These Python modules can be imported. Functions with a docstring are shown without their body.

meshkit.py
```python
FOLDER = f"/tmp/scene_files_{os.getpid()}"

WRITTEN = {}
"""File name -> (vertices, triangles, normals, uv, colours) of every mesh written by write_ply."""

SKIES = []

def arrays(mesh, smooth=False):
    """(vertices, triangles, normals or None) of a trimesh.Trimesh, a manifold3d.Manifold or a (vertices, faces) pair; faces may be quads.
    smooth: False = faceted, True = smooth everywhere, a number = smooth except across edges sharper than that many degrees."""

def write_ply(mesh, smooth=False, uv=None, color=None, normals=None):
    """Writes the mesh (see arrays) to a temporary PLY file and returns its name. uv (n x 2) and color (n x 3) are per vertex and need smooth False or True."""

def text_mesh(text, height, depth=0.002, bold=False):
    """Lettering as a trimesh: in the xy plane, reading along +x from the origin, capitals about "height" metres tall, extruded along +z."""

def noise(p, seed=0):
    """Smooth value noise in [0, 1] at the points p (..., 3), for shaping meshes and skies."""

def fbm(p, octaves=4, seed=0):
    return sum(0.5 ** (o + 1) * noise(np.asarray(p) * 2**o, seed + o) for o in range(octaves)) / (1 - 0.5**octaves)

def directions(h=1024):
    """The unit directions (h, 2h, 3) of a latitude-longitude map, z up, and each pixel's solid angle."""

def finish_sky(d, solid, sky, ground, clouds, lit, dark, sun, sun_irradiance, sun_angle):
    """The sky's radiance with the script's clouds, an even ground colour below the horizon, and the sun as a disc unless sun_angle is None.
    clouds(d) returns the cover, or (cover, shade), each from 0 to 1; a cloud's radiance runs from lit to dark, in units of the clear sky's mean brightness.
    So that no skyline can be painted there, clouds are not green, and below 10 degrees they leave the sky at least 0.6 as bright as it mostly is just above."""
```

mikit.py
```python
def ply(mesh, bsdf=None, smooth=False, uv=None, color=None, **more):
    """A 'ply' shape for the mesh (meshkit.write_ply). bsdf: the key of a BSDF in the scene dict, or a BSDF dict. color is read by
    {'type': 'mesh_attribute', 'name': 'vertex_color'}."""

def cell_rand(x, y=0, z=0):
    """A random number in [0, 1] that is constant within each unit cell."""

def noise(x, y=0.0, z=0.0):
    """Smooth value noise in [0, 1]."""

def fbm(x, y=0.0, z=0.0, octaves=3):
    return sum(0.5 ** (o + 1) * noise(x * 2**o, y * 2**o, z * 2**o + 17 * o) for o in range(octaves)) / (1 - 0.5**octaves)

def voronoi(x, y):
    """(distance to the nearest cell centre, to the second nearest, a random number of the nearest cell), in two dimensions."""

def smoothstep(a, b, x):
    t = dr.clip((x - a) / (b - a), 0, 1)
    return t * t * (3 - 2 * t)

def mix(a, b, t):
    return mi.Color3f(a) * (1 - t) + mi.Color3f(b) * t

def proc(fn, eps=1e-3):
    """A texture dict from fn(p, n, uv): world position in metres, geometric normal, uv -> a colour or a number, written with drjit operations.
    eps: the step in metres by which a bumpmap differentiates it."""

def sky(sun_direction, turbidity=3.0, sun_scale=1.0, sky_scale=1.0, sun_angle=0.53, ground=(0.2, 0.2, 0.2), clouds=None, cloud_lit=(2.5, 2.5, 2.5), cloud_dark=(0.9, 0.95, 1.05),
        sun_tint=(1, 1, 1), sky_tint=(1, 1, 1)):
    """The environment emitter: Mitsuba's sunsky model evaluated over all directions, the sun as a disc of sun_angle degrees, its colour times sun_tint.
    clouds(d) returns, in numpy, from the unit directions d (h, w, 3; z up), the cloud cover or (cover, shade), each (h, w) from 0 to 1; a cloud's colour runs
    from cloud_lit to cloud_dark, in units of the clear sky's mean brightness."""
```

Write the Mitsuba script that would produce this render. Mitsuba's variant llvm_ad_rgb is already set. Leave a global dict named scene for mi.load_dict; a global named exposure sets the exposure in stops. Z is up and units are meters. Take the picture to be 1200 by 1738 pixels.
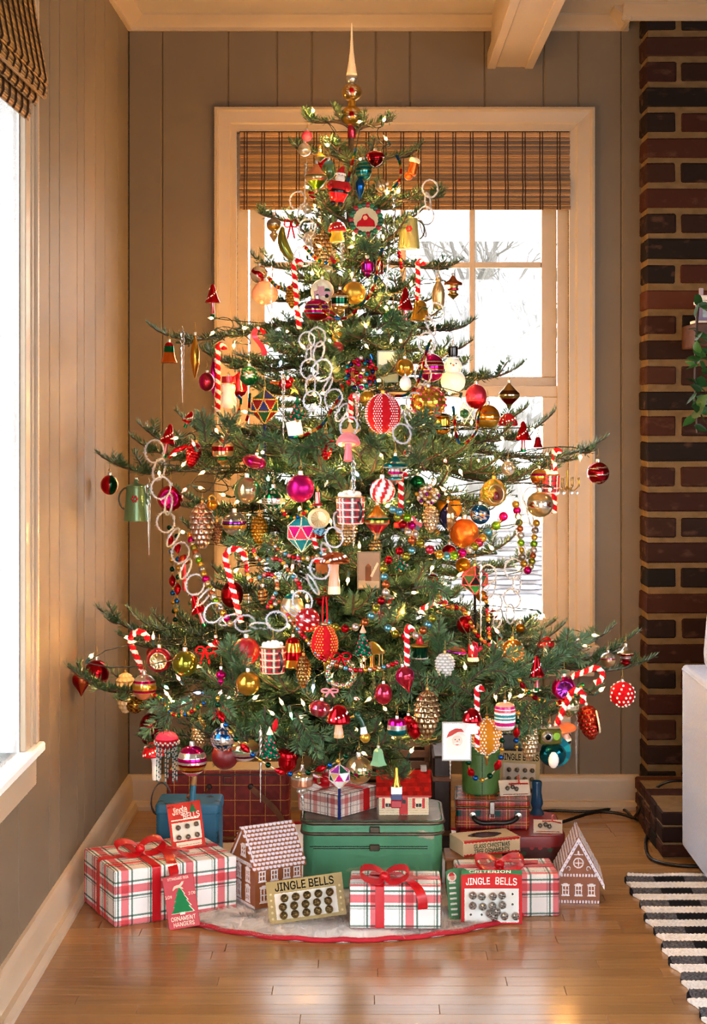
import math, random
import numpy as np
import mitsuba as mi, drjit as dr
import mikit, meshkit
from mikit import proc, noise, fbm, voronoi, cell_rand, smoothstep
def mix(a, b, t):
    a, b = (mi.Color3f([float(x) for x in v]) if isinstance(v, np.ndarray) else mi.Color3f(v) for v in (a, b))
    return a * (1 - t) + b * t
T = mi.ScalarTransform4f
rnd = random.Random(7)
rng = np.random.default_rng(11)

# ---------------------------------------------------------------- camera, sky, exposure
F, CX, CY, EYE = 2850.0, 627.0, 701.0, 1.222          # focal length and principal point in pixels, eye height in metres
exposure = 6.0
SKY = BULB = 0.87 * 2.0 ** -exposure                        # the lamps and the sky in units that this exposure brings to the picture
scene = {
    'camera': {'type': 'perspective', 'fov_axis': 'x', 'fov': math.degrees(2 * math.atan(600 / F)), 'near_clip': 0.1, 'far_clip': 400.0,
               'principal_point_offset_x': -(CX - 600) / 1200, 'principal_point_offset_y': -(CY - 869) / 1738,
               'to_world': T().look_at(origin=[0, 0, EYE], target=[0, 1, EYE], up=[0, 0, 1])},
    'sky': mikit.sky([-0.6, 0.3, 0.75], turbidity=4, sun_scale=0.0, sky_scale=78 * SKY, ground=(0.35, 0.34, 0.33), clouds=lambda d: (np.ones(d.shape[:2]), 0.25 + 0 * d[..., 0]),
                      cloud_lit=(1.0, 1.03, 1.06), cloud_dark=(0.8, 0.84, 0.9)) | {'sampling_weight': 16.0},
}
labels = {}
WARM = np.array([1.0, 0.49, 0.135]) * 3900.0 * BULB     # radiance of the bright clear mini lights

# ---------------------------------------------------------------- helpers
def at(px, py, d):                                      # a point seen at this pixel at distance d along the view
    return np.array([(px - CX) * d / F, d, EYE - (py - CY) * d / F])
def floor_at(px, py, z=0.0):
    d = F * (EYE - z) / (py - CY)
    return np.array([(px - CX) * d / F, d, z])
def lin(r, g, b):
    c = np.array([r, g, b]) / 255.0
    return np.where(c < 0.04045, c / 12.92, ((c + 0.055) / 1.055) ** 2.4)
def rgb(c):
    return {'type': 'rgb', 'value': [float(x) for x in c]}
def paint_of(p, n, uv):
    """the paint of a face, packed in its uv: square roots of red + 256 green, and of blue"""
    a, b = dr.round(uv.x), dr.round(uv.y)
    g = dr.floor(a / 256.0)
    return mi.Color3f(dr.square((a - g * 256.0) / 255.0), dr.square(g / 255.0), dr.square(b / 255.0))
VC = proc(paint_of)
def mat(key, color=None, rough=0.5, metal=0.0, spec=0.5, bump=None, bscale=1.0, **kw):
    b = {'type': 'principled', 'base_color': VC if color is None else color if isinstance(color, dict) else rgb(color), 'roughness': rough, 'metallic': metal, 'specular': spec, **kw}
    if bump is not None:
        b = {'type': 'bumpmap', 'arbitrary': proc(bump), 'scale': bscale, 'bsdf': b}
    scene[key] = {'type': 'twosided', 'bsdf': b}
_seen = {}
def numbered(name):
    n = _seen.get(name, -1) + 1
    _seen[name] = n
    return name if n == 0 else f'{name}_{n:03d}'
def thing(name, label=None, cat=None, group=None, kind=None):
    k = numbered(name)
    e = {}
    if label: e['label'] = label
    if cat: e['category'] = cat
    if group: e['group'] = group
    if kind: e['kind'] = kind
    labels[k] = e
    return k
def pl(m, bsdf, smooth=True):
    """m = (v, f) or (v, f, colours): a ply dict; with colours smooth is False or True."""
    v, f = np.asarray(m[0], float), np.asarray(m[1], int)
    c = m[2] if len(m) > 2 and m[2] is not None else None
    uv = m[3] if len(m) > 3 else None
    if c is not None:
        if smooth not in (False, True) and smooth is not None: v, f, (c,) = split_sharp(v, f, smooth, [c]); smooth = True
        v, f, n = meshkit.arrays((v, f), bool(smooth))
        q = np.round(np.sqrt(np.clip(c, 0, 1)) * 255)
        U = np.stack([q[:, 0] + 256 * q[:, 1], q[:, 2]], 1)
        bad = ~((U[f[:, 0]] == U[f[:, 1]]).all(1) & (U[f[:, 0]] == U[f[:, 2]]).all(1))
        if bad.any():
            src = f[bad].ravel(); k0 = len(v); f = f.copy(); f[bad] = np.arange(k0, k0 + len(src)).reshape(-1, 3)
            U = np.vstack([U, np.repeat(U[f[bad][:, 0] * 0 + src.reshape(-1, 3)[:, 0]], 3, 0)]); v = np.vstack([v, v[src]])
            if n is not None: n = np.vstack([n, n[src]])
        return {'type': 'ply', 'filename': meshkit.write_ply((v, f), False, U, None, normals=n), 'face_normals': n is None, 'bsdf': {'type': 'ref', 'id': bsdf} if isinstance(bsdf, str) else bsdf}
    return mikit.ply((v, f), bsdf, smooth=smooth, uv=uv)
def split_sharp(v, f, angle, extras):
    """duplicates vertices so that faces whose normals differ by more than angle do not share them"""
    n = np.cross(v[f[:, 1]] - v[f[:, 0]], v[f[:, 2]] - v[f[:, 0]])
    n /= np.linalg.norm(n, axis=1, keepdims=True) + 1e-20
    ca = math.cos(math.radians(angle))
    groups, nf, src = {}, np.empty_like(f), []
    for i in range(len(f)):
        for j in range(3):
            lst = groups.setdefault(f[i, j], [])
            for m, idx in lst:
                if m @ n[i] > ca:
                    nf[i, j] = idx
                    break
            else:
                lst.append((n[i], len(src)))
                nf[i, j] = len(src)
                src.append(f[i, j])
    src = np.array(src)
    return v[src], nf, [e[src] for e in extras]
def part(key, name, m, bsdf=None, smooth=30, tw=None, label=None, kind=None):
    k = numbered(f'{key}__{name}')
    d = dict(m) if isinstance(m, dict) else pl(m, bsdf, smooth)
    if tw is not None: d['to_world'] = tw
    scene[k] = d
    if label or kind:
        labels[k] = {**({'label': label} if label else {}), **({'kind': kind} if kind else {})}
    return k
def join(ms):
    ms = [m for m in ms if m is not None and len(m[0])]
    off, vs, fs, cs = 0, [], [], []
    for m in ms:
        vs.append(m[0]); fs.append(np.asarray(m[1]) + off); off += len(m[0])
        cs.append(m[2] if len(m) > 2 else None)
    out = (np.vstack(vs), np.vstack(fs))
    return out + (np.vstack(cs),) if cs[0] is not None else out
def col(m, c):
    return (np.asarray(m[0], float), np.asarray(m[1], int), np.tile(np.asarray(c, float), (len(m[0]), 1)))
def xf(m, R=None, t=(0, 0, 0), s=1.0):
    v = np.asarray(m[0], float) * s
    if R is not None: v = v @ np.asarray(R).T
    return (v + np.asarray(t, float),) + tuple(m[1:])
def rz(a): c, s = math.cos(a), math.sin(a); return np.array([[c, -s, 0], [s, c, 0], [0, 0, 1.0]])
def rx(a): c, s = math.cos(a), math.sin(a); return np.array([[1, 0, 0], [0, c, -s], [0, s, c]])
def ry(a): c, s = math.cos(a), math.sin(a); return np.array([[c, 0, s], [0, 1, 0], [-s, 0, c]])
def box(x0, x1, y0, y1, z0, z1, b=0.0):
    """a box with chamfered edges (b metres)"""
    if b <= 0:
        v = np.array([[x, y, z] for x in (x0, x1) for y in (y0, y1) for z in (z0, z1)], float)
        f = np.array([[0, 1, 3], [0, 3, 2], [4, 6, 7], [4, 7, 5], [0, 4, 5], [0, 5, 1], [2, 3, 7], [2, 7, 6], [0, 2, 6], [0, 6, 4], [1, 5, 7], [1, 7, 3]])
        return v, f
    lo, hi = np.array([x0, y0, z0], float), np.array([x1, y1, z1], float)
    v, idx = [], {}
    for sx in (0, 1):
        for sy in (0, 1):
            for sz in (0, 1):
                s = (sx, sy, sz)
                for ax in range(3):
                    p = [(hi[k] - (b if k != ax else 0)) if s[k] else (lo[k] + (b if k != ax else 0)) for k in range(3)]
                    idx[s, ax] = len(v); v.append(p)
    f = []
    def quad(a, b_, c, d): f.extend([[a, b_, c], [a, c, d]])
    for ax in range(3):
        o = [k for k in range(3) if k != ax]
        for s in (0, 1):
            q = []
            for u, w in ((0, 0), (1, 0), (1, 1), (0, 1)):
                t = [0, 0, 0]; t[ax] = s; t[o[0]] = u; t[o[1]] = w
                q.append(idx[tuple(t), ax])
            quad(*q)
    for ax in range(3):                                  # chamfers along each axis
        o = [k for k in range(3) if k != ax]
        for u in (0, 1):
            for w in (0, 1):
                t0 = [0, 0, 0]; t0[o[0]] = u; t0[o[1]] = w
                t1 = list(t0); t1[ax] = 1
                quad(idx[tuple(t0), o[0]], idx[tuple(t1), o[0]], idx[tuple(t1), o[1]], idx[tuple(t0), o[1]])
    for sx in (0, 1):
        for sy in (0, 1):
            for sz in (0, 1):
                s = (sx, sy, sz); f.append([idx[s, 0], idx[s, 1], idx[s, 2]])
    v, f = np.array(v), np.array(f)
    c = v.mean(0)
    n = np.cross(v[f[:, 1]] - v[f[:, 0]], v[f[:, 2]] - v[f[:, 0]])
    bad = (n * (v[f].mean(1) - c)).sum(1) < 0
    f[bad] = f[bad][:, ::-1]
    return v, f
def grid_faces(n, m, wrap=False):
    """faces of an n x m grid of vertices (row major); wrap joins the last column to the first"""
    i, j = np.meshgrid(np.arange(n - 1), np.arange(m if wrap else m - 1), indexing='ij')
    a = (i * m + j).ravel(); b = (i * m + (j + 1) % m).ravel()
    c, d = a + m, b + m
    return np.vstack([np.stack([a, b, d], 1), np.stack([a, d, c], 1)])
def lathe(prof, seg=24, color=None, disp=None):
    """prof: (r, z) from top to bottom; colour: a constant or fn(th, t, x, y, z), th = 0 towards -y, t = 0 at the top, 1 at the bottom"""
    p = np.asarray(prof, float)
    th = np.arange(seg) * 2 * math.pi / seg
    R = np.repeat(p[:, 0], seg); Z = np.repeat(p[:, 1], seg); TH = np.tile(th, len(p))
    t = (p[0, 1] - Z) / (p[0, 1] - p[-1, 1] + 1e-12)
    if disp is not None: R = R * (1 + disp(TH, t))
    v = np.stack([R * np.sin(TH), -R * np.cos(TH), Z], 1)
    f = grid_faces(len(p), seg, True)[:, ::-1]
    if color is None: return v, f
    c = color(TH, t, v[:, 0], v[:, 1], v[:, 2]) if callable(color) else np.tile(np.asarray(color, float), (len(v), 1))
    return v, f, c
def tube(pts, rad, seg=8, color=None, closed=False, caps=True):
    """a tube along pts; colour: constant or fn(th, s) with s the length run"""
    P = np.asarray(pts, float); n = len(P)
    if closed:
        tan = np.roll(P, -1, 0) - np.roll(P, 1, 0)
    else:
        tan = np.gradient(P, axis=0)
    tan /= np.linalg.norm(tan, axis=1, keepdims=True) + 1e-12
    up = np.array([0, 0, 1.0]) if abs(tan[0, 2]) < 0.9 else np.array([1.0, 0, 0])
    N = np.empty_like(P); a = up - tan[0] * (up @ tan[0]); N[0] = a / np.linalg.norm(a)
    for i in range(1, n):
        a = N[i - 1] - tan[i] * (N[i - 1] @ tan[i]); N[i] = a / (np.linalg.norm(a) + 1e-12)
    B = np.cross(tan, N)
    r = np.broadcast_to(np.asarray(rad, float), (n,))
    th = np.arange(seg) * 2 * math.pi / seg
    v = (P[:, None] + r[:, None, None] * (np.cos(th)[None, :, None] * N[:, None] + np.sin(th)[None, :, None] * B[:, None])).reshape(-1, 3)
    f = grid_faces(n, seg, True)
    if closed:
        a = (n - 1) * seg + np.arange(seg); b = (n - 1) * seg + (np.arange(seg) + 1) % seg
        f = np.vstack([f, np.stack([a, b, (np.arange(seg) + 1) % seg], 1), np.stack([a, (np.arange(seg) + 1) % seg, np.arange(seg)], 1)])
    elif caps:
        v = np.vstack([v, P[0], P[-1]]); i = np.arange(seg); j = (i + 1) % seg
        f = np.vstack([f, np.stack([j, i, i * 0 + n * seg], 1), np.stack([i + (n - 1) * seg, j + (n - 1) * seg, i * 0 + n * seg + 1], 1)])
    f = f
    if color is None: return v, f
    s = np.concatenate([[0], np.cumsum(np.linalg.norm(np.diff(P, axis=0), axis=1))])
    TH, SS = np.tile(th, n), np.repeat(s, seg)
    if not closed and caps: TH, SS = np.append(TH, [0, 0]), np.append(SS, [0, s[-1]])
    c = color(TH, SS) if callable(color) else np.tile(np.asarray(color, float), (len(v), 1))
    return v, f, c
def ball(r, c=(0, 0, 0), seg=12, color=None, sz=1.0):
    n = max(4, seg // 2 + 1); a = np.linspace(0.001, math.pi - 0.001, n)
    m = lathe(np.stack([r * np.sin(a), r * sz * np.cos(a)], 1), seg, color)
    return (m[0] + np.asarray(c, float),) + tuple(m[1:])
def spline(pts, n):
    from scipy.interpolate import CubicSpline
    p = np.asarray(pts, float)
    if len(p) == 2: return p[0] + (p[1] - p[0]) * np.linspace(0, 1, n)[:, None]
    s = np.concatenate([[0], np.cumsum(np.linalg.norm(np.diff(p, axis=0), axis=1))])
    return CubicSpline(s, p)(np.linspace(0, s[-1], n))
def extrude(poly, y0, y1, color=None, hole=None):
    """a polygon in (x, z), extruded along y"""
    import trimesh
    from shapely.geometry import Polygon
    m = trimesh.creation.extrude_polygon(Polygon(poly, [hole] if hole is not None else None), y1 - y0, engine='earcut')
    v = np.array(m.vertices); v = np.stack([v[:, 0], y1 - v[:, 2], v[:, 1]], 1)
    out = (v, np.array(m.faces))
    return out if color is None else col(out, color)
def text(s, height, depth=0.0006, width=None, bold=True):
    """lettering in the x-z plane, facing -y, centred on the origin; width squeezes it to that many metres"""
    m = meshkit.text_mesh(s, height, depth, bold)
    v = np.array(m.vertices); v[:, 0] -= (v[:, 0].min() + v[:, 0].max()) / 2; v[:, 1] -= height / 2
    if width: v[:, 0] *= width / max(np.ptp(v[:, 0]), 1e-6)
    return np.stack([v[:, 0], -v[:, 2], v[:, 1]], 1), np.array(m.faces)
def disc(r, n=20, y=0.0, c=(0, 0)):
    a = np.arange(n) * 2 * math.pi / n
    return [(c[0] + r * math.cos(x), c[1] + r * math.sin(x)) for x in a]

# ---------------------------------------------------------------- materials of the room
def wood_floor(p, n, uv):
    row = dr.floor((p.y - 2.9) / 0.057)
    bid = cell_rand(row, dr.floor((p.x + cell_rand(row, 3) * 0.9 + 3) / 0.62), 5)
    g = fbm(p.x * 3.0 + bid * 40, p.y * 55 + bid * 17, bid * 9, 4)
    ring = 0.5 + 0.5 * dr.sin((p.y * 260 + 16 * fbm(p.x * 2.2 + bid * 31, p.y * 9 + bid * 7, 2.0, 2)))
    c = mix(lin(122, 84, 45), lin(172, 130, 82), 0.62 * g + 0.38 * bid)
    return c * (1 - 0.34 * ring * smoothstep(0.35, 0.75, g) - 0.14 * (1 - ring) * cell_rand(row, bid * 100))
mat('wood_floor_mat', proc(wood_floor), rough=0.2, spec=0.5)
mat('paint_wall', lin(108, 94, 76), rough=0.55, spec=0.35)
mat('paint_trim', lin(172, 153, 130), rough=0.35, spec=0.5)
mat('paint_white', lin(226, 228, 228), rough=0.4)
mat('paint_ceiling', lin(164, 152, 138), rough=0.8, spec=0.2)
mat('black_gap', lin(28, 24, 20), rough=0.8)
def brick_tex(p, n, uv):
    g = fbm(p.x * 60, p.y * 60, p.z * 60, 3); h = noise(p.x * 14, p.y * 14, p.z * 14)
    s = smoothstep(0.62, 0.8, fbm(p.x * 26 + 5, p.y * 26, p.z * 34, 4))
    return mi.Color3f(mix(1.0, 1.5, g)) * mix(lin(255, 255, 255) * 0.6, lin(255, 255, 255), h) + mix(0.0, lin(150, 118, 96), s * 0.55)
scene['brick_mat'] = {'type': 'twosided', 'bsdf': {'type': 'blendbsdf', 'weight': proc(lambda p, n, uv: 0.6 * smoothstep(0.56, 0.76, fbm(p.x * 24 + 5, p.y * 24, p.z * 36, 4))),
                      'a': {'type': 'principled', 'base_color': VC, 'roughness': 0.85, 'specular': 0.3}, 'b': {'type': 'principled', 'base_color': rgb(lin(78, 54, 42)), 'roughness': 0.9, 'specular': 0.2}}}
mat('mortar_mat', proc(lambda p, n, uv: mix(lin(92, 74, 50), lin(122, 100, 72), fbm(p.x * 50, p.y * 50, p.z * 50, 3))), rough=0.95, spec=0.1)
mat('v_matte', None, rough=0.75, spec=0.25)
mat('v_gloss', None, rough=0.14, spec=0.6)
mat('v_satin', None, rough=0.38, spec=0.5)
mat('v_mirror', None, rough=0.09, metal=0.92, spec=0.5)
mat('v_brushed', None, rough=0.32, metal=0.85)
mat('v_cloth', None, rough=0.85, spec=0.15, sheen=0.6)
scene['clear_glass'] = {'type': 'dielectric', 'int_ior': 1.5}
scene['pane_glass'] = {'type': 'thindielectric', 'int_ior': 1.5}

XL, YB, ZC = -0.745, 5.19, 2.447                        # left wall, back wall, ceiling
XR, YF = 2.7, -1.0                                      # the room goes on to the right and behind the camera
def wx(px): return (px - CX) * YB / F
def wz(py): return EYE - (py - CY) * YB / F

# floor: one slab under boards that run across the room
k = thing('floor', 'oak strip floor laid across the room', kind='structure')
part(k, 'slab', box(XL - 0.02, XR, YF, YB, -0.05, -0.0135), 'black_gap', False)
part(k, 'board_area', box(XL, XR, YF, 2.9, -0.013, 0.0), 'wood_floor_mat', False, kind='stuff')
r_ = random.Random(3)
for row in range(int((YB - 2.9) / 0.057) + 1):
    y0 = 2.9 + row * 0.057; y1 = min(y0 + 0.0564, YB)
    if y1 - y0 < 0.01: continue
    off = 0.0                                            # board ends follow the cells of wood_floor
    h1 = np.array(mikit.cell_rand(mi.Float(float(row)), mi.Float(3.0), mi.Float(0.0)))[0] * 0.9 + 3
    n0 = math.floor((XL + h1) / 0.62); x = XL
    while x < 1.5:
        x1 = min((n0 + 1) * 0.62 - h1, 1.5); n0 += 1
        if x1 - x > 0.02:
            part(k, 'plank', box(x + 0.0004, x1 - 0.0004, y0, y1, -0.013, 0.0 - r_.random() * 0.0005, 0.0008), 'wood_floor_mat', False)
        x = x1
part(k, 'board_area', box(1.5, XR, 2.9, YB, -0.013, 0.0), 'wood_floor_mat', False, kind='stuff')

# walls: vertical boards with V joints over a backing
WX0, WX1, WZ0, WZ1 = wx(402), wx(966), wz(1092), wz(224)          # opening of the back window
def board(a, b, z0, z1, axis, pos, sgn):
    """one board with chamfered long edges; axis 'x': on the back wall, 'y': on the left wall"""
    c, t = 0.004, 0.012
    prof = [(a, -0.004), (a + c, 0.0), (b - c, 0.0), (b, -0.004), (b, -t), (a, -t)]
    v = []
    for z in (z0, z1):
        for u, w in prof:
            v.append([u, pos - w, z] if axis == 'x' else [pos + w, u, z])
    n = len(prof); f = []
    for i in range(n):
        j = (i + 1) % n
        f += [[i, j, j + n], [i, j + n, i + n]]
    f += [[0, i, i + 1] for i in range(1, n - 1)] + [[n, n + i + 1, n + i] for i in range(1, n - 1)]
    return np.array(v), np.array(f)
wb = thing('wall_back', 'greige panelled back wall with vertical joints', kind='structure')
yb = YB + 0.012
part(wb, 'backing', join([box(XL - 0.2, WX0, yb, yb + 0.15, -0.05, ZC + 0.1), box(WX1, 0.9, yb, yb + 0.15, -0.05, ZC + 0.1),
                          box(WX0, WX1, yb, yb + 0.15, -0.05, WZ0), box(WX0, WX1, yb, yb + 0.15, WZ1, ZC + 0.1)]), 'black_gap', False)
cuts = [XL] + [wx(p) for p in (275, 387, 470, 529, 638, 696, 823, 923, 982, 1055)] + [0.86]
for a, b in zip(cuts[:-1], cuts[1:]):
    if b <= WX0 or a >= WX1: segs = [(a, b, 0.0, ZC)]
    else:
        segs = [(a, b, WZ1 + 0.03, ZC), (a, b, 0.0, WZ0 - 0.04)]
        if a < WX0: segs.append((a, WX0, WZ0 - 0.04, WZ1 + 0.03))
        if b > WX1: segs.append((WX1, b, WZ0 - 0.04, WZ1 + 0.03))
    for s in segs: part(wb, 'board', board(*s[:2], s[2], s[3], 'x', YB, 1), 'paint_wall', False)
wl = thing('wall_left', 'greige panelled left wall with vertical joints', kind='structure')
LY0, LY1, LZ0, LZ1 = 2.50, 3.568, 0.50, 2.04                       # opening of the left window
part(wl, 'backing', join([box(XL - 0.16, XL - 0.012, LY1, YB + 0.16, -0.05, ZC + 0.1), box(XL - 0.16, XL - 0.012, YF, LY0, -0.05, ZC + 0.1),
                          box(XL - 0.16, XL - 0.012, LY0, LY1, -0.05, LZ0), box(XL - 0.16, XL - 0.012, LY0, LY1, LZ1, ZC + 0.1)]), 'black_gap', False)
def ly(px): return -XL * F / (CX - px)
cuts = [YF, 0.0, 1.2, 2.50, 3.0, 3.568, ly(84), ly(101), ly(131), ly(143), ly(162), ly(178), ly(200), YB]
for a, b in zip(cuts[:-1], cuts[1:]):
    segs = [(a, b, 0.0, ZC)] if b <= LY0 + 1e-6 or a >= LY1 - 1e-6 else [(a, b, LZ1, ZC), (a, b, 0.0, LZ0)]
    for s in segs: part(wl, 'board', board(s[0], s[1], s[2], s[3], 'y', XL, 1), 'paint_wall', False)
scene['wall_right'] = pl(join([box(XR, XR + 0.1, YF, -0.2, 0, ZC), box(XR, XR + 0.1, 2.6, YB, 0, ZC), box(XR, XR + 0.1, -0.2, 2.6, 0, 0.3), box(XR, XR + 0.1, -0.2, 2.6, 2.1, ZC)]), 'paint_wall', False); labels['wall_right'] = {'kind': 'structure', 'label': 'unseen greige wall on the far right, wide opening added to let daylight in'}  # opening added out of view, as fill daylight for the left wall
scene['wall_front'] = pl(join([box(XL, -0.5, YF - 0.1, YF, 0, ZC), box(2.4, XR, YF - 0.1, YF, 0, ZC), box(-0.5, 2.4, YF - 0.1, YF, 0, 0.2), box(-0.5, 2.4, YF - 0.1, YF, 2.15, ZC)]), 'paint_wall', False); labels['wall_front'] = {'kind': 'structure', 'label': 'unseen greige wall opposite the tree, wide opening made to let daylight in'}  # opening out of view, left unglazed and sized for frontal daylight
scene['ceiling'] = pl(box(XL - 0.16, XR, YF, YB + 0.16, ZC, ZC + 0.12), 'paint_ceiling', False); labels['ceiling'] = {'kind': 'structure', 'label': 'smooth pale ceiling with one box beam'}

# crown, baseboards, beam
def sweep_profile(prof, p0, p1, out):
    """prof (o, z) carried from p0 to p1 (x, y); out = the direction into the room"""
    v = [[p[0] + out[0] * o, p[1] + out[1] * o, z] for p in (p0, p1) for o, z in prof]
    n = len(prof); f = []
    for i in range(n):
        j = (i + 1) % n; f += [[i, j, j + n], [i, j + n, i + n]]
    f += [[0, i + 1, i] for i in range(1, n - 1)] + [[n, n + i, n + i + 1] for i in range(1, n - 1)]
    return np.array(v), np.array(f)
CR = [(0, ZC), (0.05, ZC), (0.05, ZC - 0.006), (0.043, ZC - 0.012), (0.03, ZC - 0.02), (0.018, ZC - 0.03), (0.012, ZC - 0.036), (0.012, ZC - 0.045), (0, ZC - 0.045)]
BBP = [(0, 0), (0.034, 0), (0.034, 0.012), (0.027, 0.026), (0.016, 0.028), (0.016, 0.085), (0.012, 0.098), (0.007, 0.104), (0, 0.106)]
def structure(name, m, bsdf, label, smooth=False):
    k = numbered(name); scene[k] = pl(m, bsdf, smooth); labels[k] = {'kind': 'structure', 'label': label}
structure('trim', sweep_profile(CR, (XL, YB), (0.80, YB), (0, -1)), 'paint_trim', 'cream crown moulding along the back wall', 25)
structure('trim', sweep_profile(CR, (XL, YF), (XL, YB), (1, 0)), 'paint_trim', 'cream crown moulding along the left wall', 25)
structure('trim', join([sweep_profile(CR, (0.785, YB - 0.09), (0.785, YB), (-1, 0)), sweep_profile(CR, (0.76, 5.057), (XR, 5.057), (0, -1)), sweep_profile(CR, (0.785, 5.04), (0.785, YB), (-1, 0))]), 'paint_trim', 'cream crown moulding around the brick chimney', 25)
structure('baseboard_back', sweep_profile(BBP, (XL, YB), (0.832, YB), (0, -1)), 'paint_trim', 'cream baseboard along the back wall', 25)
structure('baseboard_left', sweep_profile(BBP, (XL, YF), (XL, YB), (1, 0)), 'paint_trim', 'cream baseboard along the left wall', 25)
bm = thing('ceiling_beam', 'cream boxed ceiling beam running to the back wall', kind='structure')
bx0, bx1, bz = wx(827), wx(905), wz(117)
part(bm, 'beam_body', box(bx0 + 0.012, bx1 - 0.012, YF, YB, bz + 0.006, ZC), 'paint_trim', False)
part(bm, 'edge_strip', box(bx0, bx0 + 0.026, YF, YB, bz, bz + 0.05, 0.002), 'paint_trim', False)
part(bm, 'edge_strip', box(bx1 - 0.026, bx1, YF, YB, bz, bz + 0.05, 0.002), 'paint_trim', False)

# back window: casing, jambs, two sashes, glass, stool and apron
w1 = thing('window_1', 'double hung window behind the tree with cream casing', kind='structure')
ox0, ox1, oz1 = wx(365), wx(1008), wz(184)
def casing_leg(x0, x1, z0, z1, flip):
    a = x1 - x0
    prof = [(0, 0), (0, 0.026), (0.008, 0.028), (0.2 * a, 0.022), (0.45 * a, 0.02), (0.7 * a, 0.019), (0.78 * a, 0.015), (a, 0.015), (a, 0)]
    v = []
    for z in (0, 1):
        for u, w in prof:
            t = u / a
            zz = z0 if z == 0 else z1 - t * a                     # mitred top
            v.append([x1 - u if flip else x0 + u, YB - w, zz])
    n = len(prof); f = []
    for i in range(n):
        j = (i + 1) % n; f += [[i, j, j + n], [i, j + n, i + n]]
    f += [[0, i + 1, i] for i in range(1, n - 1)] + [[n, n + i, n + i + 1] for i in range(1, n - 1)]
    return np.array(v), np.array(f)
part(w1, 'casing', casing_leg(ox0, WX0, WZ0 - 0.01, oz1, False), 'paint_trim', 25)
part(w1, 'casing', casing_leg(WX1, ox1, WZ0 - 0.01, oz1, True), 'paint_trim', 25)
a = WX0 - ox0
prof = [(0, 0), (0, 0.026), (0.008, 0.028), (0.2 * a, 0.022), (0.45 * a, 0.02), (0.7 * a, 0.019), (0.78 * a, 0.015), (a, 0.015), (a, 0)]
v = [[(ox0 + u) if e == 0 else (ox1 - u), YB - w, oz1 - u] for e in (0, 1) for u, w in prof]
n = len(prof); f = []
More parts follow.
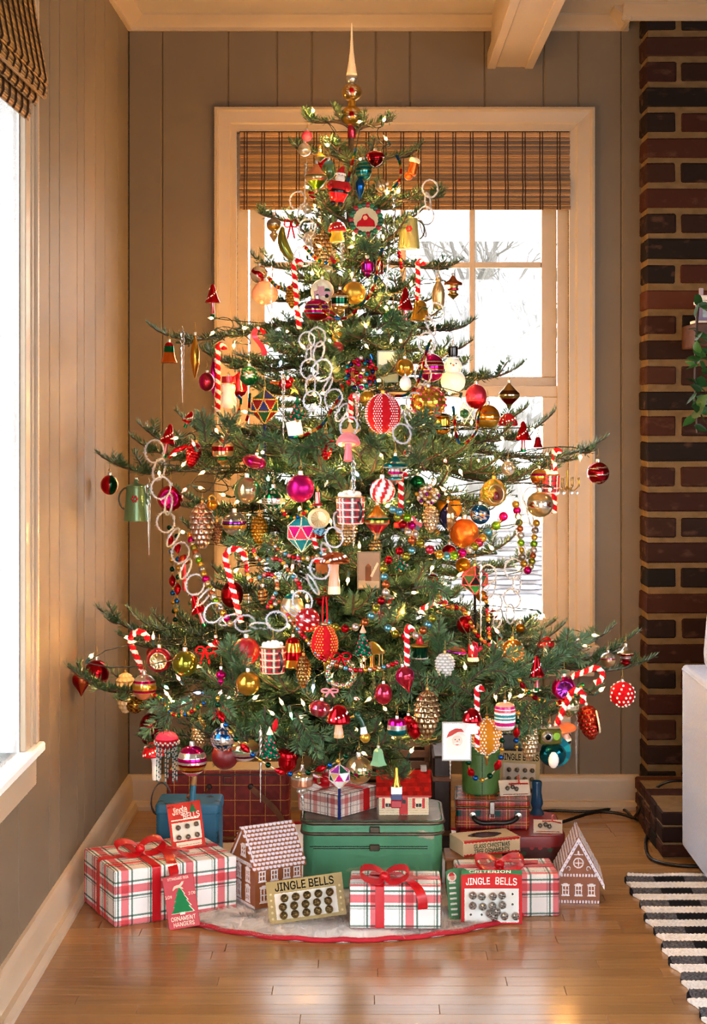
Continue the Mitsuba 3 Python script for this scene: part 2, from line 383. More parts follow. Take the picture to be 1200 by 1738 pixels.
for i in range(n):
    j = (i + 1) % n; f += [[i, j, j + n], [i, j + n, i + n]]
part(w1, 'casing', (np.array(v), np.array(f)), 'paint_trim', 25)
jd = 0.16
part(w1, 'jamb', join([box(WX0 - 0.02, WX0, YB - 0.012, YB + jd, WZ0, WZ1 + 0.02), box(WX0, WX0 + 0.032, YB + 0.03, YB + 0.045, WZ0, WZ1)]), 'paint_trim', False)
part(w1, 'jamb', join([box(WX1, WX1 + 0.02, YB - 0.012, YB + jd, WZ0, WZ1 + 0.02), box(WX1 - 0.032, WX1, YB + 0.03, YB + 0.045, WZ0, WZ1)]), 'paint_trim', False)
part(w1, 'jamb', box(WX0, WX1, YB - 0.012, YB + jd, WZ1, WZ1 + 0.02), 'paint_trim', False)
part(w1, 'stool', box(ox0 - 0.012, ox1 + 0.012, YB - 0.05, YB + jd, WZ0 - 0.024, WZ0, 0.004), 'paint_trim', False)
part(w1, 'apron', box(ox0, ox1, YB - 0.018, YB, WZ0 - 0.10, WZ0 - 0.024, 0.003), 'paint_trim', False)
def sash(key, y0, x0, x1, z0, z1, rail_b, rail_t, stile, cols, rows):
    y1 = y0 + 0.034
    part(key, 'sash_rail', box(x0, x1, y0, y1, z0, z0 + rail_b, 0.002), 'paint_trim', False)
    part(key, 'sash_rail', box(x0, x1, y0, y1, z1 - rail_t, z1, 0.002), 'paint_trim', False)
    part(key, 'sash_stile', box(x0, x0 + stile, y0, y1, z0 + rail_b, z1 - rail_t, 0.002), 'paint_trim', False)
    part(key, 'sash_stile', box(x1 - stile, x1, y0, y1, z0 + rail_b, z1 - rail_t, 0.002), 'paint_trim', False)
    gx0, gx1, gz0, gz1 = x0 + stile, x1 - stile, z0 + rail_b, z1 - rail_t
    m = 0.009
    for i in range(1, cols):
        x = gx0 + (gx1 - gx0) * i / cols
        part(key, 'muntin', box(x - m, x + m, y0 + 0.004, y1 - 0.004, gz0, gz1, 0.003), 'paint_trim', False)
    for j in range(1, rows):
        z = gz0 + (gz1 - gz0) * j / rows
        part(key, 'muntin', box(gx0, gx1, y0 + 0.005, y1 - 0.005, z - m, z + m, 0.003), 'paint_trim', False)
    yy = (y0 + y1) / 2
    for i in range(cols):
        for j in range(rows):
            a0, a1 = gx0 + (gx1 - gx0) * i / cols + (m * 0.9 if i else -0.003), gx0 + (gx1 - gx0) * (i + 1) / cols - (m * 0.9 if i < cols - 1 else -0.003)
            b0, b1 = gz0 + (gz1 - gz0) * j / rows + (m * 0.9 if j else -0.003), gz0 + (gz1 - gz0) * (j + 1) / rows - (m * 0.9 if j < rows - 1 else -0.003)
            part(key, 'pane', (np.array([[a0, yy, b0], [a1, yy, b0], [a1, yy, b1], [a0, yy, b1]]), np.array([[0, 1, 2], [0, 2, 3]])), 'pane_glass', False)
sd = (YB + 0.08) / YB                                              # the sashes stand deeper than the wall face
def sx(px): return wx(px) * sd
def szz(py): return EYE + (wz(py) - EYE) * sd
sash(w1, YB + 0.046, sx(424), sx(945), WZ0, szz(655), szz(1050) - WZ0, 0.035, 0.047, 1, 1)
sash(w1, YB + 0.082, sx(424), sx(945), szz(655) - 0.002, WZ1, 0.03, 0.05, 0.047, 4, 2)
part(w1, 'sash_gap', box(WX0, WX1, YB + 0.12, YB + 0.135, WZ0 - 0.02, WZ0 + 0.01), 'black_gap', False)

# left window: deep white jamb, casing, sill
w2 = thing('window_2', 'bright window in the left wall with white jambs', kind='structure')
part(w2, 'casing', join([box(XL, XL + 0.014, LY1 + 0.005, LY1 + 0.112, LZ0 - 0.0, LZ1 + 0.1, 0.002), box(XL, XL + 0.022, LY1 + 0.092, LY1 + 0.112, LZ0, LZ1 + 0.1, 0.003), box(XL, XL + 0.018, LY1 + 0.055, LY1 + 0.068, LZ0, LZ1 + 0.1, 0.003)]), 'paint_trim', False)
part(w2, 'casing', box(XL, XL + 0.02, LY0 - 0.112, LY0, LZ0, LZ1 + 0.1, 0.002), 'paint_trim', False)
part(w2, 'casing', box(XL, XL + 0.02, LY0 - 0.112, LY1 + 0.112, LZ1, LZ1 + 0.1, 0.002), 'paint_trim', False)
part(w2, 'jamb', box(XL - 0.2, XL - 0.0, LY1, LY1 + 0.02, LZ0, LZ1), 'paint_white', False)
part(w2, 'jamb', box(XL - 0.2, XL - 0.0, LY0 - 0.02, LY0, LZ0, LZ1), 'paint_white', False)
part(w2, 'jamb', box(XL - 0.2, XL - 0.0, LY0, LY1, LZ1, LZ1 + 0.02), 'paint_white', False)
part(w2, 'stool', box(XL - 0.2, XL + 0.032, LY0 - 0.13, LY1 + 0.13, LZ0 - 0.022, LZ0, 0.004), 'paint_white', False)
part(w2, 'apron', box(XL, XL + 0.018, LY0 - 0.1, LY1 + 0.1, LZ0 - 0.09, LZ0 - 0.022, 0.003), 'paint_trim', False)
yr = (LY0 + LY1) / 2
for a, b in ((LY0, LY1),):
    for z0, z1, xx in ((LZ0, 1.22, XL - 0.13), (1.20, LZ1, XL - 0.165)):
        for y0, y1, za, zb, nm in ((a, b, z0, z0 + 0.05, 'sash_rail'), (a, b, z1 - 0.04, z1, 'sash_rail'), (a, a + 0.045, z0 + 0.05, z1 - 0.04, 'sash_stile'), (b - 0.045, b, z0 + 0.05, z1 - 0.04, 'sash_stile'), (yr - 0.02, yr + 0.02, z0 + 0.05, z1 - 0.04, 'sash_stile')):
            part(w2, nm, box(xx - 0.017, xx + 0.017, y0, y1, za, zb, 0.002), 'paint_white', False)
        for y0, y1 in ((a + 0.042, yr - 0.018), (yr + 0.018, b - 0.042)):
            part(w2, 'pane', (np.array([[xx, y0, z0 + 0.047], [xx, y1, z0 + 0.047], [xx, y1, z1 - 0.037], [xx, y0, z1 - 0.037]]), np.array([[0, 1, 2], [0, 2, 3]])), 'pane_glass', False)

# woven bamboo roman shades: rows of reeds along a profile, bound with dark cords
def reed_panel(path, x0, x1, axis, base, seed):
    """path: (out, z) points down the shade; reeds run from x0 to x1"""
    r = np.random.default_rng(seed)
    P = np.asarray(path, float)
    s = np.concatenate([[0], np.cumsum(np.linalg.norm(np.diff(P, axis=0), axis=1))])
    n = int(s[-1] / 0.0052); ms = []
    for i in range(n):
        u = (i + 0.5) * s[-1] / n
        o, z = np.interp(u, s, P[:, 0]), np.interp(u, s, P[:, 1])
        c = lin(*(np.array([154, 110, 48]) * r.uniform(0.5, 1.05))) if r.random() > 0.06 else lin(176, 130, 74)
        a = np.arange(5) * 2 * math.pi / 5 + 0.3; rr = 0.0031
        ring = np.stack([o + 0.6 * rr * np.cos(a), z + rr * np.sin(a)], 1)
        xa, xb = x0 + r.uniform(0, 0.003), x1 - r.uniform(0, 0.003)
        v = [[xx, base - q[0], q[1]] if axis == 'x' else [base + q[0], xx, q[1]] for xx in (xa, xb) for q in ring]
        f = []
        for t in range(5):
            t2 = (t + 1) % 5; f += [[t, t2, t2 + 5], [t, t2 + 5, t + 5]]
        f += [[0, 2, 1], [0, 3, 2], [0, 4, 3], [5, 6, 7], [5, 7, 8], [5, 8, 9]]
        ms.append(col((np.array(v), np.array(f)), c))
    return join(ms)
def shade(name, label, paths, x0, x1, axis, base, seed, step, xs=None):
    k = thing(name, label, 'window shade')
    for i, p in enumerate(paths):
        part(k, 'reed_panel', reed_panel(p, x0, x1, axis, base, seed + i), 'v_satin', False, kind='stuff')
        for c in np.arange(x0 + 0.02, x1, step):
            for e in (-0.004, 0.004):
                q = [[c + e, base - o - 0.0035, z] if axis == 'x' else [base + o + 0.0035, c + e, z] for o, z in p]
                part(k, 'cord', tube(q, 0.0013, 4, lin(52, 30, 14)), 'v_matte', False)
    return k
bsx0, bsx1 = wx(407), wx(967)
z = wz
fold1 = [(0.0, z(226)), (0.0, z(300)), (0.006, z(308)), (0.014, z(320)), (0.012, z(332))]
fold2 = [(0.004, z(322)), (0.006, z(340)), (0.010, z(345)), (0.008, z(358))]
k = shade('bamboo_shade', 'brown woven bamboo roman shade in the window behind the tree', [fold1, fold2], bsx0, bsx1, 'x', YB - 0.016, 5, 0.0535)
part(k, 'head_rail', box(bsx0, bsx1, YB - 0.012, YB + 0.02, wz(228), wz(224)), 'black_gap', False)
lf1 = [(-0.005, 2.16), (0.012, 2.05), (0.03, 1.95), (0.034, 1.93), (0.03, 1.922)]
lf2 = [(0.02, 1.94), (0.032, 1.91), (0.028, 1.896), (0.018, 1.90)]
lf3 = [(0.01, 1.93), (0.012, 1.89), (0.006, 1.88)]
lf4 = [(-0.004, 1.92), (-0.004, 1.862), (-0.010, 1.848)]
shade('bamboo_shade', 'brown woven bamboo roman shade folded at top of the left window', [lf1, lf2, lf3, lf4], LY0 - 0.04, LY1 + 0.035, 'y', XL + 0.022, 15, 0.06)

# brick chimney and raised hearth
ch = thing('brick_chimney', 'dark red brick chimney with tan mortar beside the window', kind='structure')
fx0, fy0 = 0.834, 5.057
part(ch, 'mortar', box(fx0 + 0.006, XR, fy0 + 0.006, YB + 0.05, 0, ZC), 'mortar_mat', False)
r_ = random.Random(12)
BR = [(58, 22, 12), (72, 30, 16), (44, 20, 14), (84, 38, 20), (36, 18, 14), (64, 26, 14), (92, 46, 28), (30, 18, 15), (78, 30, 18)]
def brick(x0, x1, y0, y1, z0, z1):
    j = lambda: r_.uniform(-0.002, 0.002)
    v, f = box(x0 + j(), x1 + j(), y0 + j(), y1, z0 + j(), z1 + j(), 0.004)
    v = v + np.array([[r_.uniform(-1, 1) for _ in range(3)] for _ in v]) * 0.0012
    return col((v, f), lin(*(np.array(r_.choice(BR)) * r_.uniform(0.42, 0.82))))
CH = 0.0763
for i in range(int((ZC - 0.02) / CH) + 1):
    z0 = i * CH + 0.009; z1 = min(z0 + CH - 0.019, ZC)
    if z1 - z0 < 0.02: continue
    x = fx0; first = 0.106 if i % 2 else 0.232
    while x < 1.55:
        w = first if x == fx0 else 0.212
        part(ch, 'brick', brick(x, x + w - 0.017, fy0, fy0 + (0.1 if x > fx0 else 0.128), z0, z1), 'brick_mat', False)
        x += w
he = thing('brick_hearth', 'low brick hearth on the floor before the chimney', kind='structure')
part(he, 'mortar', box(0.806, XR, 4.606, 5.06, 0, 0.128), 'mortar_mat', False)
for i in range(3):
    for j_ in range(5):
        z0 = i * 0.044; y0 = 4.6 + j_ * 0.1
        part(he, 'brick', brick(0.80, 0.98, y0, min(y0 + 0.092, 5.057), z0 + 0.002, z0 + 0.04), 'brick_mat', False)
        for m_ in range(3):
            x0 = 0.99 + m_ * 0.1
            if j_ == 0 or i == 2: part(he, 'brick', brick(x0, x0 + 0.092, y0, min(y0 + 0.19, 5.057), z0 + 0.002, z0 + 0.04), 'brick_mat', False)

# outside: pale ground, porch eave, bare trees, a wicker seat
mat('outdoor_ground', lin(190, 188, 180), rough=0.9)
scene['ground'] = pl(box(-60, 60, YB + 0.3, 90, -0.4, -0.3), 'outdoor_ground', False); labels['ground'] = {'kind': 'structure', 'label': 'pale ground outside'}
scene['porch_eave'] = pl(box(-2, 3.5, 7.6, 7.8, 2.02, 2.22), 'paint_white', False); labels['porch_eave'] = {'kind': 'structure', 'label': 'white porch beam outside the window'}
def bare_tree(x, y, h, seed):
    r = np.random.default_rng(seed); ms = []
    def grow(p, d, l, rad, lev):
        q = [p + d * l * t + r.normal(0, 0.03 * l, 3) * (t > 0) for t in np.linspace(0, 1, 4)]
        ms.append(tube(q, np.linspace(rad, rad * 0.6, 4), 5, lin(100, 96, 90) * r.uniform(0.8, 1.15)))
        if lev < 5:
            for _ in range(3 if lev else 6):
                dd = d + r.normal(0, 0.5, 3); dd[2] = abs(dd[2]) * 0.8 + 0.1; dd /= np.linalg.norm(dd)
                grow(q[r.integers(1, 4)], dd, l * r.uniform(0.5, 0.75), rad * 0.5, lev + 1)
    grow(np.array([x, y, -0.3]), np.array([0, 0, 1.0]), h, 0.11, 0)
    return join(ms)
for (x, y, h, s), lb in zip(((1.0, 15, 1.9, 1), (2.25, 25, 2.6, 2), (-1.6, 40, 3.6, 6)),
                            ('bare grey tree outside in the middle of the right window panes', 'bare grey tree outside at the right edge of the window panes', 'bare grey tree outside behind the left window panes')):
    k = thing('bare_tree', lb, 'tree'); scene[k] = pl(bare_tree(x, y, h, s), 'v_matte', False)
ws = thing('wicker_seat', 'pale grey woven wicker seat outside the window', 'outdoor seat')
x0, x1, y0, zt, zb = -0.5, 1.1, 6.35, 0.80, 0.52
part(ws, 'back_core', box(x0, x1, y0 + 0.01, y0 + 0.06, zb, zt - 0.01), 'v_matte_wick', False)
mat('v_matte_wick', lin(196, 198, 204), rough=0.8)
ms = []
xs_ = np.arange(x0, x1 + 0.01, 0.02)
for i, zz in enumerate(np.arange(zb + 0.008, zt, 0.018)):
    q = np.stack([xs_, y0 + 0.01 * np.sin(xs_ * 2 * math.pi / 0.16 + i * math.pi), zz + 0 * xs_], 1)
    ms.append(tube(q, 0.009, 5, lin(206, 208, 214)))
part(ws, 'woven_strands', join(ms), 'v_matte', True, kind='stuff')
part(ws, 'seat', box(x0, x1, y0 - 0.55, y0, 0.1, 0.36, 0.02), 'v_matte_wick', False)
part(ws, 'arm', box(x1 - 0.1, x1, y0 - 0.55, y0 + 0.05, 0.1, 0.62, 0.02), 'v_matte_wick', False)
part(ws, 'arm', box(x0, x0 + 0.1, y0 - 0.55, y0 + 0.05, 0.1, 0.62, 0.02), 'v_matte_wick', False)
for q in ((x0 + 0.05, y0 - 0.5), (x1 - 0.05, y0 - 0.5), (x0 + 0.05, y0), (x1 - 0.05, y0)):
    part(ws, 'leg', tube([[q[0], q[1], -0.3], [q[0], q[1], 0.12]], 0.02, 6), 'v_matte_wick', True)

# ---------------------------------------------------------------- materials with a printed or woven pattern (uv in metres)
def band(u, a, w, s=0.0006):
    return smoothstep(a - s, a + s, u) * (1 - smoothstep(a + w - s, a + w + s, u))
def frac(u, p): return (u / p - dr.floor(u / p)) * p
def wrap_plaid(p, n, uv):
    def threads(t, P=0.082):
        u = frac(t, P)
        c = mi.Color3f(1.0)
        c *= mix(1.0, np.array([0.80, 0.20, 0.23]), band(u, 0.024, 0.019))
        c *= mix(1.0, np.array([0.16, 0.25, 0.22]), band(u, 0.014, 0.0045) + band(u, 0.049, 0.0045))
        c *= mix(1.0, np.array([0.45, 0.52, 0.50]), band(u, 0.0085, 0.0022))
        return c
    return threads(uv.x) * threads(uv.y + 0.013) * mi.Color3f([0.80, 0.78, 0.76])
mat('gift_plaid', proc(wrap_plaid), rough=0.4, spec=0.4)
def tartan(p, n, uv):
    def t(u, P=0.052):
        u = frac(u, P)
        return band(u, 0.006, 0.016), band(u, 0.036, 0.0014) + band(u, 0.044, 0.0014), band(u, 0.026, 0.003)
    a, b = t(uv.x), t(uv.y)
    c = mix(lin(150, 26, 24), lin(22, 36, 30), 0.55 * (a[0] + b[0])); c = mix(c, lin(26, 30, 40), 0.6 * dr.minimum(a[2] + b[2], 1.0))
    return mix(c, lin(196, 160, 70), 0.7 * dr.minimum(a[1] + b[1], 1.0))
mat('tartan_tin', proc(tartan), rough=0.35, spec=0.5)
mat('windowpane_red', proc(lambda p, n, uv: mix(mix(lin(104, 18, 20), lin(128, 26, 24), noise(uv.x * 90, uv.y * 90)), lin(196, 140, 66), dr.minimum(band(frac(uv.x, 0.043), 0.02, 0.0017) + band(frac(uv.y, 0.043), 0.02, 0.0017), 1.0))), rough=0.6)
def worn_green(p, n, uv):
    w = smoothstep(0.63, 0.72, fbm(p.x * 22, p.y * 22, p.z * 34, 4)) * smoothstep(0.5, 0.62, fbm(p.x * 6 + 3, p.y * 6, p.z * 6, 2))
    c = mix(lin(66, 134, 98), lin(84, 150, 112), fbm(p.x * 30, p.z * 8, p.y * 30, 3))
    return mix(c, lin(176, 160, 136), w)
mat('worn_green_paint', proc(worn_green), rough=0.42, spec=0.5)
mat('aged_metal', proc(lambda p, n, uv: mix(lin(70, 66, 60), lin(122, 108, 88), fbm(p.x * 40, p.y * 40, p.z * 40, 4))), rough=0.38, metal=0.7)
mat('worn_blue_paint', proc(lambda p, n, uv: mix(lin(40, 106, 140), lin(36, 60, 70), smoothstep(0.6, 0.75, fbm(p.x * 40, p.y * 40, p.z * 40, 4)))), rough=0.45)
mat('kraft_card', lin(152, 92, 54), rough=0.8, spec=0.2)
mat('leather', proc(lambda p, n, uv: mix(lin(92, 50, 24), lin(132, 76, 38), fbm(p.x * 50, p.y * 50, p.z * 50, 3))), rough=0.5)
mat('dark_leather', proc(lambda p, n, uv: mix(lin(34, 20, 16), lin(56, 34, 26), fbm(p.x * 40, p.y * 40, p.z * 40, 3))), rough=0.5)
mat('box_wood', proc(lambda p, n, uv: mix(lin(96, 58, 30), lin(150, 98, 54), fbm(p.x * 12, p.y * 40, p.z * 90, 3))), rough=0.5)
mat('satin_ribbon', lin(188, 14, 26), rough=0.3, spec=0.6, sheen=0.5)
def rug_check(p, n, uv):
    by = frac(p.y + 0.02, 0.108) - 0.0; bx = frac(p.x - 0.67, 0.15)
    wob = 0.004 * (noise(p.x * 60, p.y * 8) - 0.5)
    sy = smoothstep(0.05, 0.053, by + wob); sx = smoothstep(0.07, 0.073, bx + wob)
    k = noise(p.x * 320, p.y * 260)
    white, grey, black = mix(lin(206, 204, 200), lin(236, 234, 230), k), mix(lin(50, 50, 54), lin(104, 104, 108), k), mix(lin(16, 16, 20), lin(34, 34, 38), k)
    return mix(white, mix(grey, black, sx), sy)
mat('rug_knit', proc(rug_check), rough=0.95, spec=0.05)
def linen(p, n, uv):
    return mix(lin(158, 170, 194), lin(178, 190, 212), noise(p.x * 700, p.y * 700, p.z * 160) * 0.6 + 0.4 * noise(p.x * 160, p.y * 160, p.z * 700))
mat('white_linen', proc(linen), rough=0.95, spec=0.1)

# ---------------------------------------------------------------- tools for boxes and cards
def uv_box(L, W, H, r=0.004, n=5, sag=0.0, seed=0):
    """a rounded box: base centred on the origin, L along x, W along y; with uv in metres and its own normals"""
    V, N, U, FF = [], [], [], []
    hx, hy, hz = L / 2, W / 2, H / 2
    g = np.concatenate([[-1], np.linspace(-1, 1, n)]); 
    for ax in range(3):
        for sg in (-1, 1):
            dims = [hx, hy, hz]; o = [k for k in range(3) if k != ax]
            def line(h): return np.unique(np.concatenate([np.linspace(-h, -h + r, 4), np.linspace(-h + r, h - r, n), np.linspace(h - r, h, 4)]))
            a, b = line(dims[o[0]]), line(dims[o[1]])
            A, B = np.meshgrid(a, b, indexing='ij')
            p = np.zeros(A.shape + (3,)); p[..., o[0]] = A; p[..., o[1]] = B; p[..., ax] = sg * dims[ax]
            inner = np.clip(p, [-(d - r) for d in dims], [(d - r) for d in dims])
            d = p - inner; nn = d / (np.linalg.norm(d, axis=-1, keepdims=True) + 1e-12)
            q = inner + nn * r
            u, w = {0: (q[..., 1], q[..., 2]), 1: (q[..., 0], q[..., 2]), 2: (q[..., 0], q[..., 1])}[ax]
            base = sum(len(x) for x in V)
            f = grid_faces(*A.shape) + base
            fn = np.cross(q[1, 0] - q[0, 0], q[0, 1] - q[0, 0])
            mid = np.cross(q[A.shape[0] // 2 + 1, A.shape[1] // 2] - q[A.shape[0] // 2, A.shape[1] // 2], q[A.shape[0] // 2, A.shape[1] // 2 + 1] - q[A.shape[0] // 2, A.shape[1] // 2])
            if mid[ax] * sg > 0: f = f[:, ::-1]
            V.append(q.reshape(-1, 3)); N.append(nn.reshape(-1, 3)); U.append(np.stack([u, w], -1).reshape(-1, 2)); FF.append(f)
    v, nrm, uv, f = np.vstack(V), np.vstack(N), np.vstack(U), np.vstack(FF)
    v[:, 2] += hz
    return v, f, nrm, uv
def uv_box_dict(L, W, H, bsdf, r=0.004):
    v, f, nrm, uv = uv_box(L, W, H, r)
    return {'type': 'ply', 'filename': meshkit.write_ply((v, f), True, uv, None, normals=nrm), 'face_normals': False, 'bsdf': {'type': 'ref', 'id': bsdf}}
def place(x, y, z, yaw=0.0, roll=0.0, pitch=0.0, s=1.0):
    """yaw about z, then a lean back (pitch, about x) and a roll about y, in degrees"""
    return T().translate([float(x), float(y), float(z)]).rotate([0, 0, 1], yaw).rotate([1, 0, 0], -pitch).rotate([0, 1, 0], roll).scale(s)
def strip(pts, width, t=0.0012, wdir=(1, 0, 0)):
    """a ribbon: centre line pts, width along wdir (constant or one per point), thickness t"""
    P = np.asarray(pts, float); W = np.broadcast_to(np.asarray(wdir, float), P.shape)
    W = W / np.linalg.norm(W, axis=1, keepdims=True)
    tan = np.gradient(P, axis=0); tan /= np.linalg.norm(tan, axis=1, keepdims=True) + 1e-12
    N = np.cross(tan, W); N /= np.linalg.norm(N, axis=1, keepdims=True) + 1e-12
    w = np.broadcast_to(np.asarray(width, float), (len(P),))[:, None] / 2
    v = np.stack([P - W * w - N * t, P + W * w - N * t, P + W * w + N * t, P - W * w + N * t], 1).reshape(-1, 3)
    f = grid_faces(len(P), 4, True)
    e = (len(P) - 1) * 4
    return v, np.vstack([f, [[0, 1, 2], [0, 2, 3], [e, e + 2, e + 1], [e, e + 3, e + 2]]])
def bow(w, rw, seed=0):
    """parts of a ribbon bow lying on z = 0 seen from -y: two loops, a knot, two tails"""
    out = []
    for sg in (-1, 1):
        a = np.linspace(0, 1, 15)
        ang = a * 2 * math.pi
        x = sg * (0.5 - 0.5 * np.cos(ang)) * w * 0.5
        zz = 0.012 + np.sin(ang) * w * 0.12 + (0.5 - 0.5 * np.cos(ang)) * w * 0.10
        y = -0.004 + 0 * a + 0.01 * np.sin(ang)
        out.append(('loop', strip(np.stack([x, y, zz], 1), rw * (0.75 + 0.4 * np.sin(a * math.pi)), 0.0006, (0, 1, 0.25))))
    out.append(('knot', ball(rw * 0.5, (0, -0.002, 0.014), 12, None, 0.8)))
    return out
def ribbon_mesh(key, tw, pts, width, wdir, name='ribbon'):
    part(key, name, strip(pts, width, 0.0006, wdir), 'satin_ribbon', 40, tw)
def gift(label, L, W, H, tw, rib_x, bow_x, bow_w, tails, group=None):
    k = thing('gift_box', label, 'gift')
    part(k, 'wrapped_box', uv_box_dict(L, W, H, 'gift_plaid', 0.005), None, tw=tw)
    e = 0.0012; x = rib_x
    part(k, 'ribbon_band', strip([(x, -W / 2 - e, 0.002), (x, -W / 2 - e, H - 0.004), (x, -W / 2 + 0.004, H + e), (x, W / 2 - 0.004, H + e), (x, W / 2 + e, H - 0.004), (x, W / 2 + e, 0.002)], 0.021, 0.0005), 'satin_ribbon', 50, tw)
    part(k, 'ribbon_band', strip([(-L / 2 - e, 0, 0.002), (-L / 2 - e, 0, H - 0.004), (-L / 2 + 0.004, 0, H + e), (L / 2 - 0.004, 0, H + e), (L / 2 + e, 0, H - 0.004), (L / 2 + e, 0, 0.002)], 0.021, 0.0005, (0, 1, 0)), 'satin_ribbon', 50, tw)
    for nm, m in bow(bow_w, 0.026):
        part(k, 'bow_' + nm, xf(m, None, (bow_x, tails[0], H + 0.002)), 'satin_ribbon', 50, tw)
    for pts, wd in tails[1]:
        part(k, 'bow_tail', strip(spline(pts, 14), 0.024, 0.0005, wd), 'satin_ribbon', 50, tw)
    return k
def card_lines(key, tw, items, bsdf='v_matte'):
    """flat print on the front (-y) face of an upright card: (name, mesh, colour)"""
    for nm, m, c in items:
        part(key, nm, col(m, lin(*c)), bsdf, False, tw)
def jingle(r, color):
    """a round bell with a cross slot and dots"""
    m = ball(r, (0, 0, 0), 16, lin(*color))
    return m
BELL_CACHE = {}
def bells(key, tw, spots, r, color, y=-0.004, bsdf='v_brushed'):
    kk = (r, color)
    if kk not in BELL_CACHE:
        b = xf(ball(r, (0, 0, 0), 14, lin(*color)), rx(1.2))
        slot = join([col(box(-r * 0.75, r * 0.75, -r * 1.02, -r * 0.72, -r * 0.07, r * 0.07), lin(10, 8, 6)), col(box(-r * 0.07, r * 0.07, -r * 1.02, -r * 0.72, -r * 0.75, r * 0.75), lin(10, 8, 6)), col(xf(lathe([(r * 1.04, 0.06 * r), (r * 1.06, 0), (r * 1.04, -0.06 * r)], 14), rx(0.2)), lin(*color))])
        BELL_CACHE[kk] = (pl(b, bsdf, True), pl(slot, 'v_matte', False))
    for x, z in spots:
        q = T(tw).translate([x, y - r * 0.9, z]).rotate([0, 1, 0], rnd.uniform(0, 90)) if False else tw @ T().translate([float(x), float(y - r * 0.9), float(z)]).rotate([0, 1, 0], rnd.uniform(-40, 40))
        bk = part(key, 'bell', BELL_CACHE[kk][0], tw=q)
        part(bk, 'slots', BELL_CACHE[kk][1], tw=q)
def rect(x0, x1, z0, z1, y0=-0.0006, y1=0.0):
    return box(x0, x1, y0, y1, z0, z1)
def wavy(x0, x1, z0, z1, n, amp, top=True):
    xs = np.linspace(x0, x1, n * 8 + 1)
    zz = (z1 if top else z0) + amp * np.cos((xs - x0) / (x1 - x0) * n * 2 * math.pi)
    poly = [(x0, z0 if top else z1)] + list(zip(xs, zz)) + [(x1, z0 if top else z1)]
    return poly

# ---------------------------------------------------------------- tree skirt of white fur with a red edge
SKX, SKY_, SKR = -0.06, 4.435, 0.561
scene['fur_mat'] = {'type': 'principledthin', 'base_color': VC, 'roughness': 0.8, 'diff_trans': 0.7, 'spec_trans': 0.0}
sk = thing('tree_skirt', 'round white fur tree skirt with red edge spread on the floor', 'tree skirt')
a_ = np.linspace(0, 2 * math.pi, 97)[:-1]
part(sk, 'backing', xf(lathe([(0.001, 0.006), (SKR - 0.01, 0.006), (SKR, 0.003), (SKR, 0.0005)], 72, lin(244, 240, 236)), None, (SKX, SKY_, 0)), 'v_cloth', 40)
mat('v_cloth_red', lin(176, 22, 40), rough=0.8, sheen=0.5)
ring = np.stack([SKX + SKR * np.cos(a_), SKY_ + SKR * np.sin(a_), 0.006 + 0.002 * np.sin(a_ * 31)], 1)
part(sk, 'red_edge', tube(ring, 0.006, 8, closed=True), 'v_cloth_red', True)
g = np.random.default_rng(5)
nf = 80000
rr, aa = SKR * np.sqrt(g.random(nf)), g.random(nf) * 2 * math.pi
keep = np.sin(aa) * rr < -0.12
rr, aa = rr[keep] - 0.004, aa[keep]; nf = len(rr)
P = np.stack([SKX + rr * np.cos(aa), SKY_ + rr * np.sin(aa), np.full(nf, 0.006)], 1)
fl = meshkit.fbm(P * 9, 3, 3) * 6.28 * 2
d = np.stack([np.cos(fl), np.sin(fl), 0 * fl], 1) * g.uniform(0.014, 0.026, (nf, 1)); d[:, 1] -= 0.004
tip = P + d + np.stack([0 * fl, 0 * fl, g.uniform(0.005, 0.012, nf)], 1)
w = np.stack([-d[:, 1], d[:, 0], 0 * fl], 1); w /= np.linalg.norm(w, axis=1, keepdims=True) + 1e-9
cl = meshkit.fbm(P * 14, 3, 9)
streak_tone = np.where(cl > 0.6, 0.72, 1.0) * g.uniform(0.9, 1.03, nf)  # grey streaks of the fur's own colour, in random clusters
c3 = lin(250, 247, 244)[None] * streak_tone[:, None]
v = np.stack([P - w * 0.0016, P + w * 0.0016, tip], 1).reshape(-1, 3)
part(sk, 'fur', (v, np.arange(nf * 3).reshape(-1, 3), np.clip(np.repeat(c3, 3, 0), 0, 0.95)), 'fur_mat', False, kind='stuff')

# ---------------------------------------------------------------- wrapped gifts
p0 = floor_at(194, 1575)
yaw = 27.0
L, W, H = 0.314, 0.24, 0.133
R = rz(math.radians(yaw))
c = p0 + R @ np.array([L / 2, W / 2, 0])
LG = place(c[0], c[1], 0.0005, yaw)
tb = [((0.0, -0.004, H + 0.012), (0.0, -0.06, H + 0.01), (-0.008, -0.10, H + 0.004), (-0.012, -W / 2 - 0.012, H - 0.012), (-0.02, -W / 2 - 0.012, H - 0.06)), ((0.004, -0.004, H + 0.012), (0.03, -0.02, H + 0.012), (0.065, -0.03, H + 0.003))]
gift('large plaid wrapped gift with red ribbon at the left wall', L, W, H, LG, -0.052, -0.052, 0.125, (0.0, [(tb[0], (1, 0, 0.1)), (tb[1], (0.2, 1, 0))]))
L, W, H = 0.2145, 0.135, 0.1
FG = place(0.0615, 3.925 + W / 2, 0.016, -1.0)
tf = [((0.0, 0, H + 0.014), (0.03, -0.04, H + 0.008), (0.055, -W / 2 - 0.008, H - 0.006), (0.064, -W / 2 - 0.012, H - 0.05)), ((-0.002, 0, H + 0.012), (-0.03, 0.02, H + 0.006), (-0.06, 0.03, H + 0.003))]
gift('plaid wrapped gift with red bow in front of the green tin', L, W, H, FG, -0.036, -0.025, 0.115, (-0.035, [(tf[0], (1, 0.3, 0)), (tf[1], (0.2, 1, 0))]))
L, W, H = 0.244, 0.15, 0.102
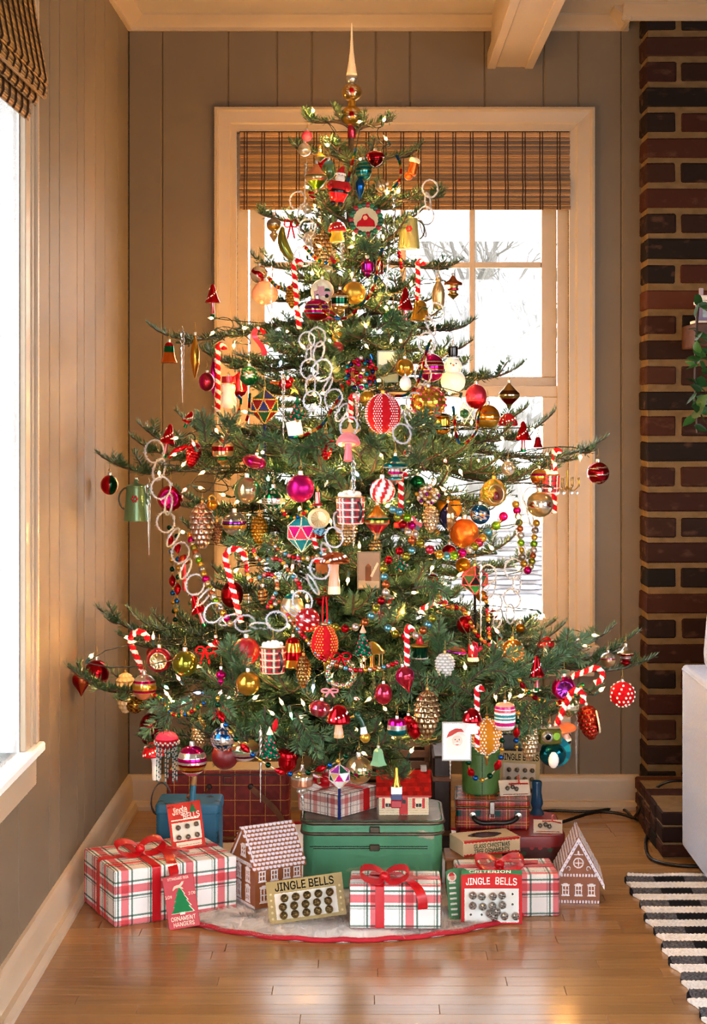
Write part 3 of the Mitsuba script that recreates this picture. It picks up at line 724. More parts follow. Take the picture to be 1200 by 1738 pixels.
RG = place(0.336, 4.07 + W / 2, 0.0005, 3.0)
tr = [((-0.01, 0, H + 0.014), (-0.05, -0.03, H + 0.008), (-0.085, -0.06, H + 0.003), (-0.105, -W / 2 + 0.004, H + 0.003)), ((0, 0, H + 0.014), (0.05, 0.02, H + 0.006), (0.085, 0.03, H + 0.003))]
gift('plaid wrapped gift with red bow at the right, under the ornament box', L, W, H, RG, -0.015, -0.02, 0.12, (-0.035, [(tr[0], (1, -1, 0)), (tr[1], (0.2, 1, 0))]))

# ---------------------------------------------------------------- green tin and what stands on it
k = thing('metal_tin', 'worn green metal tin with dark lid under the toy house', 'tin')
TL, TW_, TH_ = 0.356, 0.24, 0.185
tx, ty = (632.5 - CX) * 4.27 / F, 4.27 + TW_ / 2
def rrect(l, w, r, n=6):
    out = []
    for cx_, cy_, a0 in ((l / 2 - r, w / 2 - r, 0), (-l / 2 + r, w / 2 - r, 90), (-l / 2 + r, -w / 2 + r, 180), (l / 2 - r, -w / 2 + r, 270)):
        for i in range(n + 1):
            a = math.radians(a0 + 90 * i / n); out.append((cx_ + r * math.cos(a), cy_ + r * math.sin(a)))
    return np.array(out)
def stack_shell(l, w, r, rows):
    """a rounded-rectangle body: rows of (inset, z) from bottom to top, closed at both ends"""
    V = []
    for ins, z in rows:
        V.append(np.column_stack([rrect(l - 2 * ins, w - 2 * ins, max(r - ins, 0.002)), np.full(28, z)]))
    v = np.vstack(V); f = grid_faces(len(rows), 28, True)
    n = len(v); v = np.vstack([v, [0, 0, rows[0][1]], [0, 0, rows[-1][1]]]); i = np.arange(28); j = (i + 1) % 28
    f = np.vstack([f, np.stack([j, i, i * 0 + n], 1), np.stack([i + n - 28, j + n - 28, i * 0 + n + 1], 1)])
    return v, f
GT = place(tx, ty, 0.012)
part(k, 'body', stack_shell(TL, TW_, 0.03, [(0.004, 0), (0, 0.004), (0, 0.138)]), 'worn_green_paint', 40, GT)
lk = part(k, 'lid', stack_shell(TL + 0.006, TW_ + 0.006, 0.032, [(0.0, 0.137), (-0.002, 0.14), (0, 0.143), (0.001, 0.166), (0.008, 0.172)]), 'worn_green_paint', 40, GT)
part(lk, 'metal_top', stack_shell(TL - 0.008, TW_ - 0.008, 0.026, [(0, 0.166), (0, 0.1722), (0.006, 0.1730), (0.012, 0.1728)]), 'aged_metal', 40, GT)
part(lk, 'metal_rim', tube(np.column_stack([rrect(TL + 0.006, TW_ + 0.006, 0.032), np.full(28, 0.167)]), 0.005, 8, closed=True), 'aged_metal', True, GT)
part(lk, 'metal_rim', tube(np.column_stack([rrect(TL + 0.006, TW_ + 0.006, 0.032), np.full(28, 0.140)]), 0.0045, 8, closed=True), 'aged_metal', True, GT)
for z in (0.152, 0.106):
    part(k, 'clasp', box(-0.008, 0.018, -TW_ / 2 - 0.01, -TW_ / 2 + 0.002, z - 0.008, z + 0.008, 0.002), 'aged_metal', False, GT)
part(k, 'pinstripe', join([box(-0.16, 0.14, -TW_ / 2 - 0.0012, -TW_ / 2, 0.1065, 0.1085), box(-0.15, 0.14, -TW_ / 2 - 0.0012, -TW_ / 2, 0.1015, 0.103)]), 'black_gap', False, GT)
zt = 0.012 + 0.1735
k = thing('gift_box', 'small red and white plaid gift set cornerwise on the green tin', 'gift')
G4 = place(-0.082, 4.4, zt, 50)
part(k, 'wrapped_box', uv_box_dict(0.155, 0.142, 0.058, 'gift_plaid_red', 0.003), None, tw=G4)
def wrap_red(p, n, uv):
    def t(u, P=0.06):
        u = frac(u, P); return band(u, 0.004, 0.014), band(u, 0.026, 0.004), band(u, 0.036, 0.002) + band(u, 0.052, 0.003)
    a, b = t(uv.x), t(uv.y)
    c = mix(lin(228, 214, 204), lin(176, 26, 32), 0.62 * dr.minimum(a[0] + b[0], 1.4)); c = mix(c, lin(24, 26, 40), 0.75 * dr.minimum(a[1] + b[1], 1.0))
    return mix(c, lin(150, 110, 100), 0.6 * dr.minimum(a[2] + b[2], 1.0))
mat('gift_plaid_red', proc(wrap_red), rough=0.4)
part(k, 'ribbon_band', strip([(0.03, -0.072, 0.002), (0.03, -0.072, 0.055), (0.03, -0.068, 0.0592), (0.03, 0.068, 0.0592), (0.03, 0.072, 0.055)], 0.024, 0.0005), 'satin_ribbon', 50, G4)
for nm, m in bow(0.1, 0.028): part(k, 'bow_' + nm, xf(m, None, (-0.02, 0.03, 0.06)), 'satin_ribbon', 50, G4)
k = thing('toy_house', 'little tin house with red roof on the green tin', 'toy house')
hx = (685.5 - CX) * 4.33 / F
HT = place(hx, 4.33, zt)
def gable_house(w, d, eave, ridge):
    """walls of a house whose ridge runs along x; front at y = 0"""
    v = [(-w / 2, 0, 0), (w / 2, 0, 0), (w / 2, d, 0), (-w / 2, d, 0), (-w / 2, 0, eave), (w / 2, 0, eave), (w / 2, d, eave), (-w / 2, d, eave), (-w / 2, d / 2, ridge), (w / 2, d / 2, ridge)]
    f = [(0, 1, 5), (0, 5, 4), (2, 3, 7), (2, 7, 6), (1, 2, 6), (1, 6, 9), (1, 9, 5), (3, 0, 4), (3, 4, 8), (3, 8, 7), (0, 2, 1), (0, 3, 2), (4, 5, 9), (4, 9, 8), (6, 7, 8), (6, 8, 9)]
    return np.array(v, float), np.array(f)
part(k, 'walls', col(gable_house(0.128, 0.09, 0.052, 0.1), lin(224, 210, 178)), 'v_satin', False, HT)
sid = [rect(-0.064, 0.064, z, z + 0.0005, -0.0004) for z in np.arange(0.006, 0.05, 0.0055)]
part(k, 'siding_lines', col(join(sid), lin(170, 150, 118)), 'v_matte', False, HT)
for sg, y0, y1 in ((1, -0.006, 0.045), (-1, 0.096, 0.045)):
    rf = join([col(box(-0.071, 0.071, 0, 0.003, 0, 0.0001), lin(180, 26, 24))][:0] + [col((np.array([[-0.071, y0, 0.047], [0.071, y0, 0.047], [0.071, y1, 0.103], [-0.071, y1, 0.103], [-0.071, y0, 0.051], [0.071, y0, 0.051], [0.071, y1, 0.107], [-0.071, y1, 0.107]]), np.array([[0, 1, 5], [0, 5, 4], [4, 5, 6], [4, 6, 7], [1, 2, 6], [1, 6, 5], [0, 4, 7], [0, 7, 3], [0, 2, 1], [0, 3, 2]])), lin(196, 34, 28))])
    rk = part(k, 'roof', rf, 'v_satin', False, HT)
    if sg == 1:
        for i in range(6):
            for j in range(12):
                t0 = i / 6; y = y0 + (y1 - y0) * t0; z = 0.0512 + 0.056 * t0
                x = -0.071 + (j + 0.5 * (i % 2)) * 0.0118
                part(rk, 'shingle', col((np.array([[x, y - 0.0006, z], [min(x + 0.0114, 0.071), y - 0.0006, z], [min(x + 0.0114, 0.071), y + 0.0082, z + 0.0094], [x, y + 0.0082, z + 0.0094], [x, y - 0.0016, z + 0.0008], [min(x + 0.0114, 0.071), y - 0.0016, z + 0.0008]]), np.array([[4, 5, 2], [4, 2, 3], [0, 1, 5], [0, 5, 4]])), lin(*(np.array([200, 36, 28]) * rnd.uniform(0.8, 1.08)))), 'v_satin', False, HT)
part(k, 'chimney', col(box(0.044, 0.06, 0.04, 0.056, 0.09, 0.118, 0.001), lin(170, 160, 150)), 'v_matte', False, HT)
part(k, 'door', col(rect(-0.012, 0.01, 0.001, 0.045, -0.0018), lin(190, 34, 34)), 'v_satin', False, HT)
part(k, 'door_window', col(rect(-0.006, 0.005, 0.03, 0.04, -0.0024), lin(24, 16, 14)), 'v_satin', False, HT)
for x in (-0.04, 0.038):
    wk = part(k, 'window', col(rect(x - 0.009, x + 0.009, 0.02, 0.042, -0.0016), lin(236, 226, 200)), 'v_satin', False, HT)
    for q in range(2): part(wk, 'pane', col(rect(x - 0.0075 + q * 0.008, x - 0.0005 + q * 0.008, 0.021, 0.030, -0.0022), lin(30, 22, 18)), 'v_satin', False, HT)
    for e in (-1, 1): part(k, 'shutter', col(rect(x + e * 0.0125 - 0.0035, x + e * 0.0125 + 0.0035, 0.018, 0.043, -0.002), lin(196, 36, 36)), 'v_satin', False, HT)

# ---------------------------------------------------------------- left: suitcase, blue tin, cards, gingerbread house
k = thing('suitcase', 'red windowpane checked suitcase with leather straps behind the blue tin', 'suitcase')
SC = place((386 - CX) * 4.75 / F, 4.82, 0.0005, 0)
part(k, 'case', uv_box_dict(0.347, 0.13, 0.208, 'windowpane_red', 0.012), None, tw=SC)
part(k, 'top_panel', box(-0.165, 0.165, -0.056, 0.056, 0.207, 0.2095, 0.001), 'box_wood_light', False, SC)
mat('box_wood_light', lin(190, 148, 84), rough=0.5)  # lit yellow look of the suitcase top, put into the wood colour
part(k, 'leather_edge', tube([(-0.165, -0.066, 0.018), (0.165, -0.066, 0.018)], 0.006, 8), 'leather', True, SC)
part(k, 'lid_seam', box(-0.174, 0.174, -0.0665, -0.064, 0.196, 0.2), 'dark_leather', False, SC)
for x0, x1 in ((-0.052, -0.115), (0.066, 0.155)):
    part(k, 'strap', strip(spline([(x0, -0.069, 0.163), (x0 + (x1 - x0) * 0.5, -0.074, 0.125), (x1, -0.072, 0.07), (x1, -0.068, 0.01)], 10), 0.016, 0.0016, (0.7, 0, 0.7)), 'leather', 40, SC)
    part(k, 'stud', xf(lathe([(0.001, 0.006), (0.007, 0.005), (0.009, 0)], 12), rx(math.pi / 2), (x0, -0.066, 0.163)), 'dark_leather', 40, SC)
part(k, 'buckle', tube([(-0.01, -0.07, 0.19), (0.01, -0.07, 0.19), (0.01, -0.07, 0.172), (-0.01, -0.07, 0.172), (-0.01, -0.07, 0.19)], 0.0018, 6), 'aged_metal', True, SC)
k = thing('metal_tin', 'blue painted tin with brush handle sticking up behind left gift', 'tin')
BT = place((320 - CX) * 4.42 / F, 4.455, 0.0005)
part(k, 'body', stack_shell(0.165, 0.13, 0.012, [(0.003, 0), (0, 0.004), (0, 0.172), (-0.003, 0.174), (-0.003, 0.178)]), 'worn_blue_paint', 40, BT)
part(k, 'lid', stack_shell(0.17, 0.134, 0.013, [(0, 0.178), (0, 0.192), (0.003, 0.197), (0.012, 0.199)]), 'worn_blue_paint', 40, BT)
part(k, 'lid_knob', col(lathe([(0.001, 0.21), (0.01, 0.206), (0.006, 0.197)], 12), lin(196, 90, 40)), 'v_satin', 40, BT)
bk = part(k, 'brush_handle', col(tube([(0.006, -0.05, 0.15), (0.014, -0.045, 0.245)], [0.010, 0.008], 8), lin(52, 120, 152)), 'v_satin', True, BT)
part(bk, 'wooden_tip', col(tube([(0.014, -0.045, 0.245), (0.0165, -0.0435, 0.268)], [0.0082, 0.007], 8), lin(176, 132, 80)), 'v_satin', True, BT)
part(k, 'carry_strap', strip(spline([(-0.083, -0.02, 0.16), (-0.10, -0.02, 0.2), (-0.075, -0.02, 0.245), (-0.05, -0.02, 0.22)], 12), 0.012, 0.0014, (0, 1, 0)), 'dark_leather', 40, BT)

k = thing('bell_card', 'red card of six jingle bells leaning on the blue tin', 'card')
c0 = at(318.5, 1447, 4.17)
BC = place(c0[0], 4.2, 0.1345, 12, -6, 14)
w, h = 0.0845, 0.112
part(k, 'card', col(box(-w / 2, w / 2, -0.0012, 0.0012, 0, h), lin(196, 54, 42)), 'v_matte', False, BC)
card_lines(k, BC, [('print_panel', xf(rect(-0.036, 0.036, 0.02, 0.064), t=(0, -0.0012, 0)), (228, 222, 206)), ('print_strip', xf(rect(-0.03, 0.034, 0.004, 0.016), t=(0, -0.0012, 0)), (226, 214, 190)), ('print_strip', xf(rect(-0.03, 0.034, 0.0075, 0.0085), t=(0, -0.002, 0)), (170, 90, 70)),
                   ('print_tree', xf(extrude([(0.012, 0.086), (0.030, 0.086), (0.021, 0.108)], -0.0008, 0), t=(0, -0.0012, 0)), (36, 110, 62)),
                   ('lettering', xf(text('Jingle', 0.017, width=0.038), ry(-0.12), (-0.012, -0.0014, 0.094)), (236, 226, 206)), ('lettering', xf(text('BELLS', 0.014, width=0.042), ry(-0.05), (0.016, -0.0022, 0.079)), (236, 230, 214)), ('lettering', xf(text('NO. 3', 0.004), None, (-0.034, -0.0014, 0.104)), (60, 20, 18)),
                   ('print_string', xf(rect(-0.036, 0.034, 0.069, 0.072), t=(0, -0.0012, 0)), (236, 226, 206))])
bells(k, BC, [(-0.021, 0.052), (0.002, 0.053), (0.025, 0.055), (-0.022, 0.028), (0.001, 0.027), (0.024, 0.029)], 0.0066, (150, 140, 126), -0.002)

k = thing('hanger_box', 'flat red carton with green tree leaning on left gift', 'carton')
c0 = floor_at(314, 1576)
HB = place(c0[0], c0[1] - 0.004, 0.003, 4, -8.5, 12)
w, h = 0.074, 0.122
part(k, 'carton', col(box(-w / 2, w / 2, -0.004, 0.004, 0, h, 0.0008), lin(176, 20, 32)), 'v_satin', False, HB)
tree = [(-0.026, 0.036), (0.026, 0.036), (0.016, 0.05), (0.021, 0.05), (0.012, 0.064), (0.016, 0.064), (0.007, 0.078), (0.010, 0.078), (0, 0.095), (-0.010, 0.078), (-0.007, 0.078), (-0.016, 0.064), (-0.012, 0.064), (-0.021, 0.05), (-0.016, 0.05)]
reindeer = [(-0.018, 0.094), (-0.004, 0.097), (0.002, 0.103), (0.006, 0.102), (0.004, 0.097), (-0.002, 0.091), (0.004, 0.086), (0.002, 0.085), (-0.006, 0.089), (-0.014, 0.089), (-0.022, 0.084), (-0.023, 0.086)]
fr = -0.004
card_lines(k, HB, [('print_tree_edge', xf(extrude([(x * 1.08 + 0.0015, z - 0.001) for x, z in tree], -0.0005, 0), t=(0, fr, 0)), (226, 206, 190)), ('print_tree', xf(extrude(tree, -0.0009, 0), t=(0, fr, 0)), (28, 120, 66)), ('print_reindeer', xf(extrude(reindeer, -0.0012, 0), t=(0.006, fr, 0.004)), (226, 190, 170)),
                   ('print_label', xf(rect(-0.006, 0.006, 0.031, 0.037), t=(0, fr - 0.0006, 0)), (226, 206, 190)),
                   ('lettering', xf(text('STANDARD BOX', 0.006, width=0.05), None, (0, fr, 0.115)), (230, 190, 175)), ('lettering', xf(text('10¢', 0.007), None, (-0.028, fr, 0.075)), (230, 190, 175)), ('lettering', xf(text('10¢', 0.007), None, (0.028, fr, 0.077)), (230, 190, 175)),
                   ('lettering', xf(text('ORNAMENT', 0.0095, width=0.058), None, (0, fr, 0.023)), (230, 196, 180)), ('lettering', xf(text('HANGERS', 0.0095, width=0.05), None, (0, fr, 0.010)), (230, 196, 180))])

def ginger_roof(key, L, y0, z0, y1, z1, tw, overlap=0.006):
    """one roof plane along x (length L) from the eave (y0, z0) to the ridge (y1, z1), with rows of iced scallops as parts"""
    n = np.array([0, -(z1 - z0), (y1 - y0)]); n = n / np.linalg.norm(n)
    if n[2] < 0: n = -n
    q = np.array([[-L / 2, y0, z0], [L / 2, y0, z0], [L / 2, y1, z1], [-L / 2, y1, z1]])
    v = np.vstack([q, q - n * 0.002])
    f = np.array([[0, 1, 2], [0, 2, 3], [4, 6, 5], [4, 7, 6], [0, 5, 1], [0, 4, 5], [1, 6, 2], [1, 5, 6], [2, 7, 3], [2, 6, 7], [3, 4, 0], [3, 7, 4]])
    rk = part(key, 'roof', col((v, f), lin(140, 78, 44)), 'v_satin', False, tw)
    slope = np.array([0, y1 - y0, z1 - z0]); SL = np.linalg.norm(slope); slope /= SL
    cols, rows = int(L / 0.0105), int(SL / 0.0105)
    for i in range(rows):
        for j in range(cols):
            x = -L / 2 + (j + 0.5 + 0.5 * (i % 2) - 0.25) * L / cols; s = (i + 0.15) * SL / rows
            o = np.array([x, y0, z0]) + slope * s + n * 0.0006
            hw, hh = 0.42 * L / cols, 0.72 * SL / rows
            pts = [(-hw, hh), (-hw, 0.4 * hh), (-hw * 0.6, 0.12 * hh), (0, 0), (hw * 0.6, 0.12 * hh), (hw, 0.4 * hh), (hw, hh)]
            vv = np.array([o + np.array([a, 0, 0]) + slope * b for a, b in pts])
            vv = np.vstack([vv, vv + n * 0.0007]); m = len(pts)
            ff = [[m, m + i2 + 1, m + i2 + 2] for i2 in range(m - 2)] + [x_ for i2 in range(m) for x_ in ([i2, (i2 + 1) % m, (i2 + 1) % m + m], [i2, (i2 + 1) % m + m, i2 + m])]
            part(rk, 'icing_tile', col((vv, np.array(ff)), lin(222, 216, 222)), 'v_satin', False, tw)
def icing_window(key, x, z, w, h, tw, y, arch=False, axis='y'):
    """a white iced window on the face y (axis 'y') or on the face x = y (axis 'x')"""
    t = 0.0012; bar = w * 0.13
    rects = [(-w / 2, w / 2, 0, bar), (-w / 2, w / 2, h - bar, h), (-w / 2, -w / 2 + bar, 0, h), (w / 2 - bar, w / 2, 0, h), (-bar / 2, bar / 2, 0, h), (-w / 2, w / 2, h * 0.45, h * 0.45 + bar), (-w * 0.62, w * 0.62, h, h + bar * 1.3), (-w * 0.62, w * 0.62, -bar * 1.2, 0)]
    if arch: rects.append((-w * 0.3, w * 0.3, h + bar, h + bar * 2.4))
    m = join([box(a, b, -t, 0, c_, d_) for a, b, c_, d_ in rects])
    m = xf(m, None, (x, y, z)) if axis == 'y' else xf(m, rz(-math.pi / 2), (y, x, z))
    part(key, 'iced_window', col(m, lin(232, 228, 230)), 'v_satin', False, tw)
def gingerbread(label, w, d, eave, ridge, tw, gable_first):
    k = thing('gingerbread_house', label, 'gingerbread house')
    part(k, 'walls', col(gable_house(w, d, eave, ridge), lin(140, 80, 46)), 'v_satin', False, tw)
    g_ = 0.010
    sl = (ridge - eave) / (d / 2)
    ginger_roof(k, w + 0.016, -g_, eave - g_ * sl + 0.003, d / 2, ridge + 0.003, tw)
    ginger_roof(k, w + 0.016, d + g_, eave - g_ * sl + 0.003, d / 2, ridge + 0.003, tw)
    return k, sl
GL = place(-0.278, 4.085, 0.014, 30)
LW, LD, LE, LR = 0.128, 0.13, 0.104, 0.186
sh = GL @ T().translate([LW / 2, 0, 0])
k, sl = gingerbread('gingerbread house with white iced roof between left gift and bell card', LW, LD, LE, LR, sh, True)
for x in (-0.045, -0.012, 0.022, 0.05): icing_window(k, x, 0.066, 0.018, 0.024, sh, 0)
for x in (-0.04, 0.0, 0.04): icing_window(k, x, 0.015, 0.02, 0.034, sh, 0, True)
for y in (0.04, 0.09): icing_window(k, y, 0.06, 0.022, 0.028, sh, -LW / 2 - 0.0, True, 'x'); icing_window(k, y, 0.012, 0.022, 0.034, sh, -LW / 2, True, 'x')
icing_window(k, 0.065, 0.118, 0.024, 0.022, sh, -LW / 2, True, 'x')
for e in (0, 1):
    y0 = 0.0 if e == 0 else LD
    part(k, 'icing_trim', col(tube([(-LW / 2 - 0.001, y0, LE - 0.0), (-LW / 2 - 0.001, LD / 2, LR)], 0.0028, 6), lin(226, 222, 226)), 'v_satin', True, sh)
part(k, 'icing_trim', col(join([box(-LW / 2 - 0.0012, -LW / 2, y, y + 0.004, 0.097, 0.106) for y in np.arange(0.002, LD, 0.0075)]), lin(226, 222, 226)), 'v_satin', False, sh)
part(k, 'icing_trim', col(join([box(-LW / 2 - 0.0012, -LW / 2, y, y + 0.004, 0.0, 0.006) for y in np.arange(0.002, LD, 0.0075)]), lin(226, 222, 226)), 'v_satin', False, sh)

k = thing('bell_card', 'gold edged card of fifteen brass jingle bells on the fur', 'card')
c0 = at(523, 1563, 3.975)
GC = place(c0[0], 3.985, 0.02, -3, -8.5, 20)
w, h = 0.184, 0.098
part(k, 'card', col(box(-w / 2, w / 2, -0.001, 0.001, 0, h), lin(160, 136, 82)), 'v_satin', False, GC)
card_lines(k, GC, [('print_panel', xf(rect(-0.074, 0.074, 0.008, 0.068), t=(0, -0.001, 0)), (226, 222, 210)), ('lettering', xf(text('JINGLE BELLS', 0.0185, width=0.142), None, (0.0, -0.001, 0.083)), (14, 12, 10))])
pb = pl(col(xf(lathe([(0.0005, 0.0008), (0.0026, 0.0004), (0.003, 0)], 8), rx(math.pi / 2)), lin(206, 190, 140)), 'v_satin', False)
for sx_ in (-1, 1):
    for z_ in (0.012, 0.026, 0.04, 0.054, 0.068): part(k, 'print_bell', pb, tw=GC @ T().translate([sx_ * 0.083, -0.001, z_]))
bells(k, GC, [(-0.056 + i * 0.0272 + (0.006 if j == 0 else 0), 0.055 - j * 0.0195) for j in range(3) for i in range(5)], 0.0098, (128, 104, 58), -0.001)

# ---------------------------------------------------------------- right: lunch box, canister, cards, boxes
k = thing('lunch_tin', 'dark red patterned tin under the tartan lunch box', 'tin')
RT = place(0.372, 4.48, 0.0005)
part(k, 'body', stack_shell(0.272, 0.27, 0.04, [(0.004, 0), (0, 0.004), (0, 0.098)]), 'cherry_tin', 40, RT)
def cherry(p, n, uv):
    d1, d2, w_ = voronoi(p.x * 42, p.z * 42 + p.y * 20)
    return mix(mix(lin(96, 24, 20), lin(40, 24, 18), noise(p.x * 30, p.z * 30, p.y * 30)), dr.select(w_ > 0.5, mi.Color3f(*[float(x) for x in lin(150, 30, 30)]), mi.Color3f(*[float(x) for x in lin(40, 70, 40)])), 1 - smoothstep(0.2, 0.3, d1))
mat('cherry_tin', proc(cherry), rough=0.4)
part(k, 'lid', stack_shell(0.277, 0.275, 0.042, [(0, 0.098), (0, 0.122), (0.004, 0.127), (0.012, 0.128)]), 'red_tin', 40, RT)
mat('red_tin', lin(126, 28, 28), rough=0.38)
k = thing('lunch_box', 'tartan lunch box with black handle and metal latch', 'lunch box')
LB = place(0.235 + 0.092, 4.4 + 0.085, 0.1285, -3.0)
part(k, 'body', uv_box_dict(0.193, 0.165, 0.058, 'tartan_tin', 0.008), None, tw=LB)
part(k, 'lid', {**uv_box_dict(0.195, 0.167, 0.022, 'tartan_tin', 0.009)}, None, tw=LB @ T().translate([0, 0, 0.0585]))
part(k, 'rim', tube(np.column_stack([rrect(0.196, 0.168, 0.01), np.full(28, 0.0585)]), 0.0016, 6, closed=True), 'aged_metal', True, LB)
part(k, 'rim', tube(np.column_stack([rrect(0.193, 0.165, 0.009), np.full(28, 0.078)]), 0.0018, 6, closed=True), 'aged_metal', True, LB)
lk = part(k, 'latch', box(-0.008, 0.006, -0.092, -0.083, 0.042, 0.076, 0.002), 'bright_steel', False, LB)
mat('bright_steel', lin(180, 176, 168), rough=0.28, metal=1.0)
part(lk, 'latch_loop', tube([(-0.007, -0.09, 0.044), (-0.007, -0.093, 0.034), (0.005, -0.093, 0.034), (0.005, -0.09, 0.044)], 0.0018, 6), 'bright_steel', True, LB)
for x in (-0.052, 0.068): part(k, 'handle_mount', xf(lathe([(0.001, 0.006), (0.009, 0.004), (0.0095, 0)], 14), rx(math.pi / 2), (x, -0.083, 0.038)), 'bright_steel', 40, LB)
part(k, 'handle', col(tube(spline([(-0.05, -0.086, 0.036), (-0.04, -0.094, 0.025), (0.0, -0.096, 0.022), (0.05, -0.094, 0.026), (0.066, -0.086, 0.036)], 16), 0.0062, 8), lin(20, 20, 22)), 'v_satin', True, LB)
ztop = 0.1285 + 0.0805
k = thing('canister', 'green painted round canister on top of the tartan lunch box', 'canister')
CA = place((815 - CX) * 4.53 / F, 4.50, ztop)
part(k, 'body', lathe([(0.002, 0.128), (0.046, 0.128), (0.050, 0.1265), (0.0505, 0.124), (0.0505, 0.004), (0.049, 0.0), (0.002, 0.0)], 40), 'canister_green', 30, CA)
mat('canister_green', proc(lambda p, n, uv: mix(lin(58, 96, 44), lin(72, 112, 54), fbm(p.x * 60, p.y * 60, p.z * 18, 3))), rough=0.42)
part(k, 'lid_rim', xf(lathe([(0.0505, 0.116), (0.0525, 0.114), (0.0525, 0.108), (0.0505, 0.106)], 40), None), 'canister_green', 30, CA)
part(k, 'seam', box(-0.0007, 0.0007, -0.0512, -0.0495, 0.002, 0.104), 'black_gap', False, CA)
k = thing('black_case', 'black upright case standing behind the old bell card', 'case')
scene[k] = pl(col(box(0.335, 0.435, 4.70, 4.78, 0.0005, 0.325, 0.004), lin(12, 11, 11)), 'v_satin', False)
k = thing('bell_card', 'old grey card headed in black behind the tartan lunch box', 'card')
JC = place((881 - CX) * 4.63 / F, 4.645, 0.1285, 0, 2.5, 9)
w, h = 0.112, 0.155
part(k, 'card', col(box(-w / 2, w / 2, -0.001, 0.001, 0, h), lin(150, 134, 98)), 'v_matte', False, JC)
card_lines(k, JC, [('print_panel', xf(rect(-0.046, 0.044, 0.012, 0.122), t=(0, -0.001, 0)), (168, 160, 148)), ('lettering', xf(text('JINGLE BELLS', 0.017, width=0.104), None, (0.0, -0.001, 0.139)), (16, 14, 12))])
bells(k, JC, [(x, z) for x in (-0.03, -0.008, 0.014, 0.034) for z in (0.104, 0.08, 0.05)], 0.0066, (120, 112, 100), -0.001)
def little_tag(label, px, py, d, z, yaw, pitch, w, h):
    k = thing('bell_tag', label, 'tag')
    c0 = at(px, py, d)
    tw = place(c0[0], d, z, yaw, 0, pitch)
    part(k, 'paper', col(box(-w / 2, w / 2, -0.0006, 0.0006, 0, h), lin(206, 194, 178)), 'v_matte', False, tw)
    bells(k, tw, [(-0.02, h * 0.42), (-0.006, h * 0.5), (0.004, h * 0.36)], 0.006, (120, 112, 104), -0.0006)
    part(k, 'red_ribbon', col(join([strip([(-w * 0.2, -0.012, h * 0.62), (w * 0.15, -0.014, h * 0.6), (w * 0.46, -0.003, h * 0.72)], 0.004, 0.0004, (0, 0, 1)), strip([(0.012, -0.013, h * 0.62), (0.01, -0.012, h * 1.0), (0.014, -0.01, h * 1.2)], 0.004, 0.0004, (1, 0, 0))]), lin(160, 20, 30)), 'v_satin', 30, tw)
    part(k, 'print_line', col(rect(-w * 0.4, w * 0.42, 0.003, 0.005, -0.0012), lin(150, 60, 60)), 'v_matte', False, tw)
little_tag('small paper bell tag with red ribbon on the tartan lunch box', 875, 1350, 4.44, ztop + 0.001, 6, 40, 0.082, 0.046)
little_tag('small paper bell tag lying on the dark red tin', 930, 1408, 4.37, 0.1290, -6, 62, 0.075, 0.05)
k = thing('blue_vase', 'small blue glass vase foot beside the old bell card', 'vase')
BV = place((911 - CX) * 4.585 / F, 4.58, 0.1287)
part(k, 'body', col(lathe([(0.012, 0.09), (0.014, 0.085), (0.012, 0.06), (0.017, 0.03), (0.012, 0.016), (0.018, 0.004), (0.02, 0.0), (0.001, 0.0)], 20), lin(24, 62, 92)), 'v_gloss', 40, BV)
k = thing('wooden_box', 'brown wooden box under the glass ornament carton', 'box')
part(k, 'box_body', box(0.195, 0.335, 4.232, 4.335, 0.0005, 0.097, 0.002), 'box_wood', False)
part(k, 'lid_board', box(0.190, 0.338, 4.2285, 4.336, 0.0915, 0.0995, 0.002), 'box_wood', False)
k = thing('ornament_carton', 'cream carton for glass tree ornaments with oval window on top', 'carton')
OC = place(0.2373, 4.243, 0.1, 20)
w, d_, h = 0.158, 0.09, 0.039
part(k, 'carton', col(box(0, w, 0, d_, 0, h, 0.001), lin(206, 184, 150)), 'v_matte', False, OC)
ov = [(w / 2 + 0.042 * math.cos(a) * (1 + 0.12 * math.cos(4 * a)), d_ / 2 + 0.026 * math.sin(a)) for a in np.linspace(0, 2 * math.pi, 33)[:-1]]
m = extrude(ov, -0.0008, 0.0); m = (np.stack([m[0][:, 0], m[0][:, 2], h - m[0][:, 1]], 1), m[1])
part(k, 'top_window', col(m, lin(52, 20, 18)), 'v_gloss', False, OC)
for sgn in (0, 1):
    poly = wavy(0.002, w - 0.002, 0.0, 0.0045, 16, 0.0012) if sgn == 0 else wavy(0.002, w - 0.002, h - 0.006, h - 0.0003, 16, 0.0012, False)
    part(k, 'print_border', col(extrude(poly, -0.0006, 0), lin(178, 34, 34)), 'v_matte', False, OC)
part(k, 'print_border', col(join([box(0.001, w - 0.001, a_, a_ + 0.004, h, h + 0.0004) for a_ in (0.001,)]), lin(178, 34, 34)), 'v_matte', False, OC)
part(k, 'lettering', col(xf(text('GLASS CHRISTMAS', 0.0105, width=0.1), None, (w / 2, -0.0, 0.0235)), lin(28, 62, 46)), 'v_matte', False, OC)
part(k, 'lettering', col(xf(text('TREE ORNAMENTS', 0.0105, width=0.098), None, (w / 2, -0.0, 0.0105)), lin(28, 62, 46)), 'v_matte', False, OC)
k = thing('bell_card', 'red and green card of silver jingle bells before right gift', 'card')
c0 = floor_at(834, 1568)
RC = place(c0[0], c0[1] - 0.008, 0.002, 2, 0.6, 6)
w, h = 0.146, 0.126
part(k, 'card', col(box(-w / 2, w / 2, -0.001, 0.001, 0, h), lin(196, 44, 46)), 'v_matte', False, RC)
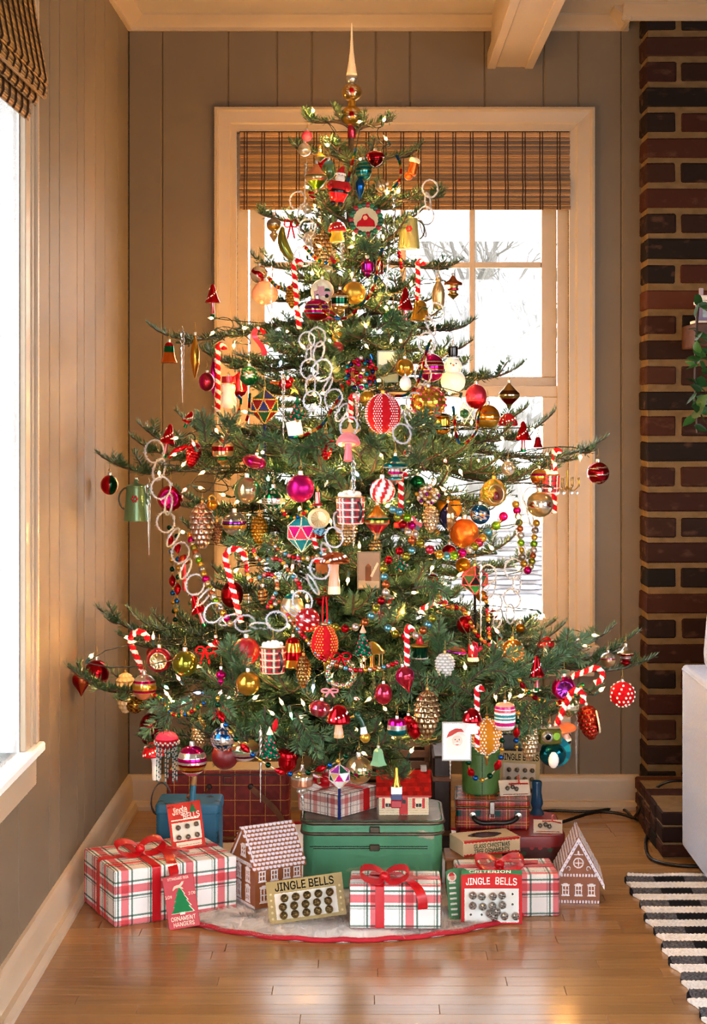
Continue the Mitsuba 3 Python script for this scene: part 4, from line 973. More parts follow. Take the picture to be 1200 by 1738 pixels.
card_lines(k, RC, [('print_panel', xf(rect(-0.065, 0.065, 0.004, 0.083), t=(0, -0.001, 0)), (226, 228, 226)), ('print_band', xf(extrude([(-0.073, 0.126)] + [(x, 0.114 + 0.006 * math.cos(x / 0.073 * 1.5)) for x in np.linspace(-0.073, 0.073, 17)] + [(0.073, 0.126)], -0.0006, 0), t=(0, -0.001, 0)), (58, 122, 76)),
                   ('lettering', xf(text('CRITERION', 0.006, width=0.1), None, (-0.004, -0.0016, 0.1225)), (226, 220, 200)), ('lettering', xf(text('JINGLE', 0.0155, width=0.058), ry(-0.03), (-0.033, -0.001, 0.1)), (240, 232, 226)), ('lettering', xf(text('BELLS', 0.0165, width=0.052), ry(0.05), (0.035, -0.001, 0.1)), (240, 232, 226))])
for x, z in ((0.05, 0.07), (0.05, 0.046), (-0.05, 0.022), (-0.024, 0.022)): part(k, 'punched_hole', col(xf(xf(lathe([(0.0005, 0.0006), (0.0026, 0.0006), (0.0026, 0)], 10), rx(math.pi / 2)), None, (x, -0.0012, z)), lin(16, 14, 12)), 'v_matte', False, RC)
bells(k, RC, [(-0.046, 0.068), (-0.024, 0.066), (0.002, 0.066), (0.024, 0.068), (-0.046, 0.044), (-0.022, 0.042), (0.001, 0.044), (0.025, 0.046), (0.005, 0.018), (0.03, 0.02), (0.056, 0.02), (-0.006, 0.026), (0.012, 0.03)], 0.0096, (176, 172, 166), -0.0016)
k = thing('green_card', 'narrow green card with round portrait behind red bell card', 'card')
GR = place((781 - CX) * 4.03 / F, 4.032, 0.002, 4, -4, 4)
part(k, 'card', col(extrude([(-0.026, 0), (0.026, 0), (0.026, 0.118)] + [(0.0 + 0.026 * math.cos(a), 0.118 + 0.008 * math.sin(a)) for a in np.linspace(0.2, math.pi - 0.2, 8)] + [(-0.026, 0.118)], -0.001, 0.001), lin(66, 116, 80)), 'v_matte', False, GR)
card_lines(k, GR, [('print_portrait', xf(extrude(disc(0.011, 18, c=(-0.012, 0.106)), -0.0005, 0), t=(0, -0.001, 0)), (216, 200, 190)), ('print_portrait', xf(extrude(disc(0.006, 14, c=(-0.011, 0.104)), -0.0009, 0), t=(0, -0.001, 0)), (190, 130, 110)), ('print_portrait', xf(extrude([(-0.02, 0.108), (-0.004, 0.109), (-0.009, 0.117), (-0.016, 0.116)], -0.0011, 0), t=(0, -0.001, 0)), (170, 50, 50))]
           + [('print_panel', xf(rect(-0.02, -0.004, 0.09 - i * 0.0125, 0.0945 - i * 0.0125), t=(0, -0.001, 0)), (206, 206, 196)) for i in range(7)])

# gingerbread house on the right
RH = place(0.521, 4.185, 0.0005, -4)
GW, GD, GE, GRR = 0.104, 0.13, 0.07, 0.166
sh = RH @ T().rotate([0, 0, 1], -90).translate([-GD / 2, -GW / 2, 0])          # the gable is local -x, turned to face the camera
sh = RH @ T().translate([0, GD / 2, 0]).rotate([0, 0, 1], 90).translate([0, -GW / 2, 0])
k, sl = gingerbread('gingerbread house with steep roof standing alone at the far right', GD, GW, GE, GRR, sh, False)
xg = -GD / 2
for y in (0.02, 0.052, 0.084): icing_window(k, y, 0.02, 0.017, 0.024, sh, xg, True, 'x')
rk = xf(tube([(0.012 * math.cos(a), 0, 0.012 * math.sin(a)) for a in np.linspace(0, 2 * math.pi, 17)[:-1]], 0.0016, 6, closed=True), rz(-math.pi / 2), (xg, GW / 2, 0.1))
part(k, 'iced_window', col(join([rk, xf(join([box(-0.011, 0.011, -0.001, 0, -0.001, 0.001), box(-0.001, 0.001, -0.001, 0, -0.011, 0.011)]), rz(-math.pi / 2), (xg, GW / 2, 0.1)), xf(join([box(-0.012, 0.012, -0.001, 0, 0.02, 0.022), box(-0.002, 0.002, -0.001, 0, 0.02, 0.03)]), rz(-math.pi / 2), (xg, GW / 2, 0.1))]), lin(230, 226, 230)), 'v_satin', 30, sh)
part(k, 'icing_scroll', col(join([xf(tube([(e * (0.024 + 0.006 * math.cos(a) * (1 - a / 8)), 0, 0.085 + 0.008 * math.sin(a) * (1 - a / 8)) for a in np.linspace(0, 5, 14)], 0.001, 5), rz(-math.pi / 2), (xg, GW / 2, 0)) for e in (-1, 1)]), lin(226, 222, 226)), 'v_satin', True, sh)
for e in (-1, 1):
    part(k, 'icing_bargeboard', col((lambda p: (np.array(p), np.array([[0, 1, 2], [0, 2, 3], [4, 6, 5], [4, 7, 6], [0, 5, 1], [0, 4, 5], [3, 2, 6], [3, 6, 7]])))([(xg - 0.009 + dx, GW / 2 + e * (GW / 2 + 0.012), GE - 0.02 + dz) if q == 0 else (xg - 0.009 + dx, GW / 2, GRR + 0.0 + dz) for dx in (0, 0.002) for q, dz in ((0, -0.014), (0, 0.0), (1, 0.0), (1, -0.016))]), lin(226, 222, 228)), 'v_satin', False, sh)
    part(k, 'icing_dots', col(join([ball(0.0016, (xg - 0.0105, GW / 2 + e * (GW / 2 + 0.010) * (1 - t), (GE - 0.026) + t * (GRR + 0.018 - GE)), 6) for t in np.linspace(0.04, 0.95, 11)]), lin(120, 84, 140)), 'v_satin', True, sh)
for z0 in (0.066, 0.0):
    part(k, 'icing_trim', col(join([box(xg - 0.0014, xg, y, y + 0.0042, z0, z0 + 0.007) for y in np.arange(0.001, GW - 0.003, 0.0075)]), lin(226, 220, 226)), 'v_satin', False, sh)

# slatted crate and dark trunk behind
k = thing('slatted_crate', 'brown wooden slatted crate behind the toy house', 'crate')
for i in range(9):
    z0 = 0.02 + i * 0.031
    part(k, 'slat', box(-0.03, 0.172, 4.795, 4.803, z0, z0 + 0.021, 0.002), 'box_wood', False)
for x in (-0.026, 0.158): part(k, 'post', box(x, x + 0.012, 4.803, 4.815, 0.0005, 0.30), 'box_wood', False)
part(k, 'back_board', box(-0.03, 0.172, 4.92, 4.928, 0.0005, 0.30), 'dark_leather', False)
for x in (-0.03, 0.165): part(k, 'side_board', box(x, x + 0.007, 4.815, 4.92, 0.0005, 0.3), 'box_wood', False)
k = thing('dark_trunk', 'dark brown upright trunk between the crate and tartan lunch box', 'trunk')
part(k, 'trunk_body', box(0.176, 0.226, 4.655, 4.86, 0.0005, 0.27, 0.006), 'dark_leather', False)
for z in (0.05, 0.2): part(k, 'trunk_band', box(0.1745, 0.2275, 4.653, 4.862, z, z + 0.014, 0.002), 'leather', False)

# cords on the floor, outlet
def cord(label, pts, r=0.0042):
    k = thing('power_cord', label, 'cord'); scene[k] = pl(col(tube(spline(pts, 60), r, 7), lin(16, 15, 16)), 'v_satin', True)
F_ = lambda px, py, z=0.005: tuple(floor_at(px, py, z))
cord('black power cord running along the floor up onto the hearth', [F_(905, 1388), F_(950, 1376), F_(1005, 1377), F_(1050, 1372)] + [(0.79, 5.0, 0.02), (0.815, 4.93, 0.09), (0.86, 4.9, 0.142), (0.96, 4.92, 0.137), (1.1, 4.95, 0.137)])
cord('black power cord looping over the floor past the hearth corner', [F_(950, 1396), F_(985, 1385, 0.014), F_(1030, 1378, 0.016), F_(1085, 1392), F_(1098, 1420), F_(1097, 1443), F_(1120, 1464), F_(1175, 1470), F_(1240, 1466)], 0.0048)
k = thing('wall_outlet', 'white wall outlet with black plug on the back wall', 'outlet')
oc = np.array([wx(959), YB, wz(1240)])
part(k, 'cover_plate', col(box(oc[0] - 0.018, oc[0] + 0.018, YB - 0.006, YB - 0.0005, oc[2] - 0.058, oc[2] + 0.058, 0.002), lin(196, 188, 178)), 'v_satin', False)
part(k, 'plug', col(box(oc[0] - 0.014, oc[0] + 0.014, YB - 0.035, YB - 0.006, oc[2] - 0.035, oc[2] - 0.005, 0.003), lin(18, 18, 18)), 'v_satin', False)

# sofa arm, rug, mantel with its house and garland
k = thing('armchair', 'white linen upholstered seat at the right edge', 'armchair')
part(k, 'arm', uv_box_dict(0.17, 1.26, 0.497, 'white_linen', 0.012), None, tw=place(0.937, 3.952, 0.04))
part(k, 'welt', tube([(0.8525, 3.34, 0.525), (0.8525, 4.57, 0.525)], 0.003, 6), 'white_linen', True)
part(k, 'seat_base', uv_box_dict(0.9, 1.1, 0.3, 'white_linen', 0.02), None, tw=place(1.47, 3.95, 0.06))
part(k, 'back', uv_box_dict(0.9, 0.18, 0.62, 'white_linen', 0.05), None, tw=place(1.47, 4.49, 0.06))
part(k, 'back_cushion', uv_box_dict(0.5, 0.16, 0.34, 'white_linen', 0.078), None, tw=place(1.123, 4.42, 0.49, 0, 5))
for x, y, z0 in ((0.9, 4.46, 0.0005), (0.9, 3.4, 0.0125), (1.85, 4.46, 0.0005), (1.85, 3.4, 0.0005)): part(k, 'leg', box(x - 0.02, x + 0.02, y - 0.02, y + 0.02, z0, 0.062, 0.003), 'dark_leather', False)
k = thing('checked_rug', 'black and white checked knit rug on the oak floor', 'rug')
xs_, ys_ = np.linspace(0.67, 1.5, 167), np.linspace(2.75, 4.43, 421)
X, Y = np.meshgrid(xs_, ys_, indexing='ij')
t = (xs_ - 0.67)[:, None]
X = X + np.exp(-t / 0.03) * (0.006 * np.sin(Y * 2 * math.pi / 0.11) + 0.004 * np.sin(Y * 23))
Y2 = Y + np.exp(-np.abs(Y - 4.43) / 0.04) * 0.004 * np.sin(X * 40)
Z = 0.008 + 0.0016 * np.sin(X * 2 * math.pi / 0.0105) + 0.0022 * np.sin(Y * 2 * math.pi / 0.054)
v = np.stack([X, Y2, Z], -1).reshape(-1, 3); f = grid_faces(167, 421)
m = (v, f)
e = np.array([0 * 421 + j for j in range(421)]); 
vb = v.copy(); vb[:, 2] = 0.0008
n0 = len(v); edge = [i * 421 + 420 for i in range(166, -1, -1)] + [j for j in range(419, -1, -1)]
ff = []
for a, b in zip(edge[:-1], edge[1:]): ff += [[a, b, b + n0], [a, b + n0, a + n0]]
part(k, 'knit', (np.vstack([v, vb]), np.vstack([f, np.array(ff)])), 'rug_knit', True)
k = thing('mantel_shelf', 'dark wood mantel shelf on the brick chimney', 'mantel shelf')
mz = EYE - (549 - CY) * 4.88 / F
part(k, 'shelf', box(0.94, XR, 4.84, 5.056, mz - 0.07, mz, 0.004), 'mantel_wood', False)
mat('mantel_wood', proc(lambda p, n, uv: mix(lin(58, 32, 18), lin(92, 56, 32), fbm(p.x * 8, p.y * 60, p.z * 60, 3))), rough=0.6)
k = thing('village_house', 'tiny white roofed house on the mantel end', 'village house')
MH = place(0.968, 4.9, mz)
part(k, 'base', col(box(-0.027, 0.06, -0.03, 0.03, 0, 0.008, 0.001), lin(226, 218, 206)), 'v_matte', False, MH)
part(k, 'walls', col(xf(gable_house(0.05, 0.04, 0.05, 0.074), None, (0.012, -0.02, 0.008)), lin(126, 118, 150)), 'v_matte', False, MH)
part(k, 'roof', col(join([box(-0.018, 0.042, -0.024, 0.024, 0.056, 0.066, 0.002), box(-0.014, 0.038, -0.014, 0.014, 0.066, 0.083, 0.003)]), lin(232, 228, 224)), 'v_matte', False, MH)
part(k, 'chimney', col(box(-0.006, 0.006, -0.006, 0.006, 0.08, 0.104, 0.001), lin(170, 160, 176)), 'v_matte', False, MH)
part(k, 'window', col(rect(0.0, 0.026, 0.018, 0.04, -0.0215, -0.02), lin(74, 92, 84)), 'v_gloss', False, MH)
k = thing('leaf_garland', 'green leafy garland hanging from the mantel end', 'garland')
g = np.random.default_rng(8)
part(k, 'vine', tube(spline([at(1186, 505, 4.82), at(1182, 560, 4.80), at(1180, 640, 4.80), at(1184, 735, 4.80)], 20), 0.004, 6), 'dark_leather', True)
for i in range(46):
    t = g.random(); c0 = at(1187 - 6 * t + g.normal(0, 5), 500 + 235 * t, 4.79)
    L_ = g.uniform(0.035, 0.065); a = g.uniform(0, 2 * math.pi); up = g.uniform(-0.9, 0.6)
    d = np.array([math.cos(a), math.sin(a) * 0.6, up]); d /= np.linalg.norm(d)
    if c0[0] + d[0] * L_ < at(1160, 600, 4.79)[0]: d[0] = abs(d[0])
    s = np.cross(d, g.normal(0, 1, 3)); s /= np.linalg.norm(s); n_ = np.cross(d, s)
    uu = np.linspace(0, 1, 6); wv = 0.26 * L_ * np.sin(np.pi * uu ** 0.8)
    mid = c0 + d * (uu * L_)[:, None] + n_ * (0.12 * L_ * uu ** 2)[:, None]
    v = np.vstack([mid - s * wv[:, None] + n_ * (0.25 * wv)[:, None], mid, mid + s * wv[:, None] + n_ * (0.25 * wv)[:, None]])
    f = grid_faces(3, 6)
    part(k, 'leaf', col((v, f), lin(*(np.array([40, 84, 40]) * g.uniform(0.7, 1.25)))), 'v_satin', True)

# ---------------------------------------------------------------- the tree
TD = 4.62; TX = (597 - CX) * TD / F                      # trunk
RZ = np.array([0.2, 0.38, 0.52, 0.62, 0.75, 0.92, 1.05, 1.17, 1.30, 1.42, 1.55, 1.66, 1.78, 1.90, 2.0, 2.1])
RR = np.array([0.62, 0.80, 0.86, 0.86, 0.78, 0.66, 0.70, 0.70, 0.58, 0.52, 0.40, 0.34, 0.27, 0.21, 0.14, 0.03])
def tree_radius(z): return float(np.interp(z, RZ, RR))
def on_tree(px, py, k=0.9, dy=0.0):
    """where this line of sight meets the tree's cone, k = 1 on its surface, 0 in the plane of the trunk, below 0 behind it"""
    d = TD
    for _ in range(12):
        p = at(px, py, d)
        r = tree_radius(p[2]); q = max(r * r - (p[0] - TX) ** 2, 0.0)
        d = 0.5 * d + 0.5 * (TD - k * math.sqrt(q) + dy)
    lim = -(XL + 0.03) * F / (CX - px) if px < CX - 20 else 99        # stay clear of the left wall
    return at(px, py, min(d, lim, YB - 0.12))
scene['needle_mat'] = {'type': 'twosided', 'bsdf': {'type': 'principled', 'base_color': VC, 'roughness': 0.42, 'specular': 0.45}}
mat('bark_mat', proc(lambda p, n, uv: mix(lin(46, 36, 28), lin(76, 62, 50), fbm(p.x * 70, p.y * 70, p.z * 25, 3))), rough=0.9)
ng = np.random.default_rng(21)
def needles(P, tan, up, length, dens, seed_col, spread=1.0):
    """needles along one twig: P (n,3) centre line, two triangles each, folded along the midrib"""
    s = np.concatenate([[0], np.cumsum(np.linalg.norm(np.diff(P, axis=0), axis=1))])
    n = int(s[-1] * dens)
    if n < 4: return None
    u = ng.uniform(0.02, 1.0, n) * s[-1]
    base = np.stack([np.interp(u, s, P[:, k]) for k in range(3)], 1)
    t = np.stack([np.interp(u, s, tan[:, k]) for k in range(3)], 1); t /= np.linalg.norm(t, axis=1, keepdims=True)
    side = np.cross(t, up); side /= np.linalg.norm(side, axis=1, keepdims=True) + 1e-9
    nu = np.cross(side, t)
    a = ng.normal(0, 0.5, n) + np.where(ng.random(n) < 0.5, 0.25, math.pi - 0.25)      # mostly to both sides, raised
    o = side * np.cos(a)[:, None] + nu * (np.abs(np.sin(a)) * np.where(ng.random(n) < 0.84, 1, -0.6))[:, None]
    fw = np.interp(u / s[-1], [0, 0.85, 1], [0.5, 0.62, 1.4])
    d = o + t * (fw * ng.uniform(0.75, 1.25, n))[:, None]; d /= np.linalg.norm(d, axis=1, keepdims=True)
    L = length * ng.uniform(0.75, 1.1, n) * np.interp(u / s[-1], [0, 0.15, 0.85, 1], [0.8, 1, 1, 0.72])
    tip = base + d * L[:, None] + nu * (0.16 * L)[:, None]
    w = np.cross(d, nu); w /= np.linalg.norm(w, axis=1, keepdims=True) + 1e-9
    mid = base + d * (0.55 * L)[:, None] + nu * (0.03 * L)[:, None]
    hw = 0.0017
    v = np.stack([base, mid - w * hw, tip, mid + w * hw], 1).reshape(-1, 3)
    i = np.arange(n)[:, None] * 4
    f = np.vstack([i + [0, 2, 1], i + [0, 3, 2]])
    tone = ng.uniform(0.75, 1.25, n)[:, None]
    young = (u / s[-1] > 0.7)[:, None] * 0.35
    c = (seed_col[0] * (1 - young) + seed_col[1] * young) * tone
    return v, f, np.clip(np.repeat(c, 4, 0), 0, 1)
OLD, NEW = lin(48, 76, 45), lin(98, 136, 100)
tree = thing('christmas_tree', 'tall fir christmas tree hung with vintage glass ornaments before the window', 'christmas tree')
part(tree, 'trunk', tube(spline([(TX, TD, 0.04), (TX + 0.006, TD, 0.7), (TX - 0.004, TD, 1.4), (TX, TD, 2.03)], 24), np.linspace(0.042, 0.006, 24), 9), 'bark_mat', True)
part(tree, 'stand', join([lathe([(0.001, 0.1), (0.06, 0.1), (0.062, 0.012), (0.001, 0.012)], 16)] + [tube([(0.05 * math.cos(a), 0.05 * math.sin(a), 0.08), (0.1 * math.cos(a), 0.1 * math.sin(a), 0.014)], 0.008, 6) for a in (0.8, 2.36, 3.93, 5.5)]), 'aged_metal', 40, T().translate([TX, TD, 0]))
def clampz(p):
    p = np.array(p); p[..., 0] = np.maximum(p[..., 0], XL + 0.012); p[..., 1] = np.minimum(p[..., 1], YB - 0.02); p[..., 2] = np.maximum(p[..., 2], 0.3)
    return p
def branch(tip, z0=None, thick=1.0, twig=1.0, dens=1.0, first=0.22, fan=0.0):
    tip = np.asarray(tip, float)
    hz = math.hypot(tip[0] - TX, tip[1] - TD)
    if z0 is None: z0 = tip[2] - (0.4 if tip[2] > 1.65 else 0.16 if tip[2] > 0.6 else 0.05) * hz + ng.uniform(-0.03, 0.03)
    o = np.array([TX, TD, min(z0, 2.02)])
    L = np.linalg.norm(tip - o)
    mid = o + (tip - o) * 0.5 + np.array([0, 0, ng.uniform(0.0, 0.05) * L])
    c2 = o + (tip - o) * 0.82 + np.array([0, 0, -0.05 * L])
    P = spline([o, mid, c2, tip], 22)
    tan = np.gradient(P, axis=0); tan /= np.linalg.norm(tan, axis=1, keepdims=True)
    wood = [tube(P, np.interp(np.linspace(0, 1, 22), [0, 0.7, 1], [0.010 * thick * (0.5 + L), 0.0045, 0.002]), 6)]
    nd = []
    up0 = np.array([0, 0, 1.0])
    cb = (OLD * ng.uniform(0.8, 1.15), NEW * ng.uniform(0.85, 1.1))
    i0 = 7
    nd.append(needles(P[i0:], tan[i0:], up0, 0.028, 1050 * dens, cb))
    s = np.concatenate([[0], np.cumsum(np.linalg.norm(np.diff(P, axis=0), axis=1))]) / L
    u = first; k = 0
    roll = ng.uniform(-0.5, 0.5) + fan
    while u < 0.93:
        for sg in ((-1, 1) if ng.random() < 0.8 else ((-1) ** k,)):
            b = np.array([np.interp(u, s, P[:, q]) for q in range(3)]); t = np.array([np.interp(u, s, tan[:, q]) for q in range(3)])
            sd = np.cross(t, up0); sd /= np.linalg.norm(sd); n_ = np.cross(sd, t)
            sd = sd * math.cos(roll) + n_ * math.sin(roll) * sg + n_ * ng.uniform(-0.12, 0.55)
            d = t * ng.uniform(0.62, 0.85) + sd * sg * 0.75; d /= np.linalg.norm(d)
            l = twig * (0.055 + 0.40 * L * (1 - u) ** 0.8 * ng.uniform(0.6, 1.0)); l = min(l, 0.28)
            Q = spline([b, b + d * l * 0.5 - n_ * 0.02 * l, b + d * l + t * 0.06 * l + n_ * ng.uniform(-0.05, 0.3) * l], 8)
            Q = clampz(Q)
            tq = np.gradient(Q, axis=0); tq /= np.linalg.norm(tq, axis=1, keepdims=True) + 1e-9
            wood.append(tube(Q, np.linspace(0.0034, 0.0014, 8), 4))
            nd.append(needles(Q, tq, n_, 0.0265, 1000 * dens, cb))
            if l > 0.13 and ng.random() < 0.45:
                for uu in (0.4, 0.62):
                    for s2 in (-1, 1):
                        b2 = Q[int(uu * 7)]; t2 = tq[int(uu * 7)]
                        sd2 = np.cross(t2, n_); d2 = t2 * 0.8 + sd2 * s2 * 0.7; d2 /= np.linalg.norm(d2)
                        l2 = l * (1 - uu) * ng.uniform(0.6, 1.0) + 0.02
                        Q2 = clampz(np.stack([b2 + d2 * l2 * q for q in np.linspace(0, 1, 5)]))
                        tq2 = np.gradient(Q2, axis=0); tq2 /= np.linalg.norm(tq2, axis=1, keepdims=True) + 1e-9
                        wood.append(tube(Q2, 0.0014, 4)); nd.append(needles(Q2, tq2, n_, 0.0245, 950 * dens, cb))
        u += ng.uniform(0.07, 0.10) / L; k += 1
    bk = part(tree, 'branch', join(wood), 'bark_mat', True)
    part(bk, 'needles', join([m for m in nd if m is not None]), 'needle_mat', False, kind='stuff')
TIPS = [  # (px, py, k, twig scale) branch tips that show in the photograph
    (515, 198, .5, .6), (660, 197, .5, .6), (491, 240, .4, .7), (717, 243, .3, .7), (560, 236, .9, .6), (640, 262, .9, .6), (600, 300, 1, .6), (545, 330, .9, .7), (672, 320, .8, .7),
    (437, 352, .2, .7), (755, 322, .2, .6), (560, 372, 1, .7), (690, 366, .9, .7), (505, 380, .7, .7), (625, 402, 1, .7), (720, 350, .4, .6),
    (426, 430, .15, .7), (783, 441, .15, .6), (500, 452, .8, .7), (705, 470, .8, .8), (560, 470, 1, .8), (650, 500, 1, .8),
    (252, 550, .1, .55), (806, 541, .2, .6), (445, 500, .4, .7), (340, 590, .45, .7), (620, 545, 1, .8), (540, 560, 1, .8), (700, 560, .9, .8), (455, 575, .8, .8), (770, 590, .5, .7), (400, 545, .2, .6),
    (891, 613, .25, .7), (430, 640, .8, .8), (560, 610, 1, .8), (680, 600, 1, .8), (820, 640, .2, .7), (500, 650, .9, .8),
    (164, 768, .25, .6), (234, 717, .1, .5), (222, 740, .5, .5), (300, 698, .1, .6), (365, 695, .2, .6), (330, 745, .7, .8), (400, 740, .85, .8), (480, 755, 1, .9), (540, 770, 1, .9), (640, 765, 1, .9), (590, 820, 1, .9), (725, 745, 1, .9), (760, 800, .95, .9), (800, 745, .8, .8), (850, 770, .8, .8),
    (1030, 741, .3, .6), (942, 697, .15, .6), (895, 690, .4, .6), (960, 770, .6, .8), (910, 790, .7, .7), (300, 830, .7, .8), (310, 885, .5, .7), (450, 830, 1, .9), (690, 830, 1, .9), (860, 830, .6, .8),
    (395, 925, .6, .7), (345, 880, .3, .7), (465, 915, 1, .8), (560, 925, 1, .8), (640, 940, 1, .8), (720, 960, 1, .8), (832, 958, .5, .7), (780, 1000, .8, .8), (500, 985, 1, .8), (600, 1010, 1, .8), (360, 960, .2, .6), (680, 1030, 1, .8), (540, 1060, .9, .8), (440, 1010, .8, .8), (880, 900, .2, .6),
    (115, 1131, .55, .8), (165, 1031, .2, .7), (216, 1031, .0, .7), (255, 1052, -.2, .7), (300, 1065, -.3, .7), (200, 1075, .7, .7), (290, 1105, .8, .9), (345, 1075, .3, .8), (255, 1130, .8, .9), (395, 1090, .9, .8), (440, 1070, .6, .8), (470, 1140, 1, .9), (350, 1140, .95, .9),
    (1113, 1113, .45, .7), (1083, 1072, .2, .6), (1043, 1061, .0, .6), (960, 1056, .1, .7), (1000, 1090, .7, .8), (930, 1120, .8, .9), (880, 1120, .85, .9), (830, 1100, .8, .8), (745, 1062, .95, .8), (690, 1110, 1, .8), (760, 1140, 1, .9), (640, 1160, 1, .9), (560, 1170, 1, .9), (1020, 1165, .6, .7),
    (234, 1248, .75, .8), (252, 1268, .9, .6), (330, 1230, 1, .9), (355, 1180, 1, .9), (450, 1225, 1.05, .9), (500, 1230, 1, .9), (546, 1288, 1.02, .45), (590, 1235, 1, .9), (570, 1245, 1.0, .5), (640, 1225, 1.05, .9), (690, 1300, 1.08, .3), (655, 1245, 1.05, .5), (720, 1190, 1.05, .9), (775, 1190, 1.05, .9), (830, 1180, 1, .9), (880, 1195, .9, .9), (920, 1190, .85, .9), (895, 1225, .9, .7), (960, 1200, .7, .8), (740, 1235, 1, .5), (420, 1260, .9, .7), (380, 1215, 1, .8), (800, 1235, .9, .7)]
for px, py, k, tw in TIPS:
    q = on_tree(px, py, k)
    branch(q, q[2] - 0.2 if k <= 0.2 and py > 650 else None, twig=tw)
def sprig(a, b, k):
    """a feathery side shoot of the outer foliage between two pixels, its needles spread to both sides as seen from the room"""
    p, q = on_tree(*a, k), on_tree(*b, k + 0.03)
    d = q - p; L = np.linalg.norm(d); d /= L
    view = np.array([0, -1.0, 0.25]); view /= np.linalg.norm(view)
    wood, nd = [], []
    cb = (OLD * ng.uniform(0.9, 1.2), NEW * ng.uniform(0.95, 1.15))
    def twig_(o, e):
        Q = clampz(spline([o, (o + e) / 2 + np.array([0, 0, 0.012]), e], 9)); tq = np.gradient(Q, axis=0); tq /= np.linalg.norm(tq, axis=1, keepdims=True) + 1e-9
        wood.append(tube(Q, np.linspace(0.003, 0.0012, 9), 4)); nd.append(needles(Q, tq, view, 0.024, 900, cb))
    twig_(p, q)
    sd = np.cross(d, view)
    for u, sg in ((0.36, 1), (0.5, -1)):
        l = L * (0.62 - 0.5 * u) * ng.uniform(0.8, 1.1); o = p + d * L * u
        twig_(o, o + (d * 0.75 + sd * sg * 0.7) * l)
    bk = part(tree, 'branch', join(wood), 'bark_mat', True)
    part(bk, 'needles', join([m for m in nd if m is not None]), 'needle_mat', False, kind='stuff')
SPRIGS = [(745, 1150, 745, 1052), (395, 1165, 393, 1082), (400, 1185, 420, 1115), (790, 1165, 880, 1105), (840, 1180, 905, 1120), (800, 1180, 720, 1150), (770, 1190, 770, 1270), (720, 1175, 690, 1110), (330, 1190, 245, 1245), (340, 1180, 395, 1215), (450, 1200, 448, 1260), (500, 1210, 540, 1285), (600, 1250, 560, 1225), (900, 1160, 960, 1110), (920, 1140, 1000, 1080), (900, 1190, 880, 1240), (940, 1190, 900, 1230), (350, 750, 340, 700), (380, 760, 400, 700), (480, 770, 440, 735), (520, 770, 560, 735), (610, 775, 650, 745), (690, 740, 740, 700), (580, 830, 545, 800), (720, 800, 690, 765), (470, 910, 465, 960), (560, 1000, 530, 985), (650, 1000, 645, 1060), (700, 1000, 760, 1010), (430, 930, 390, 925), (500, 590, 455, 575), (640, 560, 690, 545), (600, 440, 640, 420), (470, 1090, 430, 1060), (620, 1160, 590, 1180), (420, 1260, 400, 1235), (850, 1240, 905, 1245), (660, 1160, 700, 1180), (540, 760, 490, 780)]
for a, b, c, d in SPRIGS: sprig((a, b), (c, d), 1.0)
for i in range(48):                                       # branches inside and at the back
    z = 0.50 + 1.45 * (i + 0.5) / 64
    a = i * 2.39996 + 0.4
    r = tree_radius(z) * ng.uniform(0.5, 0.8)
    tip = np.array([TX + r * math.cos(a), TD + min(r * math.sin(a), 0.46), z + ng.uniform(-0.03, 0.05)])
    branch(clampz(tip), twig=0.75, dens=0.75)

# ---------------------------------------------------------------- mini lights
mat('light_wire', lin(12, 26, 18), rough=0.5)
mat('light_socket', lin(36, 66, 54), rough=0.4)
CLEAR = [(532, 192), (612, 206), (651, 206), (657, 238), (558, 247), (540, 371), (493, 362), (535, 350), (597, 403), (650, 399), (600, 418), (622, 427), (655, 330), (674, 328), (530, 467), (598, 462), (697, 485), (727, 525), (655, 520), (361, 540), (363, 563), (412, 557), (397, 585), (622, 556), (667, 573), (680, 577), (488, 639), (462, 647), (517, 592), (543, 641), (533, 694), (545, 668), (620, 585), (645, 646), (690, 689), (780, 676), (366, 728), (302, 743), (445, 768), (309, 791), (347, 800), (336, 827), (405, 850), (648, 714), (646, 771), (574, 786), (555, 815), (740, 835), (757, 838), (780, 797), (851, 742), (905, 728), (942, 785), (985, 772), (928, 771), (446, 850), (508, 865), (384, 884), (443, 953), (478, 940), (591, 981), (712, 1036), (699, 1006), (666, 1067), (379, 1048), (152, 1117), (217, 1081), (224, 1090), (355, 1093), (400, 1176), (430, 1186), (417, 1170), (465, 1213), (480, 1196), (516, 1197), (507, 1218), (620, 1118), (613, 1126), (560, 1150), (630, 1184), (655, 1205), (606, 1240), (643, 1228), (697, 1277), (615, 1277), (790, 1136), (840, 1178), (777, 978), (757, 990), (796, 1040), (832, 1088), (838, 1043), (1005, 1078), (995, 1096), (1017, 1173), (951, 1196), (891, 1170), (880, 1182), (866, 1176), (905, 1172), (285, 1180), (330, 1130), (260, 1085), (296, 1191), (690, 905), (735, 960), (560, 880), (520, 1010), (610, 930), (655, 860), (830, 850), (880, 880), (935, 830), (300, 770), (270, 800), (420, 700), (590, 700), (720, 720), (800, 720), (505, 520), (575, 545), (700, 440), (545, 420), (640, 365), (575, 330), (610, 270)]
